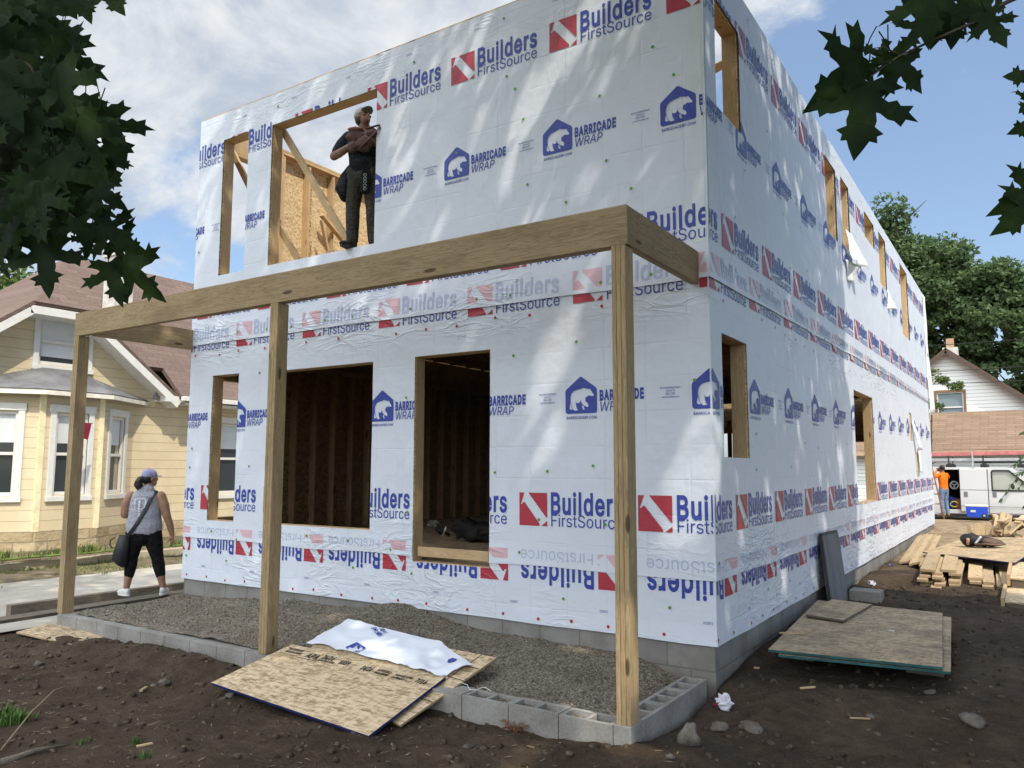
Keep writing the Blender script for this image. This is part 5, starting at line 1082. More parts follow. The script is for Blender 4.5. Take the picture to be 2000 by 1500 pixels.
INK = mat_plain('black_stamp', (0.03, 0.025, 0.02), 0.8)
st = []
L_ = ex.length
for x0, s_ in ((.10, 'TECO'), ):
    pass
def stamp(x, y, txt, cap, w): return text_tris(txt, x, y, cap, w, 44)
st += stamp(.06, -.055, '7/16 CATEGORY', .022, .20)+stamp(.06, -.09, 'THIS SIDE DOWN', .022, .22)+stamp(.36, -.10, 'APA', .055, .15)+stamp(.54, -.075, '24/16', .05, .15)+stamp(.54, -.11, 'RATED SHEATHING', .022, .20)+stamp(.78, -.09, '0359', .045, .12)
st += stamp(1.06, -.10, '24/16', .05, .13)+stamp(1.24, -.075, 'EXPOSURE 1', .022, .16)+stamp(1.24, -.11, 'SHEATHING', .022, .16)+stamp(1.45, -.085, 'THIS SIDE DOWN', .022, .20)+stamp(1.45, -.12, 'CATEGORY 1', .022, .17)+stamp(1.70, -.11, '7/16', .045, .12)
exn = ex.normalized(); eyn = (ey-exn*ey.dot(exn)).normalized()
for x0, y0, x1 in ((.04, -.025, .33), (.30, -.12, .52), (.95, -.12, 1.0), (.04, -.11, .28)): st += [[(x0, y0), (x1, y0), (x1, y0-.006), (x0, y0-.006)]]
for t in st: b.poly([T[3]+exn*(a*L_/1.9)+eyn*(.03-v*1.25)+n*.003 for a, v in t])
b.build('stamp_print', INK, ts, recalc=False)
# scrap of house wrap between the sheets
q = [on_u(598, 1258), on_u(680, 1212), on_u(858, 1256), on_u(925, 1306), on_u(882, 1330), on_u(862, 1324)]
SCR = mat_plain('scrap_wrap', (0.72, 0.76, 0.83), 0.45, 0.4, 0.05, 3)
b = MB(); c0 = sum(q, Vector())/len(q); nx_ = 28
def inside(p): return winding((p.x, p.y), [[(v.x, v.y) for v in q]]) != 0
# patch grid between the long edges
top = [q[1], q[2], q[3]]; bot = [q[0], on_u(770, 1298), q[5]]
def along(pl, t):
    t *= len(pl)-1; i = min(int(t), len(pl)-2); return pl[i].lerp(pl[i+1], t-i)
for j in range(13):
    for i in range(nx_+1):
        p = along(top, i/nx_).lerp(along(bot, i/nx_), j/12); w_ = abs(noise.noise(Vector((p.x*4+p.y*3, p.y*5, 3))))*.040+abs(noise.noise(Vector((p.x*9-p.y*6, p.y*9, 1))))*.022
        fold = 0.05*max(0, (i/nx_-.78)/.22)*max(0, 1-abs(j-4)/6)
        b.v.append((p.x, p.y, p.z+.006+w_+fold*.6))
for j in range(12):
    for i in range(nx_): b.f.append((j*(nx_+1)+i, j*(nx_+1)+i+1, (j+1)*(nx_+1)+i+1, (j+1)*(nx_+1)+i)); b.m.append(0); b.sm.append(True)
ar = Matrix.Rotation(radians(200), 3, 'Z')
def onscrap(tr, c, k, rot):
    R_ = Matrix.Rotation(radians(rot), 2)
    for t in tr:
        pp = []
        for a, v in t:
            w_ = R_ @ Vector((a*k, v*k)); x_, y_ = c.x+w_.x, c.y+w_.y
            # nearest sheet vertex height
            best = min(b.v[:13*(nx_+1)], key=lambda g: (g[0]-x_)**2+(g[1]-y_)**2); pp.append((x_, y_, best[2]+.008))
        b.poly(pp, 1)
onscrap([t for t in _hpoly if max(v for _, v in t) < .30], on_u(716, 1270), .50, 168); onscrap(text_tris('BARRICADE', 0, 0, .04, .25, 24), on_u(748, 1246), 1, 150); onscrap(text_tris('WRAP', 0, 0, .04, .15, 8), on_u(757, 1240), 1, 150); onscrap(text_tris('e', 0, 0, .16, None, 40), on_u(872, 1300), .6, 20)
tag(b.build('wrap_scrap', [SCR, INKB], recalc=False), 'crumpled white offcut of printed house wrap lying between the two sheets by the porch', 'wrap scrap')
# small dirty sheet, left
panel('osb_sheet', [px(32, 1234, 2, -.40), px(140, 1259, 2, -.42), px(213, 1242, 2, -.40), px(100, 1216, 2, -.37)], .018, (OSBDIRTY, WOODEND), 'small muddy OSB offcut on the dirt at the left porch corner', 'board')
# sheets right of the house
zt = -.065
A = [px(1500, 1268, 2, zt-.02), px(1841, 1303, 2, zt-.01), px(1841, 1197, 2, zt), px(1597, 1172, 2, zt-.01)]
panel('osb_sheet', [px(1520, 1278, 2, zt-.05), px(1857, 1312, 2, zt-.045), px(1858, 1205, 2, zt-.035), px(1620, 1180, 2, zt-.045)], .022, (OSBDIRTY, EDGEGREEN), 'muddy OSB sheet with green edges, underneath the large sheet right of the house', 'board')
panel('osb_sheet', A, .022, (OSBDIRTY, EDGEGREEN), 'large muddy OSB sheet with green edges lying right of the house corner', 'board')
panel('osb_sheet', [px(1574, 1200, 2, zt+.022), px(1647, 1211, 2, zt+.024), px(1703, 1180, 2, zt+.022), px(1625, 1170, 2, zt+.02)], .022, (OSBDIRTY, WOODOLD), 'small square OSB offcut on top of the large sheet right of the house', 'board')
ab = board('wood_scrap', px(1522, 1236, 2, zt+.012), px(1574, 1236, 2, zt+.015), .025, .012, WOODEND); tag(ab, 'thin lath on the left edge of the large muddy sheet', 'wood scrap')
for k, (u, v) in enumerate(((1545, 1290), (1800, 1320), (1800, 1230))):
    p = px(u, v, 2, zt-.12); o = board('support_block', (p.x-.14, p.y+(.25 if k < 2 else -.1), zt-.11), (p.x+.14, p.y+(.25 if k < 2 else -.1), zt-.11), .09, .09, WOODOLD); tag(o, ('old timber block under the left front of the large muddy sheet', 'old timber block under the right front of the large muddy sheet', 'old timber block under the back edge of the large muddy sheet')[k], 'block', 'blocks under the sheet')
# grey panel leaning on the side wall
tl, tr_ = px(1607, 1047, 0, .075), px(1637, 1040, 0, .075); bl, br_ = px(1624, 1168, 0, .17), px(1657, 1165, 0, .17)
bl = tl.lerp(bl, 1.38); br_ = tr_.lerp(br_, 1.38)
b = MB(); nrm = (br_-bl).cross(tl-bl).normalized(); nrm = nrm if nrm.x > 0 else -nrm
b.hexa([bl-nrm*.05, br_-nrm*.05, tr_-nrm*.05, tl-nrm*.05], [bl, br_, tr_, tl]); m = Mat('grey_sheet', 0.7, 0.3); n_ = m.noise(1.6, 5, .6, m.map((3, 3, .6))); m.color(m.ramp(n_, [(.3, (.10, .105, .11)), (.7, (.20, .205, .21))]))
t = thing('leaning_panel', 'tall grey panel with dark rim leaning against the wrapped side wall', 'panel', bl); b.build('face', m.m, t, .002)
b = MB(); DKR = mat_plain('dark_rim', (.03, .03, .032)); b.beam(br_-nrm*.022, tr_-nrm*.022, .07, .03, nrm); b.beam(tl-nrm*.022, tr_-nrm*.022, .07, .03, nrm); b.beam(bl-nrm*.022, tl-nrm*.022, .07, .03, nrm); b.build('rim', DKR, t)
# concrete blocks near it
p = px(1658, 1152, 2, -.10); q_ = px(1722, 1155, 2, -.10); b = MB(); b.box(p.x, q_.x, p.y, p.y+.3, -.55, -.10); tag(b.build('concrete_footing', CONC, bevel=.01), 'square grey concrete footing beside the leaning panel', 'block')
tag(board('plank', px(1762, 1190, 2, -.33), px(1797, 1166, 2, -.30), .14, .038, WOODEND), 'short plank half sunk in the dirt behind the large muddy sheet', 'plank')
# bundle of yellow boards against the foundation
for k in range(5):
    a = px(1762+k*10, 1099+k*1.5-(k % 2)*3, 2, -.17+.01*k); c = px(1808+k*6.5, 1032+k*3.2, 2, .02); 
    tag(board('long_board', a, a+(c-a).normalized()*(4.6+.12*(k % 3)), .11, .038, [WOODYL, WOODEND], None, (-.35, -.1, 1)), 'fresh yellow board in the bundle lying at the far foundation', 'lumber', 'yellow boards by the foundation')
# plywood sheet with tool belt
PW = mat_osb('plywood', (0.33, 0.24, 0.13), (0.46, 0.35, 0.21), .5, .45); zp = .02
P4 = [px(1802, 1078, 2, zp-.02), px(1982, 1099, 2, zp+.03), px(2060, 1050, 2, zp+.03), px(1892, 1049, 2, zp-.02)]
panel('plywood_sheet', P4, .02, (PW, EDGEBLUE), 'broad plywood sheet on the lumber stack, holding the tool belt', 'board')
# lumber stack: planks lying along y, ends towards us
def zq(v, y): return px(1850, v, 1, y).z
i = 0
stack = [  # (left px, right px, top px) of the end faces, front distance y, length
 ((1811, 1105), (1877, 1105), 6.95, 2.6), ((1852, 1107), (1877, 1109), 6.80, 2.6),
 ((1828, 1111), (1851, 1112), 6.55, 2.8)]
rows = [(-.235, [(.86, .14), (1.03, .14), (1.22, .14), (1.52, .14), (1.70, .14)]), (-.193, [(.90, .14), (1.07, .14), (1.27, .14), (1.50, .14), (1.66, .14), (1.84, .14)]),
        (-.151, [(.85, .14), (1.06, .14), (1.25, .14), (1.52, .15), (1.68, .14), (1.90, .14)]), (-.109, [(.87, .14), (1.04, .14), (1.26, .14), (1.50, .19)]),
        (-.067, [(.87, .14), (1.03, .14), (1.25, .17)]), (-.025, [(.90, .2), (1.16, .2)])]
rg = random.Random(6)
for j, (z_, xs) in enumerate(rows):
    for k, (x_, w_) in enumerate(xs):
        y0 = 6.6+rg.uniform(-.18, .18)+j*.06; o = board('plank', (x_+rg.uniform(-.01, .01), y0, z_), (x_-.12+rg.uniform(-.02, .02), y0+2.6+rg.uniform(-.2, .2), z_+.02), w_, .038, [WOODYL, WOODEND])
        tag(o, 'plank in the neat lumber stack in front of the plywood sheet', 'lumber', 'planks of the lumber stack')
# jumbled offcuts pile
rg = random.Random(9); pc = px(1965, 1035, 1, 15.2)
for k in range(66):
    lay = k//14; x_ = pc.x-.25+rg.uniform(0, 1.3)-(0 if lay else .0); y_ = 15.2+rg.uniform(-.4, .7); z_ = -.10+.02+lay*.095+rg.uniform(0, .06)
    if x_ < 1.4 and lay > 2: x_ += .35
    an = rg.gauss(1.57, .35); ti = rg.gauss(0, .25); L_ = rg.uniform(.3, .6); d = Vector((cos(an)*cos(ti), sin(an)*cos(ti), sin(ti))); c_ = Vector((x_, y_, z_))
    tag(board('lumber_offcut', c_-d*L_/2, c_+d*L_/2, rg.choice((.14, .14, .09)), .038, [WOODYL, WOODEND], None, (rg.gauss(0, .7), 0, 1)), 'short lumber offcut in the jumbled pile at the right edge', 'lumber', 'offcuts in the jumbled pile')
for k, u in enumerate((1898, 1911, 1921, 1930, 1940)):
    p = px(u, 1046, 1, 14.9); tag(board('lumber_offcut', (p.x, 14.9, p.z), (p.x+.03*(k-2), 15.0, p.z+.24+.03*(k % 2)), .11, .038, [WOODEND, WOODEND], None, (.25*(k-2), -1, .2)), 'offcut standing on end left of the jumbled pile', 'lumber', 'offcuts standing on end')
for k, (u, h_) in enumerate(((1946, .42), (1957, .50), (1968, .46))):
    p = px(u, 1046, 1, 14.8); tag(board('lumber_offcut', (p.x-.03, 14.8, p.z), (p.x+.05, 15.1, p.z+h_), .13, .038, [WOODYL, WOODEND], None, (.5, -1, .3)), 'longer offcut leaning upright against the jumbled pile', 'lumber', 'offcuts leaning on the pile')
# framed panels at the right edge
for k, (z_, y0, y1, x0) in enumerate(((-.13, 4.95, 7.2, 1.86), (.0, 6.3, 8.6, 1.90))):
    t = thing('framed_panel', ('lower of two framed OSB floor panels stacked at the right edge', 'upper of two framed OSB floor panels stacked at the right edge')[k], 'panel', (x0, y0, z_), 'framed panels')
    b = MB(); b.hexa([(x0+.05, y0, z_-.02), (x0+1.3, y0-.1, z_-.02), (x0+1.3, y1-.1, z_-.02), (x0+.05, y1, z_-.02)], [(x0+.05, y0, z_), (x0+1.3, y0-.1, z_), (x0+1.3, y1-.1, z_), (x0+.05, y1, z_)]); b.build('deck', OSB, t)
    board('edge_board', (x0+.028, y0-.03, z_-.03), (x0+.028, y1, z_-.03), .04, .15, WOODEND, t); board('end_board', (x0+.06, y0+.03, z_-.085), (x0+1.3, y0-.07, z_-.085), .04, .12, WOODOLD, t)
for k, y0 in enumerate((5.3, 6.9)):
    tag(board('support_block', (1.80+.06*k, y0, -.27), (2.9, y0, -.27), .10, .16, WOODOLD), ('timber bearer under the front of the stacked floor panels', 'timber bearer under the back of the stacked floor panels')[k], 'timber')
# tool belt on the plywood
tb = px(1908, 1066, 2, zp+.03); t = thing('tool_belt', 'black and brown leather tool belt heaped on the plywood sheet', 'tool belt', tb)
BLKC = mat_plain('black_nylon', (0.02, 0.018, 0.018), .7); BRN = mat_plain('brown_leather', (0.10, 0.06, 0.035), .55, .4, .3)
def lumpy(sd, amt=.25): return lambda q: q*(1+amt*noise.noise(q.normalized()*1.8+Vector((sd, 0, 0))))
b = MB(); b.ball(tb+Vector((-.08, .05, .10)), .21, .16, .12, None, 18, 12, 0, lumpy(1)); b.ball(tb+Vector((.10, .10, .08)), .14, .12, .10, None, 14, 10, 0, lumpy(2)); b.build('pouch', BLKC, t)
b = MB(); b.ball(tb+Vector((.20, .02, .07)), .19, .12, .075, Matrix.Rotation(-.2, 3, 'Z'), 18, 12, 0, lumpy(4)); b.tube([tb+Vector((-.02, -.13, .03)), tb+Vector((.15, -.15, .05)), tb+Vector((.34, -.10, .04)), tb+Vector((.42, .02, .05)), tb+Vector((.36, .12, .10)), tb+Vector((.2, .16, .14))], [(.02, .05)]*6, 8, flat=(0, 0, 1)); b.build('leather_pouch', BRN, t)
b = MB(); b.tube([tb+Vector((-.02+.02*i, -.125+.01*i, .04+.028*i)) for i in range(6)], .022, 8); b.build('chain_strap', AL, t)
b = MB(); b.tube([tb+Vector((-.14, -.10, .02)), tb+Vector((-.13, -.115, .14))], .025, 8); b.build('handle', mat_plain('tan_handle', (.40, .22, .15)), t)
# timbers and plank beside the driveway
a = px(35, 1186, 2, -.33); a2 = Vector((-8.92, 7, -.33))
o = board('edge_timber', (-9.0, a.y, -.40), (-8.90, 7.5, -.40), .13, .15, WOODOLD); tag(o, 'long weathered timber edging the driveway left of the porch', 'timber')
o = board('edge_timber', (-9.06, a.y+.08, -.50), (-9.06, a.y+.3, -.50), .16, .16, CONC); tag(o, 'grey block under the near end of the driveway timber', 'block')
o = board('walk_plank', (-7.93, -3.2, -.325), (-8.28, 5.2, -.315), .26, .04, WOODOLD, warp=-.01); tag(o, 'long plank walkway the woman stands on beside the porch', 'plank')
# rocks
def ground_at(u, v):
    p = px(u, v, 2, -.40)
    for _ in range(8): p = px(u, v, 2, .5*p.z+.5*hg(p.x, p.y))
    return p
rg = random.Random(31)
m = Mat('rock', .9, .2); n_ = m.noise(9, 6, .65); m.color(m.ramp(n_, [(.3, (.07, .058, .045)), (.55, (.155, .135, .11)), (.75, (.26, .235, .20))])); m.bump(n_, .5, .012); ROCK = m.m
for (u, v, r, fl, lab) in ((1345, 1452, .098, 1.15, 'upright pale angular rock, tallest on the dirt in the right foreground'), (1468, 1422, .10, .35, 'flat dark slab of rock in the right foreground'), (1405, 1423, .085, .45, 'rounded dark stone half sunk between the upright rock and the flat slab'), (1350, 1407, .062, .5, 'smooth grey stone by the right porch corner'),
    (320, 1337, .065, .7, 'grey stone alone on the dirt left of the leaning sheet'), (450, 1359, .052, .45, 'flat grey stone against the blue edge of the leaning sheet'), (915, 1462, .05, .5, 'pale flat stone in the dirt at the bottom middle'), (1900, 1412, .085, .6, 'large brown clod at the far right of the foreground'),
    (1815, 1355, .055, .5, 'small grey stone on the dirt below the large muddy sheet'), (75, 1300, .05, .7, 'brown stone on the dirt at the far left'), (1278, 1432, .055, .8, 'brown clod in front of the right porch post'), (1180, 1440, .05, .9, 'dark clod against the porch blocks left of the right post'), (300, 1340, .025, .6, 'small pale chip beside the lone grey stone'), (1310, 1480, .03, .7, 'small stone at the foot of the upright rock'), (1700, 1400, .035, .5, 'small grey stone in the open dirt at right'), (1250, 1418, .045, .6, 'grey stone at the foot of the right porch post')):
    p = ground_at(u, v); r *= .82; b = MB(); stone(b, (p.x, p.y, p.z+r*fl*.35), r, rg, fl, 0, 14, 10); tag(b.build('rock', ROCK, recalc=False), lab, 'rock')
# scraps and litter
def at(u, v, z=-.47):
    return ground_at(u, v)
def scrap(u0, v0, u1, v1, w, h, mt, lab, z=-.46, cat='wood scrap', nm='wood_scrap'):
    if z < -.4: a, c = ground_at(u0, v0), ground_at(u1, v1)
    else: a, c = px(u0, v0, 2, z), px(u1, v1, 2, z)
    a.z = max(hg(a.x, a.y), z-.1)+h*.6; c.z = max(hg(c.x, c.y), z-.1)+h*.6+.004; return tag(board(nm, a, c, w, h, mt), lab, cat)
scrap(1293, 1396, 1345, 1386, .05, .05, WOODEND, 'cut length of lumber against the side of the porch blocks')
scrap(1563, 1347, 1592, 1345, .02, .015, WOODEND, 'bright splinter of wood on the dirt below the large muddy sheet')
scrap(1458, 1312, 1478, 1308, .05, .02, WOODEND, 'small pale wood chip beside the foundation corner')
scrap(1660, 1404, 1700, 1407, .012, .012, WOODEND, 'thin stick on the open dirt at right')
scrap(267, 1460, 298, 1455, .03, .012, WOODEND, 'pale split of wood on the dirt at the lower left')
scrap(275, 1352, 286, 1346, .03, .02, WOODEND, 'tiny pale wood chip left of the leaning sheet')
scrap(1395, 1365, 1450, 1345, .035, .03, WOODOLD, 'dark stick lying towards the foundation corner')
scrap(1090, 1240, 1160, 1247, .06, .02, WOODEND, 'brown strip of wood on the gravel near the wall', -.17)
scrap(829, 1180, 830, 1199, .014, .014, WOODEND, 'short pale stake standing in the gravel by the wall', -.08)
b = MB(); pts = [at(2, 1470), at(60, 1410), at(105, 1365), at(128, 1346)]; [setattr(p, 'z', p.z+.02+.05*(i in (1, 2))) for i, p in enumerate(pts)]; b.tube(pts, .006, 6); tag(b.build('stalk', mat_plain('dry_stalk', (.26, .20, .12))), 'long dry stalk lying on the dirt at the lower left', 'stalk')
b = MB(); pts = [at(0, 1495), at(70, 1470), at(138, 1458)]; [setattr(p, 'z', p.z+.015) for p in pts]; b.tube(pts, [.028, .016, .006], 8); tag(b.build('root', WOODOLD), 'brown root at the bottom left corner', 'root')
def crumple(c, r, mats, seed, sq=.6, parts=((1, 0),)):
    b = MB()
    def fn(q): 
        d = q.normalized(); return q*(.75+.55*noise.noise(d*2.6+Vector((seed, 0, 0)))+.3*noise.noise(d*6+Vector((0, seed, 0))))
    b.ball(c, r, r*.8, r*sq, Matrix.Rotation(seed, 3, 'Z'), 16, 10, 0, fn)
    if len(mats) > 1: b.ball(Vector(c)+Vector((-r*.5, -r*.3, -r*.25)), r*.7, r*.5, r*.35, None, 12, 8, 1, fn)
    for i in range(len(b.sm)): b.sm[i] = False
    return b
tag(crumple(at(1398, 1372)+Vector((.10, -.10, .04)), .075, (0, 1), 3.3, 1.1).build('paper_litter', [mat_plain('white_paper', (.66, .66, .72)), mat_plain('maroon_paper', (.16, .02, .03))], recalc=False), 'crumpled white and maroon wrapper by the foundation corner', 'litter')
tag(crumple(px(1740, 1107, 2, -.22), .10, (0,), 5.1, .5).build('litter_bag', mat_plain('purple_bag', (.13, .10, .22), .4), recalc=False), 'purple crumpled bag beside the foundation', 'litter')
tag(crumple(px(1702, 1140, 2, -.22), .09, (0,), 8.2, .6).build('litter_bag', mat_plain('grey_plastic_bag', (.45, .47, .50), .35), recalc=False), 'grey plastic bag by the foundation behind the concrete footing', 'litter')
tag(crumple(px(1885, 1156, 2, -.24), .08, (0,), 2.2, .35).build('litter_bag', mat_plain('blue_grey_bag', (.12, .12, .22), .4), recalc=False), 'dull blue bag flattened in front of the lumber stack', 'litter')
tag(crumple(px(1740, 1232, 2, zt+.0), .035, (0,), 2.9, .3).build('paper_litter', mat_plain('white_tissue', (.62, .61, .60)), recalc=False), 'small white tissue on the large muddy sheet', 'litter')
for k, (u, v) in enumerate(((1462, 1282), (1478, 1262), (1455, 1300))):
    tag(crumple(at(u, v, -.36)+Vector((0, 0, .04)), .08, (0,), 1.7+k, .6).build('rubble', ROCK, recalc=False), 'broken rubble in the trench beside the foundation corner', 'rubble', 'rubble in the trench')
b = MB(); pts = [at(886, 1388), at(900, 1400), at(925, 1408), at(950, 1412)]; [setattr(p, 'z', p.z+.02) for p in pts]; b.tube(pts, [(.002, .022)]*4, 8, flat=(0, 1, 0)); tag(b.build('caution_tape', mat_plain('yellow_tape', (.55, .42, .02), .4)), 'yellow strip of tape on the dirt below the porch blocks', 'tape')
b = MB(); p = at(1005, 1428); 
for k in range(14):
    an = rnd.uniform(0, 6.28); b.tube([p+Vector((rnd.gauss(0, .04), rnd.gauss(0, .02), .0)), p+Vector((cos(an)*.07, sin(an)*.04, .05)), p+Vector((cos(an)*.13, sin(an)*.06, .03+.05*rnd.random()))], [.006, .004, .002], 5)
tag(b.build('root', mat_plain('red_roots', (.16, .07, .04))), 'tangle of reddish roots in front of the porch blocks', 'root')
b = MB(); pts = [px(900, 1338, 2, -.24)+Vector((.05*i, .02*sin(i*2), .02*cos(i*1.3))) for i in range(7)]; b.tube(pts, .003, 5); tag(b.build('string', WHITE), 'white string hanging off the lower OSB sheet by the porch', 'string')

# bag and rubbish on the floor inside the doorway
p = px(918, 1052, 2, .52); t = thing('work_bag', 'black work bag slumped on the floor inside the doorway', 'bag', p); b = MB(); b.ball(p+Vector((.05, .1, .08)), .36, .2, .12, None, 26, 16, 0, lumpy(3, .6)); b.ball(p+Vector((-.16, .08, .13)), .20, .14, .12, None, 20, 12, 0, lumpy(15, .7)); b.ball(p+Vector((.22, .05, .13)), .18, .12, .08, None, 20, 12, 0, lumpy(25, .7)); b.build('body', BLKC, t)
b = MB(); b.tube([p+Vector((-.30, -.06, .03)), p+Vector((-.42, -.12, .10)), p+Vector((-.52, -.08, .12)), p+Vector((-.50, 0, .04))], .022, 8); b.build('strap', BLKC, t); b = MB(); b.tube([p+Vector((-.36, -.13, .02)), p+Vector((-.30, -.14, .16))], .012, 6); b.build('buckle', AL, t)
p = px(845, 1030, 2, .5); tag(crumple(p+Vector((0, 0, .06)), .12, (0,), 4.4, .5).build('paper_litter', mat_plain('grey_paper', (.35, .33, .30)), recalc=False), 'crumpled pale paper on the floor inside the doorway', 'litter')
# ---------------------------------------------------------------- trees
import numpy as np
def leaf_mat(name, dark, mid, light, trans=0.25, sc=1.2):
    m = Mat(name, 0.6, 0.16); n = m.noise(sc, 4, 0.6); n2 = m.noise(9, 3); r = m.math('ADD', m.math('MULTIPLY', n, 0.6), m.math('MULTIPLY', n2, 0.4))
    c = m.ramp(r, [(0.32, dark), (0.5, mid), (0.68, light)]); m.color(c)
    t = m.node('ShaderNodeBsdfTranslucent'); m.put(t, 0, c); x = m.node('ShaderNodeMixShader'); x.inputs[0].default_value = trans
    m.l.new(m.b.outputs[0], x.inputs[1]); m.l.new(t.outputs[0], x.inputs[2]); m.l.new(x.outputs[0], m.n['Material Output'].inputs[0]); return m.m
BARK = Mat('bark', 0.95, 0.1); _n = BARK.noise(6, 6, 0.65, BARK.map((3, 3, .6))); BARK.color(BARK.ramp(_n, [(.3, (.045, .035, .027)), (.7, (.13, .105, .08))])); BARK.bump(_n, 1.0, .03); BARK = BARK.m
def leaf_quads(P, size, rs, up=0.35, aspect=0.62):
    """leaf-shaped faces (a folded rhombus each) at points P"""
    n = len(P); d = rs.normal(size=(n, 3)); d /= np.linalg.norm(d, axis=1)[:, None]
    nr = rs.normal(size=(n, 3)); nr[:, 2] += up*3; nr /= np.linalg.norm(nr, axis=1)[:, None]
    d -= nr*(d*nr).sum(1)[:, None]; d /= np.linalg.norm(d, axis=1)[:, None]; s = np.cross(nr, d)
    L = (size*rs.uniform(.6, 1.25, n))[:, None]; w = L*aspect/2
    a = P-d*L/2; c = P+d*L/2; b = P+s*w+nr*L*.10; e = P-s*w+nr*L*.10
    V = np.stack([a, b, c, e], 1).reshape(-1, 3); F = np.arange(4*n).reshape(-1, 4); return V, F
def mesh_np(name, V, F, mat, parent):
    me = bpy.data.meshes.new(name); n = len(F)
    me.vertices.add(len(V)); me.vertices.foreach_set('co', V.astype(np.float32).ravel()); me.loops.add(4*n); me.loops.foreach_set('vertex_index', F.astype(np.int32).ravel())
    me.polygons.add(n); me.polygons.foreach_set('loop_start', np.arange(0, 4*n, 4, dtype=np.int32)); me.polygons.foreach_set('loop_total', np.full(n, 4, dtype=np.int32))
    me.materials.append(mat); me.update(); me.validate(); o = bpy.data.objects.new(name, me); return attach(o, parent)
def limbs(b, base, top, r0, n, spread, rg, lo=.35):
    base = Vector(base); top = Vector(top); pts = [base.lerp(top, i/6)+Vector((rg.gauss(0, .05), rg.gauss(0, .05), 0))*(i > 0)*6*r0 for i in range(7)]
    b.tube(pts, [r0*1.35]+[r0*(1-.13*i) for i in range(1, 7)], 10)
    for k in range(n):
        t = lo+(.95-lo)*k/max(1, n-1); i = min(5, int(t*6)); p = pts[i].lerp(pts[i+1], t*6-i); an = k*2.4+rg.uniform(-.4, .4); L_ = spread*(1.1-.6*abs(t-.5))*rg.uniform(.7, 1.1)
        d = Vector((cos(an), sin(an), rg.uniform(.25, .8))); q = [p+d*L_*s_+Vector((0, 0, .10*L_*s_*s_)) for s_ in (0, .3, .65, 1)]
        rr = r0*(.5-.3*t); b.tube(q, [rr, rr*.75, rr*.5, rr*.2], 7)
def clump_tree(name, base, blobs, mat, label, size, per, seed, r0=.25, cat='tree', group=None, rc=(.55, 1.0)):
    """blobs: list of (centre, radii, clumps)"""
    rs = np.random.RandomState(seed); rg = random.Random(seed); t = thing(name, label, cat, base, group); Ps = []
    for (c, r, n) in blobs:
        for _ in range(n):
            d = rs.normal(size=3); d /= np.linalg.norm(d); k = rs.uniform(.45, 1.0)**.6; cc = np.array(c)+d*k*np.array(r); rad = rs.uniform(*rc)
            q = rs.normal(size=(per, 3)); q /= np.linalg.norm(q, axis=1)[:, None]; q *= rs.uniform(.25, 1, (per, 1))**.5
            Ps.append(cc+q*rad*np.array([1.1, 1.1, .75]))
    V, F = leaf_quads(np.concatenate(Ps), size, rs); mesh_np('crown', V, F, mat, t)
    b = MB(); zc = max(c[2]+r[2]*.4 for c, r, n in blobs); c0 = blobs[0][0]; limbs(b, base, (c0[0], c0[1], zc), r0, 9, max(blobs[0][1][:2])*.8, rg); b.build('trunk', BARK, t, recalc=False); return t
GRN = leaf_mat('background_leaves', (0.058, 0.100, 0.040), (0.105, 0.160, 0.068), (0.165, 0.225, 0.105), .38)
GRN2 = leaf_mat('light_leaves', (0.06, 0.10, 0.02), (0.11, 0.16, 0.04), (0.17, 0.21, 0.07))
def bl(u, v, Y, rx, ry, rz, n): p = px(u, v, 1, Y); return ((p.x, p.y, p.z), (rx, ry, rz), n)
g = 'trees behind the white house'
clump_tree('tree', (-3.6, 45, 0), [bl(1770, 590, 45, 2.1, 2.5, 3.2, 55), bl(1738, 425, 45, .55, .7, 1.1, 7), bl(1765, 480, 45, .9, 1.0, 1.2, 12), bl(1800, 520, 45, 1.1, 1.2, 1.3, 16), bl(1715, 500, 45, 1.2, 1.2, 2.6, 16)], GRN, 'tall green tree with a thin pointed top, nearest the house end', .34, 130, 3, .3, group=g)
clump_tree('tree', (-.4, 47, 0), [bl(1850, 610, 47, 2.3, 2.6, 3.2, 55), bl(1840, 508, 47, 1.2, 1.2, 1.0, 16), bl(1872, 545, 47, 1.3, 1.3, 1.2, 16), bl(1845, 730, 47, 2.4, 2.4, 2.2, 30)], GRN, 'broad green tree above the chimney of the white house', .34, 130, 5, .3, group=g)
clump_tree('tree', (2.9, 46, 0), [bl(1945, 630, 46, 2.4, 2.6, 2.9, 55), bl(1915, 545, 46, 1.0, 1.1, .9, 13), bl(1950, 540, 46, .9, 1.0, .8, 12), bl(1985, 600, 46, 1.0, 1.0, 1.2, 12), bl(1960, 740, 46, 2.6, 2.4, 2.2, 34)], GRN, 'green tree at the right behind the sloping white gable', .34, 130, 8, .3, group=g)
clump_tree('tree', (7.5, 45, 0), [bl(2080, 700, 45, 2.2, 2.4, 3.4, 60)], GRN, 'green tree at the right edge beyond the wires', .36, 120, 12, .3, group=g)
p = px(10, 545, 0, -34); clump_tree('tree', (p.x, p.y, -.4), [((p.x, p.y, p.z-.7), (1.8, 1.8, 1.0), 26), ((p.x, p.y+.4, p.z-2.4), (2.4, 2.4, 1.8), 30)], GRN2, 'pale green tree behind the roof of the yellow house', .30, 110, 14, .25)
p = px(1840, 790, 1, 29.0); q_ = px(1885, 785, 1, 29.0)
clump_tree('tree', (p.x-.6, 29.3, -.3), [(px(1822, 792, 1, 29), (.30, .3, .22), 7), (px(1838, 745, 1, 29), (.25, .3, .12), 5), (px(1862, 753, 1, 29), (.30, .3, .10), 6), (px(1818, 735, 1, 29), (.3, .3, .3), 6)], GRN2, 'sapling with a thin leafy branch crossing the white gable', .11, 60, 17, .05, rc=(.14, .25))
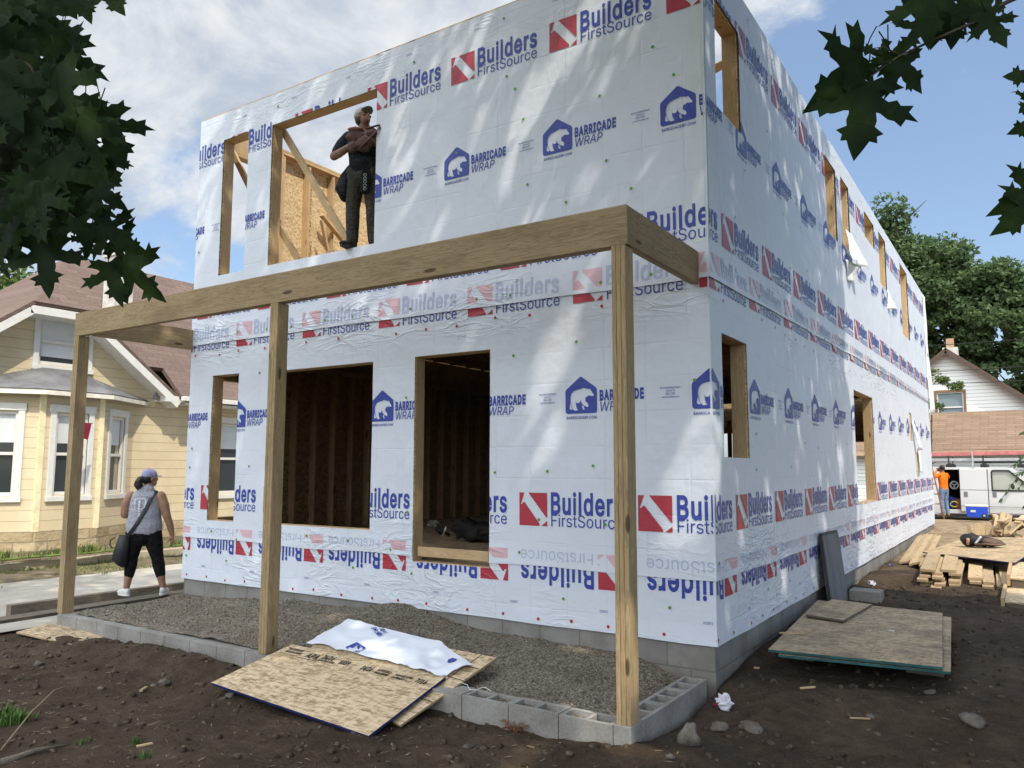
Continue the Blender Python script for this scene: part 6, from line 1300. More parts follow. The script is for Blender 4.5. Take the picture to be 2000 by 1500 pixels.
# --- shrub with feathered leaves at the right edge
sh = thing('shrub', 'dark shrub with feathered leaves at the right edge by the lumber', 'shrub', px(2040, 1050, 1, 12.5)); V = MB(); st = MB(); rg = random.Random(2)
b0 = px(2045, 1050, 1, 12.5)
for (u, v, u1, v1) in ((2030, 900, 1958, 972), (2035, 880, 1985, 905), (2040, 930, 1990, 925), (2035, 850, 2000, 845), (2050, 960, 2005, 985), (2060, 900, 1992, 950)):
    a = px(u, v, 1, 12.5); c = px(u1, v1, 1, 12.2); st.tube([b0, b0.lerp(a, .5)+Vector((.05, 0, .1)), a], .012, 5); pts = [a.lerp(c, i/7)+Vector((0, 0, .10*sin(pi*i/7))) for i in range(8)]; st.tube(pts, .006, 5)
    for i in range(1, 8):
        for sg in (1, -1):
            d = ((c-a).normalized()*.5+Vector((0, .5*sg, -.55+.5*(sg > 0)))+Vector((0, 0, rg.uniform(-.2, .2)))).normalized(); L_ = .16*rg.uniform(.8, 1.15); w_ = Vector((.4, -.5, .6)).cross(d).normalized()*.024; p = pts[i]
            V.poly([p, p+d*L_*.45+w_, p+d*L_, p+d*L_*.45-w_])
V.build('leaves', leaf_mat('shrub_leaves', (.025, .06, .015), (.05, .095, .022), (.09, .14, .04)), sh, recalc=False); st.build('stems', BARK, sh)
# --- the two big maples over the site: their crowns stand outside the picture and shade it
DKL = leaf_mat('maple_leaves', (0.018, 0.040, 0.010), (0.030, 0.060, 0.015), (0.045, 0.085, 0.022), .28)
rs = np.random.RandomState(77)
rays = []   # sunlight that reaches through gaps between the boughs
def gap(p, r): rays.append((np.array(p), r))
for (u, v, r) in ((1160, 15, .16), (1100, 110, .13), (1082, 150, .13), (1020, 230, .13), (800, 322, .12), (1005, 235, .13), (800, 400, .12), (985, 355, .10), (1104, 635, .14), (1070, 750, .20), (1095, 720, .18), (1045, 790, .14), (1068, 860, .12), (838, 550, .14), (705, 590, .12), (1180, 500, .10), (745, 640, .10), (1150, 60, .14)): gap(px(u, v, 1, 0), r)
for (u, v, r) in ((1372, 870, .24), (1385, 930, .22), (1378, 965, .20), (1345, 1010, .16), (1360, 910, .18)): gap(px(u, v, 1, 0), r)
for (u, v, r) in ((1400, 880, .12), (1448, 1030, .12), (1500, 985, .14), (1530, 1130, .14), (1560, 860, .10), (1640, 900, .16), (1420, 1200, .12), (1600, 1010, .12)): gap(px(u, v, 0, 0), r)
for (u, v, z, r) in ((1115, 1282, -.22, .17), (640, 1213, -.12, .20), (770, 1278, -.14, .20), (730, 1262, -.14, .14), (700, 1235, -.13, .12), (1170, 1410, -.36, .22), (1130, 1412, -.38, .18), (1240, 1490, -.46, .22), (1000, 1500, -.46, .14), (1160, 1450, -.44, .18), (1620, 1231, -.07, .07), (850, 1275, -.13, .10), (1030, 1470, -.47, .08), (560, 1470, -.47, .07)): gap(px(u, v, 2, z), r)
sunv = np.array(SUN)
def carve(P):
    keep = np.ones(len(P), bool)
    for q, r in rays:
        w_ = P-q; d2 = ((w_-np.outer(w_@sunv, sunv))**2).sum(1); keep &= d2 > (r*rs.uniform(.75, 1.25, len(P)))**2
    return keep
def in_view(P, mx=70):
    q = P-np.array(CAM); zc = q@np.array(cf); u = 1000+FPX*(q@np.array(CR))/np.maximum(zc, .01); v = 750-FPX*(q@np.array(CU))/np.maximum(zc, .01)
    return (zc > .05) & (u > -mx) & (u < 2000+mx) & (v > -mx) & (v < 1500+mx)
def shade_tree(label, base, c, r, n, seed, size, cut=None, zlow=4.6):
    rs2 = np.random.RandomState(seed); t = thing('maple_tree', label, 'tree', base); q = rs2.normal(size=(n, 3)); q /= np.linalg.norm(q, axis=1)[:, None]; q *= rs2.uniform(0, 1, (n, 1))**.38
    P = np.array(c)+q*np.array(r)
    # boughs: pull the leaves towards layered clumps
    P[:, 2] += .35*np.sin(P[:, 2]*2.4+P[:, 0]*.7+P[:, 1]*.5)
    k = ~in_view(P)
    k &= P[:, 2] > zlow
    if cut is not None: k &= cut(P)
    k &= carve(P)
    V_, F_ = leaf_quads(P[k], size, rs2, .25, .85); mesh_np('crown', V_, F_, DKL, t); b = MB(); limbs(b, base, (c[0], c[1], c[2]+r[2]*.6), .30, 11, r[0]*.75, random.Random(seed))
    # keep limbs out of the frame
    V3 = np.array(b.v); bad = in_view(V3, 40); fk = [i for i, f in enumerate(b.f) if not any(bad[j] for j in f)]
    b.f = [b.f[i] for i in fk]; b.m = [b.m[i] for i in fk]; b.sm = [b.sm[i] for i in fk]; b.build('trunk', BARK, t, recalc=False); return t
def cutB(P):
    yp = P[:, 1]+.594*P[:, 0]; zp_ = P[:, 2]-1.5625*P[:, 0]; lim = 6.25+.22*np.sin(zp_*1.3)+.12*np.sin(zp_*3.7)+np.where(zp_ < 0, -.30*zp_*.4, 0)
    return yp < lim
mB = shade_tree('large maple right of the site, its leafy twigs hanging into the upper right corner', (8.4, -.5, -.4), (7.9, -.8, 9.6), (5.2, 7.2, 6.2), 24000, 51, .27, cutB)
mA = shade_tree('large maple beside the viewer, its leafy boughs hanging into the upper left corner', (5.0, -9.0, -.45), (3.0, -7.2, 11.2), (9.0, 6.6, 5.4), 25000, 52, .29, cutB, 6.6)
# --- hanging maple leaves
_half = [(0,0),(.10,-.04),(.20,-.10),(.30,-.08),(.42,-.14),(.40,-.03),(.52,.02),(.40,.07),(.30,.12),(.26,.17),(.36,.22),(.46,.19),(.52,.26),(.70,.24),(.64,.34),(.80,.46),(.62,.44),(.58,.54),(.48,.47),(.38,.46),(.24,.40),(.17,.40),(.19,.52),(.17,.60),(.32,.68),(.22,.73),(.24,.82),(.14,.80),(.10,.90),(0,1.08)]
_out = _half+[(-a, v) for a, v in reversed(_half[1:-1])]
_lt = fill2d([_rev(_out, True)])
def add_leaf(b, base, d, nr, L, rg):
    """one leaf: stalk end at base, pointing along d, facing nr"""
    d = d.normalized(); nr = (nr-d*nr.dot(d)).normalized(); s = d.cross(nr); k1, k2, k3 = rg.uniform(-.05, .35), rg.uniform(-.1, .35), rg.uniform(-.15, .15); wd = rg.uniform(.9, 1.1)
    def P(a, v):
        h = -k1*a*a-k2*(v-.3)**2+k3*a*v+.05*sin(a*9+v*5); 
        return base+(s*a*wd+d*v+nr*h)*L
    for t in _lt:
        # split once so that the blade can bend
        c = (sum(p[0] for p in t)/3, sum(p[1] for p in t)/3)
        for i in range(3): b.poly([P(*t[i]), P(*t[(i+1) % 3]), P(*c)])
def dirpx(du, dv, dep=0.0): return (CR*du-CU*dv+cf*dep)
def hanging(parent, leaves, twigs, seed, mat):
    rg = random.Random(seed); b = MB(); st = MB()
    for (u, v, du, dv, Lp, dist, tilt) in leaves:
        base = pxd(u, v, dist); d = dirpx(du, dv, rg.uniform(-.25, .25)); nr = (-cf+CR*tilt+CU*rg.uniform(-.3, .3)); add_leaf(b, base, d, nr, Lp*dist/FPX, rg)
        p2 = base-d.normalized()*.05-Vector((0, 0, -.03)); b.tube([base, base.lerp(p2, .5)+Vector((0, 0, .006)), p2], .0016, 4)
    for tw in twigs: 
        r0 = tw[0]; pts = [pxd(u, v, dd) for u, v, dd in tw[1:]]; st.tube(pts, [r0*(1-.75*i/(len(pts)-1)) for i in range(len(pts))], 6)
    b.build('hanging_leaves', mat, parent, smooth=True); st.build('twig', BARK, parent)
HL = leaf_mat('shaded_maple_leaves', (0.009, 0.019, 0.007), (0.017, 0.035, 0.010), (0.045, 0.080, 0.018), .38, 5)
def xmax(v):
    T = [(-40, 95), (0, 105), (40, 128), (100, 150), (130, 168), (180, 165), (230, 190), (260, 212), (300, 228), (330, 232), (370, 205), (400, 190), (440, 160), (470, 120), (500, 60), (530, 30)]
    for (a, x0), (c, x1) in zip(T, T[1:]):
        if a <= v <= c: return x0+(x1-x0)*(v-a)/(c-a)
    return 0
rg = random.Random(40); LV = []
while len(LV) < 76:
    u, v = rg.uniform(-70, 210), rg.uniform(-70, 430); L_ = rg.uniform(88, 135); an = rg.gauss(.25, .5); du, dv = sin(an), cos(an)
    tipx, tipy = u+du*L_, v+dv*L_
    if u+du*L_*.5 < xmax(v+dv*L_*.5)-22 and tipx < xmax(min(529, tipy))+10 and tipy < 520:
        if noise.noise(Vector((u*.018, v*.018, 3))) > -.22: LV.append((u, v, du, dv, L_, rg.uniform(1.9, 3.3), rg.uniform(-.6, .6)))
LV += [(88, 470, .12, 1, 108, 2.2, .1), (30, 445, .05, 1, 78, 2.3, .4), (-6, 478, .25, 1, 66, 2.2, -.5), (212, 512, .25, 1, 84, 2.1, .5), (238, 508, .80, .80, 112, 2.1, -.9), (190, 440, .8, .45, 80, 2.2, .6), (215, 470, .9, .3, 72, 2.3, -.5),
       (150, 425, .35, .95, 60, 2.2, .8), (178, 452, -.1, 1, 55, 2.3, .3), (175, 330, .85, .45, 74, 2.3, -.7), (185, 365, .8, .55, 70, 2.2, .6), (150, 390, .75, .5, 82, 2.4, 0), (200, 215, .30, 1, 110, 2.2, .8), (148, -22, .45, 1, 66, 2.3, .3), (196, -30, .75, .9, 76, 2.3, .7), (90, 430, -.5, .9, 60, 2.5, .3), (125, 410, .5, .9, 62, 2.5, -.6), (60, 415, .2, 1, 80, 2.4, .2), (205, 300, .35, .95, 60, 2.3, .9), (110, 300, .6, .7, 95, 2.4, .3), (60, 350, .5, .8, 90, 2.5, .2)]
TW = [(.008, (-60, 200, 2.4), (40, 310, 2.35), (100, 390, 2.3), (170, 445, 2.25), (240, 500, 2.2)), (.005, (40, 310, 2.35), (70, 420, 2.3), (85, 470, 2.25)), (.006, (-40, 40, 2.5), (60, 130, 2.4), (120, 240, 2.35), (190, 330, 2.3)), (.004, (130, -60, 2.4), (150, -25, 2.3), (200, -35, 2.3))]
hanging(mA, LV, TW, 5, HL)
LR = [(u_, v_, a_, b_, l_*.93, d_, t_) for u_, v_, a_, b_, l_, d_, t_ in [(1695, 160, -.10, 1, 150, 1.9, .1), (1688, 105, -.64, .78, 158, 1.9, 1.3), (1742, 118, -.72, -.45, 78, 1.95, .7), (1745, 112, .68, .55, 98, 1.9, .3), (1735, 105, -.1, 1, 62, 1.95, .4), (1800, -25, .25, 1, 118, 1.85, .2), (1850, -30, -.2, 1, 130, 1.95, .5), (1812, 35, -.55, .75, 80, 2.0, -.6), (1895, 0, .35, .95, 78, 1.9, .5), (1925, 25, .45, .85, 82, 1.85, .3), (1870, 10, -.1, 1, 86, 1.95, -.2),
      (2035, 150, -1, -.05, 72, 1.9, .6), (2030, 185, -.8, .65, 62, 1.9, -.6), (2035, 232, -.95, .45, 62, 1.9, .8), (2040, 352, -.78, .62, 118, 1.9, .8), (2035, 385, -.82, .75, 112, 1.9, .2), (1840, -60, .1, 1, 90, 2.0, 0), (1945, -35, -.5, .9, 80, 2.0, .3), (1776, -45, -.1, 1, 70, 2.0, .4)]]
TR = [(.006, (2030, -25, 1.9), (1965, 5, 1.9), (1900, 45, 1.9), (1830, 75, 1.9), (1755, 110, 1.9), (1700, 150, 1.9)), (.003, (1755, 106, 1.9), (1725, 92, 1.9), (1700, 95, 1.9)), (.004, (2060, 120, 1.9), (2040, 200, 1.9), (2045, 330, 1.9), (2036, 390, 1.9))]
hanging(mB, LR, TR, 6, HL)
# ---------------------------------------------------------------- people
def mat_skin(name, col): return mat_plain(name, col, 0.55, 0.35, 0.10, 9)
def blob(mb, name, mats, parent, vox=.008, smooth=4):
    """fuse overlapping shapes into one continuous surface"""
    o = mb.build(name, mats, parent, smooth=True)
    r = o.modifiers.new('fuse', 'REMESH'); r.mode = 'VOXEL'; r.voxel_size = vox; r.use_smooth_shade = True
    s_ = o.modifiers.new('soft', 'SMOOTH'); s_.iterations = smooth; s_.factor = .5
    return o
def mat_cloth(name, col, sc=7, amt=.9):
    m = Mat(name, .88, .12); w = m.noise(sc, 4, .55, m.map((1, 1, 2.0), (.3, .4, 0)), 1.2); n = m.noise(40, 3)
    m.color(m.mix(m.step(m.math('ADD', m.math('MULTIPLY', w, .6), m.math('MULTIPLY', n, .4)), .35, .65), tuple(c*.8 for c in col), tuple(c*1.2 for c in col)))
    r = m.math('ABSOLUTE', m.math('SUBTRACT', w, .5)); m.bump(r, amt, .07); return m.m
class Fig:
    """joints given in metres: x to the figure's right, y forward, z up, turned by yaw and set at a point"""
    def __init__(s, loc, yaw, sx=1.0, sz=1.0): s.o = Vector(loc); s.R = Matrix.Rotation(yaw, 3, 'Z'); s.sx = sx; s.sz = sz
    def __call__(s, x, y, z): return s.o+s.R @ Vector((x*(s.sx if z < 1.45 else 1.0), y, z*s.sz))
    def side(s): return s.R @ Vector((1, 0, 0))
    def limb(s, mb, pts, rs, n=14):
        k = s.sx if n >= 14 else 1.0; rs = [(r[0]*k, r[1]*(1+(k-1)*.6)) if isinstance(r, tuple) else r*k for r in rs]
        mb.tube([s(*p) for p in pts], rs, n, flat=tuple(s.side())); [mb.ball(s(*p), r if not isinstance(r, tuple) else r[0], r if not isinstance(r, tuple) else r[1], (r if not isinstance(r, tuple) else min(r)), s.R, 10, 6) for p, r in ((pts[0], rs[0]), (pts[-1], rs[-1]))]
    def ball(s, mb, p, rx, ry, rz, rot=None, fn=None, n=16, k=10): mb.ball(s(*p), rx, ry, rz, s.R @ rot if rot else s.R, n, k, 0, fn)
def hand(f, mb, wrist, d, palm_n, L=.18, curl=.5):
    """palm, four unequal bent fingers and a thumb from the side of the palm; d along the hand, palm_n out of the palm (figure space)"""
    d = Vector(d).normalized(); pn = Vector(palm_n); pn = (pn-d*pn.dot(d)).normalized(); s_ = d.cross(pn); w = Vector(wrist)
    P = lambda v: tuple(v)
    f.limb(mb, [P(w), P(w+d*L*.25), P(w+d*L*.48)], [.026, .030, .030], 8)
    mb.ball(f(*P(w+d*L*.30)), .042, .018, L*.26, (f.R @ Matrix((s_, pn, d)).transposed()), 12, 8)
    for i, (off, ln) in enumerate(((-.030, .40), (-.010, .46), (.011, .43), (.031, .34))):
        a = w+d*L*.50+s_*off; b_ = a+(d+pn*curl*.5).normalized()*L*ln*.5; c = b_+(d+pn*curl*1.6).normalized()*L*ln*.5
        mb.tube([f(*P(q)) for q in (a, b_, c)], [.0095, .009, .0075], 7); mb.ball(f(*P(c)), .0075, n=7, k=5)
    a = w+d*L*.16-s_*.034; b_ = a+(d*.6-s_*.8+pn*.3).normalized()*L*.20; c = b_+(d*.9-s_*.15+pn*.4).normalized()*L*.18
    mb.tube([f(*P(q)) for q in (a, b_, c)], [.012, .011, .009], 7); mb.ball(f(*P(c)), .009, n=7, k=5)
def head(f, mb, c, pitch, yaw, r=.098):
    """skull, jaw, nose, lips, brows and ears; returns the head's frame"""
    H = Matrix.Rotation(yaw, 3, 'Z') @ Matrix.Rotation(pitch, 3, 'X'); c = Vector(c); P = lambda x, y, z: tuple(c+H @ Vector((x, y, z)))
    f.ball(mb, P(0, -.012, .02), .076, .098, .105, H); f.ball(mb, P(0, .022, -.055), .058, .070, .062, H); f.ball(mb, P(0, .065, -.085), .028, .024, .022, H)
    f.ball(mb, P(0, .092, -.015), .013, .020, .026, H); f.ball(mb, P(0, .104, -.026), .015, .015, .011, H)
    f.ball(mb, P(0, .086, -.058), .026, .012, .009, H); f.ball(mb, P(0, .080, .024), .052, .018, .012, H)
    for sx in (-1, 1): f.ball(mb, P(sx*.078, -.008, -.008), .010, .022, .032, H); f.ball(mb, P(sx*.040, .068, -.022), .026, .022, .020, H)
    return H, P
def eyes(f, P, H, parent, mt):
    b = MB()
    for sx in (-1, 1): f.ball(b, P(sx*.031, .084, .006), .013, .008, .008, H, None, 10, 6)
    b.build('eyes', mt, parent, smooth=True)
EYE = mat_plain('dark_eyes', (.03, .02, .018), .2, .5)
def cap(f, P, H, parent, mats, brim=(0, .085, .055), tilt=.1, name='cap'):
    b = MB()
    def dome(q): return Vector((q.x, q.y, q.z if q.z > -.028 else -.028))
    f.ball(b, P(0, -.012, .045), .088, .108, .092, H, dome, 20, 14)
    n0 = len(b.v)
    for k in range(2):
        for i in range(13):
            a = pi*(i/12); x = .078*cos(a); y = .070+.095*sin(a)
            b.v.append(tuple(f(*P(x, y*(1.0 if k == 0 else 1.0), .028+(.012 if k else 0)+tilt*(y-.07)-.35*x*x/.08*.1))))
    b.f += [tuple(n0+i for i in range(13)), tuple(n0+13+i for i in reversed(range(13)))]; b.m += [1, 1]; b.sm += [True, True]
    for i in range(12): b.f.append((n0+i, n0+i+1, n0+14+i, n0+13+i)); b.m.append(1); b.sm.append(True)
    f.ball(b, P(0, -.012, .137), .010, .010, .006, H); return b.build(name, mats, parent)
def shoe(f, parent, ankle, d, mats, L=.27, name='shoe', w=1.0):
    """sole, toe and heel along direction d (figure space)"""
    d = Vector(d).normalized(); s_ = Vector((d.y, -d.x, 0)); a = Vector(ankle); b = MB(); R_ = f.R @ Matrix((s_, d, Vector((0, 0, 1)))).transposed()
    z0 = a.z
    for (t, rx, ry, rz, zz) in ((-.02, .040, .055, .050, .055), (.05, .043, .07, .050, .050), (.12, .048, .075, .036, .040), (.165, .045, .055, .030, .034)): 
        c = a+d*t; b.ball(f(c.x, c.y, z0+zz), rx*w, ry, rz, R_, 12, 8)
    b.tube([f(a.x, a.y, z0+.05), f(a.x, a.y, z0+.10)], [.044*w, .040*w], 10)
    o = blob(b, name, mats[0], parent, .008, 2)
    b = MB(); n = 16
    pts = [(s_*(.046*w*sin(2*pi*i/n)*(1-.12*cos(2*pi*i/n)))+d*(.070+.145*cos(2*pi*i/n))) for i in range(n)]
    lo = [f(*(Vector((a.x, a.y, z0))+q)) for q in pts]; hi = [f(*(Vector((a.x, a.y, z0+.026))+q)) for q in pts]
    b.poly(hi); b.poly(lo[::-1]); [b.quad(lo[i], lo[(i+1) % n], hi[(i+1) % n], hi[i]) for i in range(n)]
    b.build('sole', mats[1], o); return o
DARKSOLE = mat_plain('dark_sole', (.03, .03, .03), .7)

# --- woman on the plank, seen from behind, turned towards the house end
wp = px(275, 1162, 2, -.295); wp.z = -.300
WY = math.atan2(cf.y, cf.x)-pi/2+.05
f = Fig(wp, WY, 1.16, 1.03)
wo = thing('person', 'woman in grey tank top, black capri leggings and lavender cap standing with her back turned', 'person', wp)
SKW = mat_skin('tan_skin', (.30, .165, .105))
b = MB()
H, P = head(f, b, (.035, .03, 1.565), .05, -.75)
f.limb(b, [(.02, .0, 1.36), (.03, .015, 1.47)], [.062, .055])
f.limb(b, [(0, 0, .92), (0, 0, 1.05), (0, .01, 1.2), (.0, .0, 1.32), (.01, .0, 1.385)], [(.185, .15), (.165, .135), (.165, .13), (.16, .10), (.07, .06)], 18)
for sx, hip, kn, an in ((-1, (-.095, 0, .90), (-.130, .01, .50), (-.165, -.02, .10)), (1, (.095, 0, .90), (.165, .02, .50), (.250, .02, .10))):
    f.limb(b, [hip, tuple(Vector(hip).lerp(Vector(kn), .5)), kn, tuple(Vector(kn).lerp(Vector(an), .32)), tuple(Vector(kn).lerp(Vector(an), .75)), an], [.105, .088, .062, .064, .044, .036])
f.limb(b, [(.175, 0, 1.325), (.225, -.01, 1.20), (.262, -.01, 1.06), (.295, .03, .93), (.315, .06, .80)], [.062, .060, .048, .042, .030])        # right arm hangs
hand(f, b, (.315, .06, .80), (.02, .10, -1), (-1, .1, 0), .18, .35)
f.limb(b, [(-.175, 0, 1.325), (-.225, -.005, 1.20), (-.235, -.005, 1.08)], [.062, .060, .052]); f.limb(b, [(-.235, -.005, 1.08), (-.19, .10, 1.05), (-.11, .20, 1.10)], [.050, .042, .030])   # left arm bent forward
hand(f, b, (-.11, .20, 1.10), (.7, .5, .4), (.3, -.5, -.3), .17, .7)
body = blob(b, 'body', SKW, wo, .0085, 3)
eyes(f, P, H, wo, EYE)
m = Mat('grey_jersey', .85, .15); n_ = m.noise(30, 3); x, y, z = m.sep(); w_ = m.noise(4, 3, .5, m.map((1, 1, 3.5))); m.color(m.mix(m.step(n_, .3, .7), (.27, .27, .315), (.35, .35, .40))); m.bump(w_, .8, .03); TANK = m.m
b = MB(); f.limb(b, [(0, .0, .84), (0, 0, .93), (0, 0, 1.05), (0, .008, 1.18), (.0, 0, 1.29), (.0, -.004, 1.35), (0, -.012, 1.405)], [(.205, .170), (.208, .172), (.190, .158), (.188, .150), (.172, .130), (.158, .116), (.110, .084)], 20)
for sx in (-1, 1): f.limb(b, [(sx*.11, .0, 1.30), (sx*.10, -.005, 1.385)], [(.035, .085), (.022, .06)], 10)
blob(b, 'tank_top', TANK, wo, .0085, 4)
# print on the back: a shield-shaped letter, and a faint line below
b = MB()
def back(x, z): return f(x, -.175+.9*x*x+max(0, z-1.22)*.42, z)
for (x0, z0, x1, z1) in ((-.075, 1.29, .035, 1.30), (-.075, 1.29, -.06, 1.14), (-.06, 1.14, .0, 1.125), (.035, 1.30, .06, 1.26), (.06, 1.26, .05, 1.18), (.05, 1.18, .0, 1.15), (-.02, 1.27, -.015, 1.05), (-.01, 1.27, -.003, 1.05)):
    n_ = 7
    for i in range(n_):
        a, c = i/n_+.02, (i+.78)/n_; p, q = Vector((lerp(x0, x1, a), lerp(z0, z1, a))), Vector((lerp(x0, x1, c), lerp(z0, z1, c))); t = (q-p).normalized(); s_ = Vector((-t.y, t.x))*.007
        b.quad(*(back(*(w_ + off)) for w_, off in ((p, s_), (q, s_), (q, -s_), (p, -s_))))
b.build('shirt_print', mat_plain('white_shirt_print', (.62, .64, .66), .7), wo, recalc=False)
BLKL = mat_cloth('black_leggings', (.012, .012, .013))
b = MB(); f.limb(b, [(0, 0, .97), (0, 0, .90), (0, -.012, .82)], [(.178, .150), (.190, .165), (.180, .160)], 20)
for sx, hip, kn, an in ((-1, (-.095, -.008, .84), (-.130, .01, .50), (-.148, -.005, .27)), (1, (.095, -.008, .84), (.165, .02, .50), (.213, .022, .27))):
    f.limb(b, [hip, tuple(Vector(hip).lerp(Vector(kn), .5)), kn, tuple(Vector(kn).lerp(Vector(an), .45)), an], [.115, .097, .070, .072, .057])
blob(b, 'leggings', BLKL, wo, .0085, 3)
WSH = mat_plain('white_trainer', (.60, .59, .57), .6); shoe(f, wo, (-.165, -.02, 0), (-.55, .6, 0), (WSH, WSH)); shoe(f, wo, (.250, .02, 0.005), (-.1, 1, 0), (WSH, WSH))
LAV = mat_plain('lavender_cap', (.30, .29, .47), .7); cap(f, P, H, wo, (LAV, LAV), tilt=-.12)
HAIR = mat_plain('dark_hair', (.016, .011, .009), .5, .4)
b = MB(); f.ball(b, P(0, -.035, .0), .082, .090, .088, H, lambda q: Vector((q.x, min(q.y, .035), q.z))); f.ball(b, P(0, -.13, -.01), .045, .055, .05, H, lumpy(3)); f.ball(b, P(.0, -.165, -.06), .06, .055, .075, H, lumpy(6)); f.ball(b, P(-.02, -.15, -.10), .05, .05, .05, H, lumpy(8)); blob(b, 'hair', HAIR, wo, .009, 2)
b = MB(); b.tube([f(*P(sx, yy, zz)) for sx, yy, zz in ((.080, -.01, .012), (.078, .06, .012), (.055, .098, .008), (.0, .106, .008), (-.055, .098, .008))], .0025, 5); b.build('glasses', mat_plain('clear_frame', (.55, .5, .5)), wo)
# shoulder bag, worn across the back
bg = thing('shoulder_bag', 'black bucket bag on a wide strap hanging at the woman\'s left hip', 'bag', f(-.22, -.06, .50))
BAGM = mat_plain('black_bag', (.016, .016, .018), .55, .4)
b = MB(); b.tube([f(-.25, -.10, .44), f(-.235, -.10, .46), f(-.21, -.11, .62), f(-.175, -.12, .80)], [(.10, .075), (.112, .085), (.098, .08), (.08, .055)], 18, flat=tuple(f.side())); b.build('pouch', BAGM, bg)
b = MB(); b.tube([f(-.13, -.205, .78), f(-.02, -.195, .97), f(.045, -.165, 1.12), f(.10, -.125, 1.29), f(.125, -.03, 1.40), f(.12, .10, 1.33)], [(.026, .005)]*6, 8, flat=tuple(f.side())); b.build('strap', BAGM, bg)
b = MB(); b.tube([f(-.30, -.12, .78), f(-.345, -.12, .74), f(-.35, -.12, .68), f(-.32, -.12, .64)], .009, 6); b.build('handle', BAGM, bg)

# --- worker standing in the upper opening, arms folded round a tool pouch, looking up to the right
wf0 = px(712, 483, 1, .075); wk = Vector((-4.24, .085, 4.055))
f = Fig(wk, WY+pi-.10, 1.12, 1.0)
wr = thing('person', 'worker in dark t-shirt and cargo trousers standing in the upper opening, looking up', 'person', wk)
SKM = mat_skin('brown_skin', (.21, .115, .078))
b = MB(); H, P = head(f, b, (.01, .03, 1.615), .38, .90)
f.limb(b, [(.0, -.005, 1.40), (.0, .01, 1.53)], [.066, .060])
f.limb(b, [(0, 0, .95), (0, 0, 1.10), (0, .01, 1.26), (0, 0, 1.38), (0, 0, 1.43)], [(.15, .11), (.14, .105), (.17, .12), (.165, .09), (.075, .06)], 18)
for sx, hip, kn, an in ((1, (.09, 0, .92), (.10, .02, .50), (.105, -.02, .09)), (-1, (-.09, 0, .92), (-.115, .02, .50), (-.125, -.02, .09))):
    f.limb(b, [hip, tuple(Vector(hip).lerp(Vector(kn), .5)), kn, tuple(Vector(kn).lerp(Vector(an), .32)), an], [.095, .080, .056, .056, .037])
f.limb(b, [(.185, 0, 1.375), (.265, -.01, 1.25), (.325, .0, 1.15)], [.060, .053, .044]); f.limb(b, [(.325, .0, 1.15), (.20, .14, 1.15), (.08, .19, 1.21)], [.046, .042, .030])
hand(f, b, (.08, .19, 1.21), (-1, .15, .35), (0, -1, .2), .18, .5)
f.limb(b, [(-.185, 0, 1.375), (-.25, .0, 1.25), (-.265, .04, 1.16)], [.060, .053, .046]); f.limb(b, [(-.265, .04, 1.16), (-.19, .17, 1.22), (-.10, .23, 1.29)], [.046, .040, .030])
hand(f, b, (-.10, .23, 1.29), (1, .1, .25), (0, -1, .2), .18, .5)
blob(b, 'body', SKM, wr, .0085, 3); eyes(f, P, H, wr, EYE)
NAVY = mat_cloth('dark_teal_tshirt', (.026, .036, .044)); CARG = mat_cloth('olive_grey_trousers', (.062, .058, .048))
b = MB(); f.limb(b, [(0, 0, .93), (0, 0, 1.02), (0, .005, 1.12), (0, .012, 1.26), (0, 0, 1.38), (0, -.005, 1.44)], [(.160, .122), (.155, .120), (.160, .122), (.185, .135), (.178, .105), (.080, .068)], 20)
for sx in (1, -1): f.limb(b, [(sx*.165, 0, 1.385), (sx*.242, -.005, 1.29), (sx*.285, .0 if sx > 0 else .015, 1.20)], [.076, .076, .074], 12)
blob(b, 't_shirt', NAVY, wr, .0085, 4)
b = MB(); f.limb(b, [(0, 0, 1.00), (0, -.005, .92), (0, -.01, .84)], [(.150, .118), (.162, .130), (.160, .125)], 18)
for sx, hip, kn, an in ((1, (.085, -.005, .93), (.10, .02, .50), (.105, -.015, .10)), (-1, (-.085, -.005, .93), (-.115, .02, .50), (-.125, -.015, .10))):
    f.limb(b, [hip, tuple(Vector(hip).lerp(Vector(kn), .5)), kn, tuple(Vector(kn).lerp(Vector(an), .4)), tuple(Vector(kn).lerp(Vector(an), .85)), an], [.112, .096, .076, .074, .066, .062])
blob(b, 'trousers', CARG, wr, .0085, 3)
BOOT = mat_plain('black_boot', (.014, .013, .012), .6); shoe(f, wr, (.105, -.02, 0), (.35, .9, 0), (BOOT, DARKSOLE), w=1.1); shoe(f, wr, (-.125, -.02, 0), (-.5, .8, 0), (BOOT, DARKSOLE), w=1.1)
CREAM = mat_plain('cream_cap', (.42, .40, .36), .75); GREYB = mat_plain('grey_brim', (.13, .125, .12), .75); cap(f, P, H, wr, (CREAM, GREYB), tilt=.05)
b = MB(); f.ball(b, P(0, -.04, -.01), .081, .075, .085, H, lambda q: Vector((q.x, min(q.y, .03), q.z))); blob(b, 'hair', HAIR, wr, .009, 2)
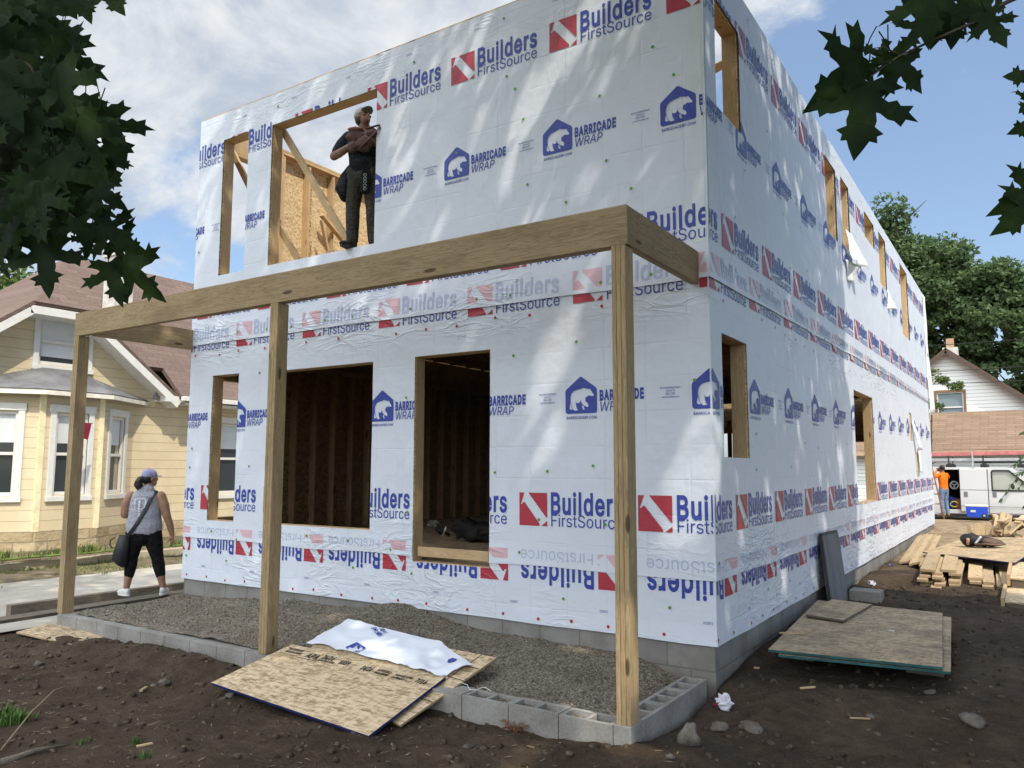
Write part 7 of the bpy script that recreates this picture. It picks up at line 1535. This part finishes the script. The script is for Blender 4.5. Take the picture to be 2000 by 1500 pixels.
# jacket tied round the waist
b = MB(); f.limb(b, [(.10, -.05, .98), (.175, -.02, .86), (.215, .0, .72), (.20, .0, .64)], [(.10, .09), (.085, .11), (.085, .12), (.05, .10)], 16); f.limb(b, [(-.05, .08, .98), (-.055, .125, .80), (-.05, .125, .66)], [(.07, .04), (.068, .035), (.06, .025)], 12); f.limb(b, [(0, 0, .99), (0, 0, .955)], [(.168, .135), (.170, .138)], 18)
jk = blob(b, 'tied_jacket', mat_cloth('black_jacket', (.02, .021, .026)), wr, .009, 3)
b = MB()
for k in range(5): b.tube([f(-.055+.016*cos(a), .160+.002, .85-.042*k+.016*sin(a)) for a in [2*pi*i/10 for i in range(11)]], .003, 5, cap=False)
b.build('sleeve_print', mat_plain('white_print', (.55, .56, .58)), jk)
# folded leather pouch and gloves held to the chest
tp = thing('tool_pouch', 'reddish brown leather tool pouch held against the chest of the worker upstairs', 'tool pouch', f(0, .2, 1.2))
LE = mat_plain('red_brown_leather', (.080, .036, .027), .6, .35, .3); LE2 = mat_plain('salmon_lining', (.24, .10, .075), .6)
b = MB(); b.ball(f(.03, .22, 1.30), .13, .055, .085, f.R, 18, 12, 0, lumpy(2)); b.ball(f(-.05, .235, 1.20), .10, .05, .10, f.R, 16, 10, 0, lumpy(5)); b.ball(f(.06, .225, 1.17), .07, .045, .07, f.R, 16, 10, 0, lumpy(7)); b.ball(f(-.13, .24, 1.33), .07, .045, .06, f.R, 14, 10, 0, lumpy(9)); blob(b, 'pouch', LE, tp, .007, 2)
b = MB(); b.ball(f(.04, .235, 1.375), .085, .05, .03, f.R, 18, 10, 0, lumpy(4)); b.build('lining', LE2, tp)
b = MB(); b.tube([f(-.08, .27, 1.37), f(-.20, .28, 1.40), f(-.25, .25, 1.415)], .012, 6); b.tube([f(.0, .285, 1.10), f(-.12, .295, 1.24), f(-.23, .28, 1.38)], [(.012, .006)]*3, 6); b.build('strap', LE, tp)

# --- man in orange by the van, hands at his face
om = px(1846, 1008, 1, 23.6)
f = Fig(om, WY+.35)
oo = thing('person', 'man in an orange long sleeved shirt and jeans with raised arms beside the van', 'person', om)
b = MB(); H, P = head(f, b, (0, .03, 1.58), .05, -.3); f.limb(b, [(0, 0, 1.38), (0, .01, 1.50)], [.062, .056])
f.limb(b, [(0, 0, .93), (0, 0, 1.1), (0, .01, 1.25), (0, 0, 1.40)], [(.15, .11), (.14, .10), (.165, .115), (.08, .06)], 16)
for sx in (1, -1):
    f.limb(b, [(sx*.09, 0, .92), (sx*.10, .02, .50), (sx*.11, -.02, .09)], [.092, .056, .038])
    f.limb(b, [(sx*.18, 0, 1.36), (sx*.30, .05, 1.30)], [.055, .046]); f.limb(b, [(sx*.30, .05, 1.30), (sx*.18, .16, 1.42), (sx*.08, .17, 1.50)], [.044, .038, .028]); hand(f, b, (sx*.08, .17, 1.50), (-sx*.7, .1, .6), (0, -1, 0), .17, .6)
blob(b, 'body', SKM, oo, .009, 3); eyes(f, P, H, oo, EYE)
ORS = mat_cloth('orange_shirt', (.75, .17, .015))
b = MB(); f.limb(b, [(0, 0, .90), (0, 0, 1.05), (0, .01, 1.25), (0, 0, 1.37), (0, 0, 1.42)], [(.165, .125), (.16, .12), (.18, .13), (.165, .10), (.08, .07)], 18)
for sx in (1, -1): f.limb(b, [(sx*.165, 0, 1.37), (sx*.305, .05, 1.30)], [.068, .058], 12); f.limb(b, [(sx*.305, .05, 1.30), (sx*.18, .16, 1.42), (sx*.11, .17, 1.475)], [.056, .048, .040], 12)
blob(b, 'shirt', ORS, oo, .009, 3)
JEAN = mat_cloth('faded_jeans', (.16, .22, .32))
b = MB(); f.limb(b, [(0, 0, .96), (0, 0, .86)], [(.155, .122), (.16, .125)], 16)
for sx in (1, -1): f.limb(b, [(sx*.09, 0, .87), (sx*.10, .02, .50), (sx*.11, -.015, .12)], [.10, .074, .062])
blob(b, 'jeans', JEAN, oo, .009, 3); TANB = mat_plain('tan_boot', (.28, .19, .10), .7)
for sx in (1, -1): shoe(f, oo, (sx*.11, -.02, 0), (sx*.2, 1, 0), (TANB, DARKSOLE))
b = MB(); f.ball(b, P(0, -.025, .025), .085, .098, .10, H, lambda q: Vector((q.x, min(q.y, .07), max(q.z, -.06)))); blob(b, 'hair', HAIR, oo, .009, 2)
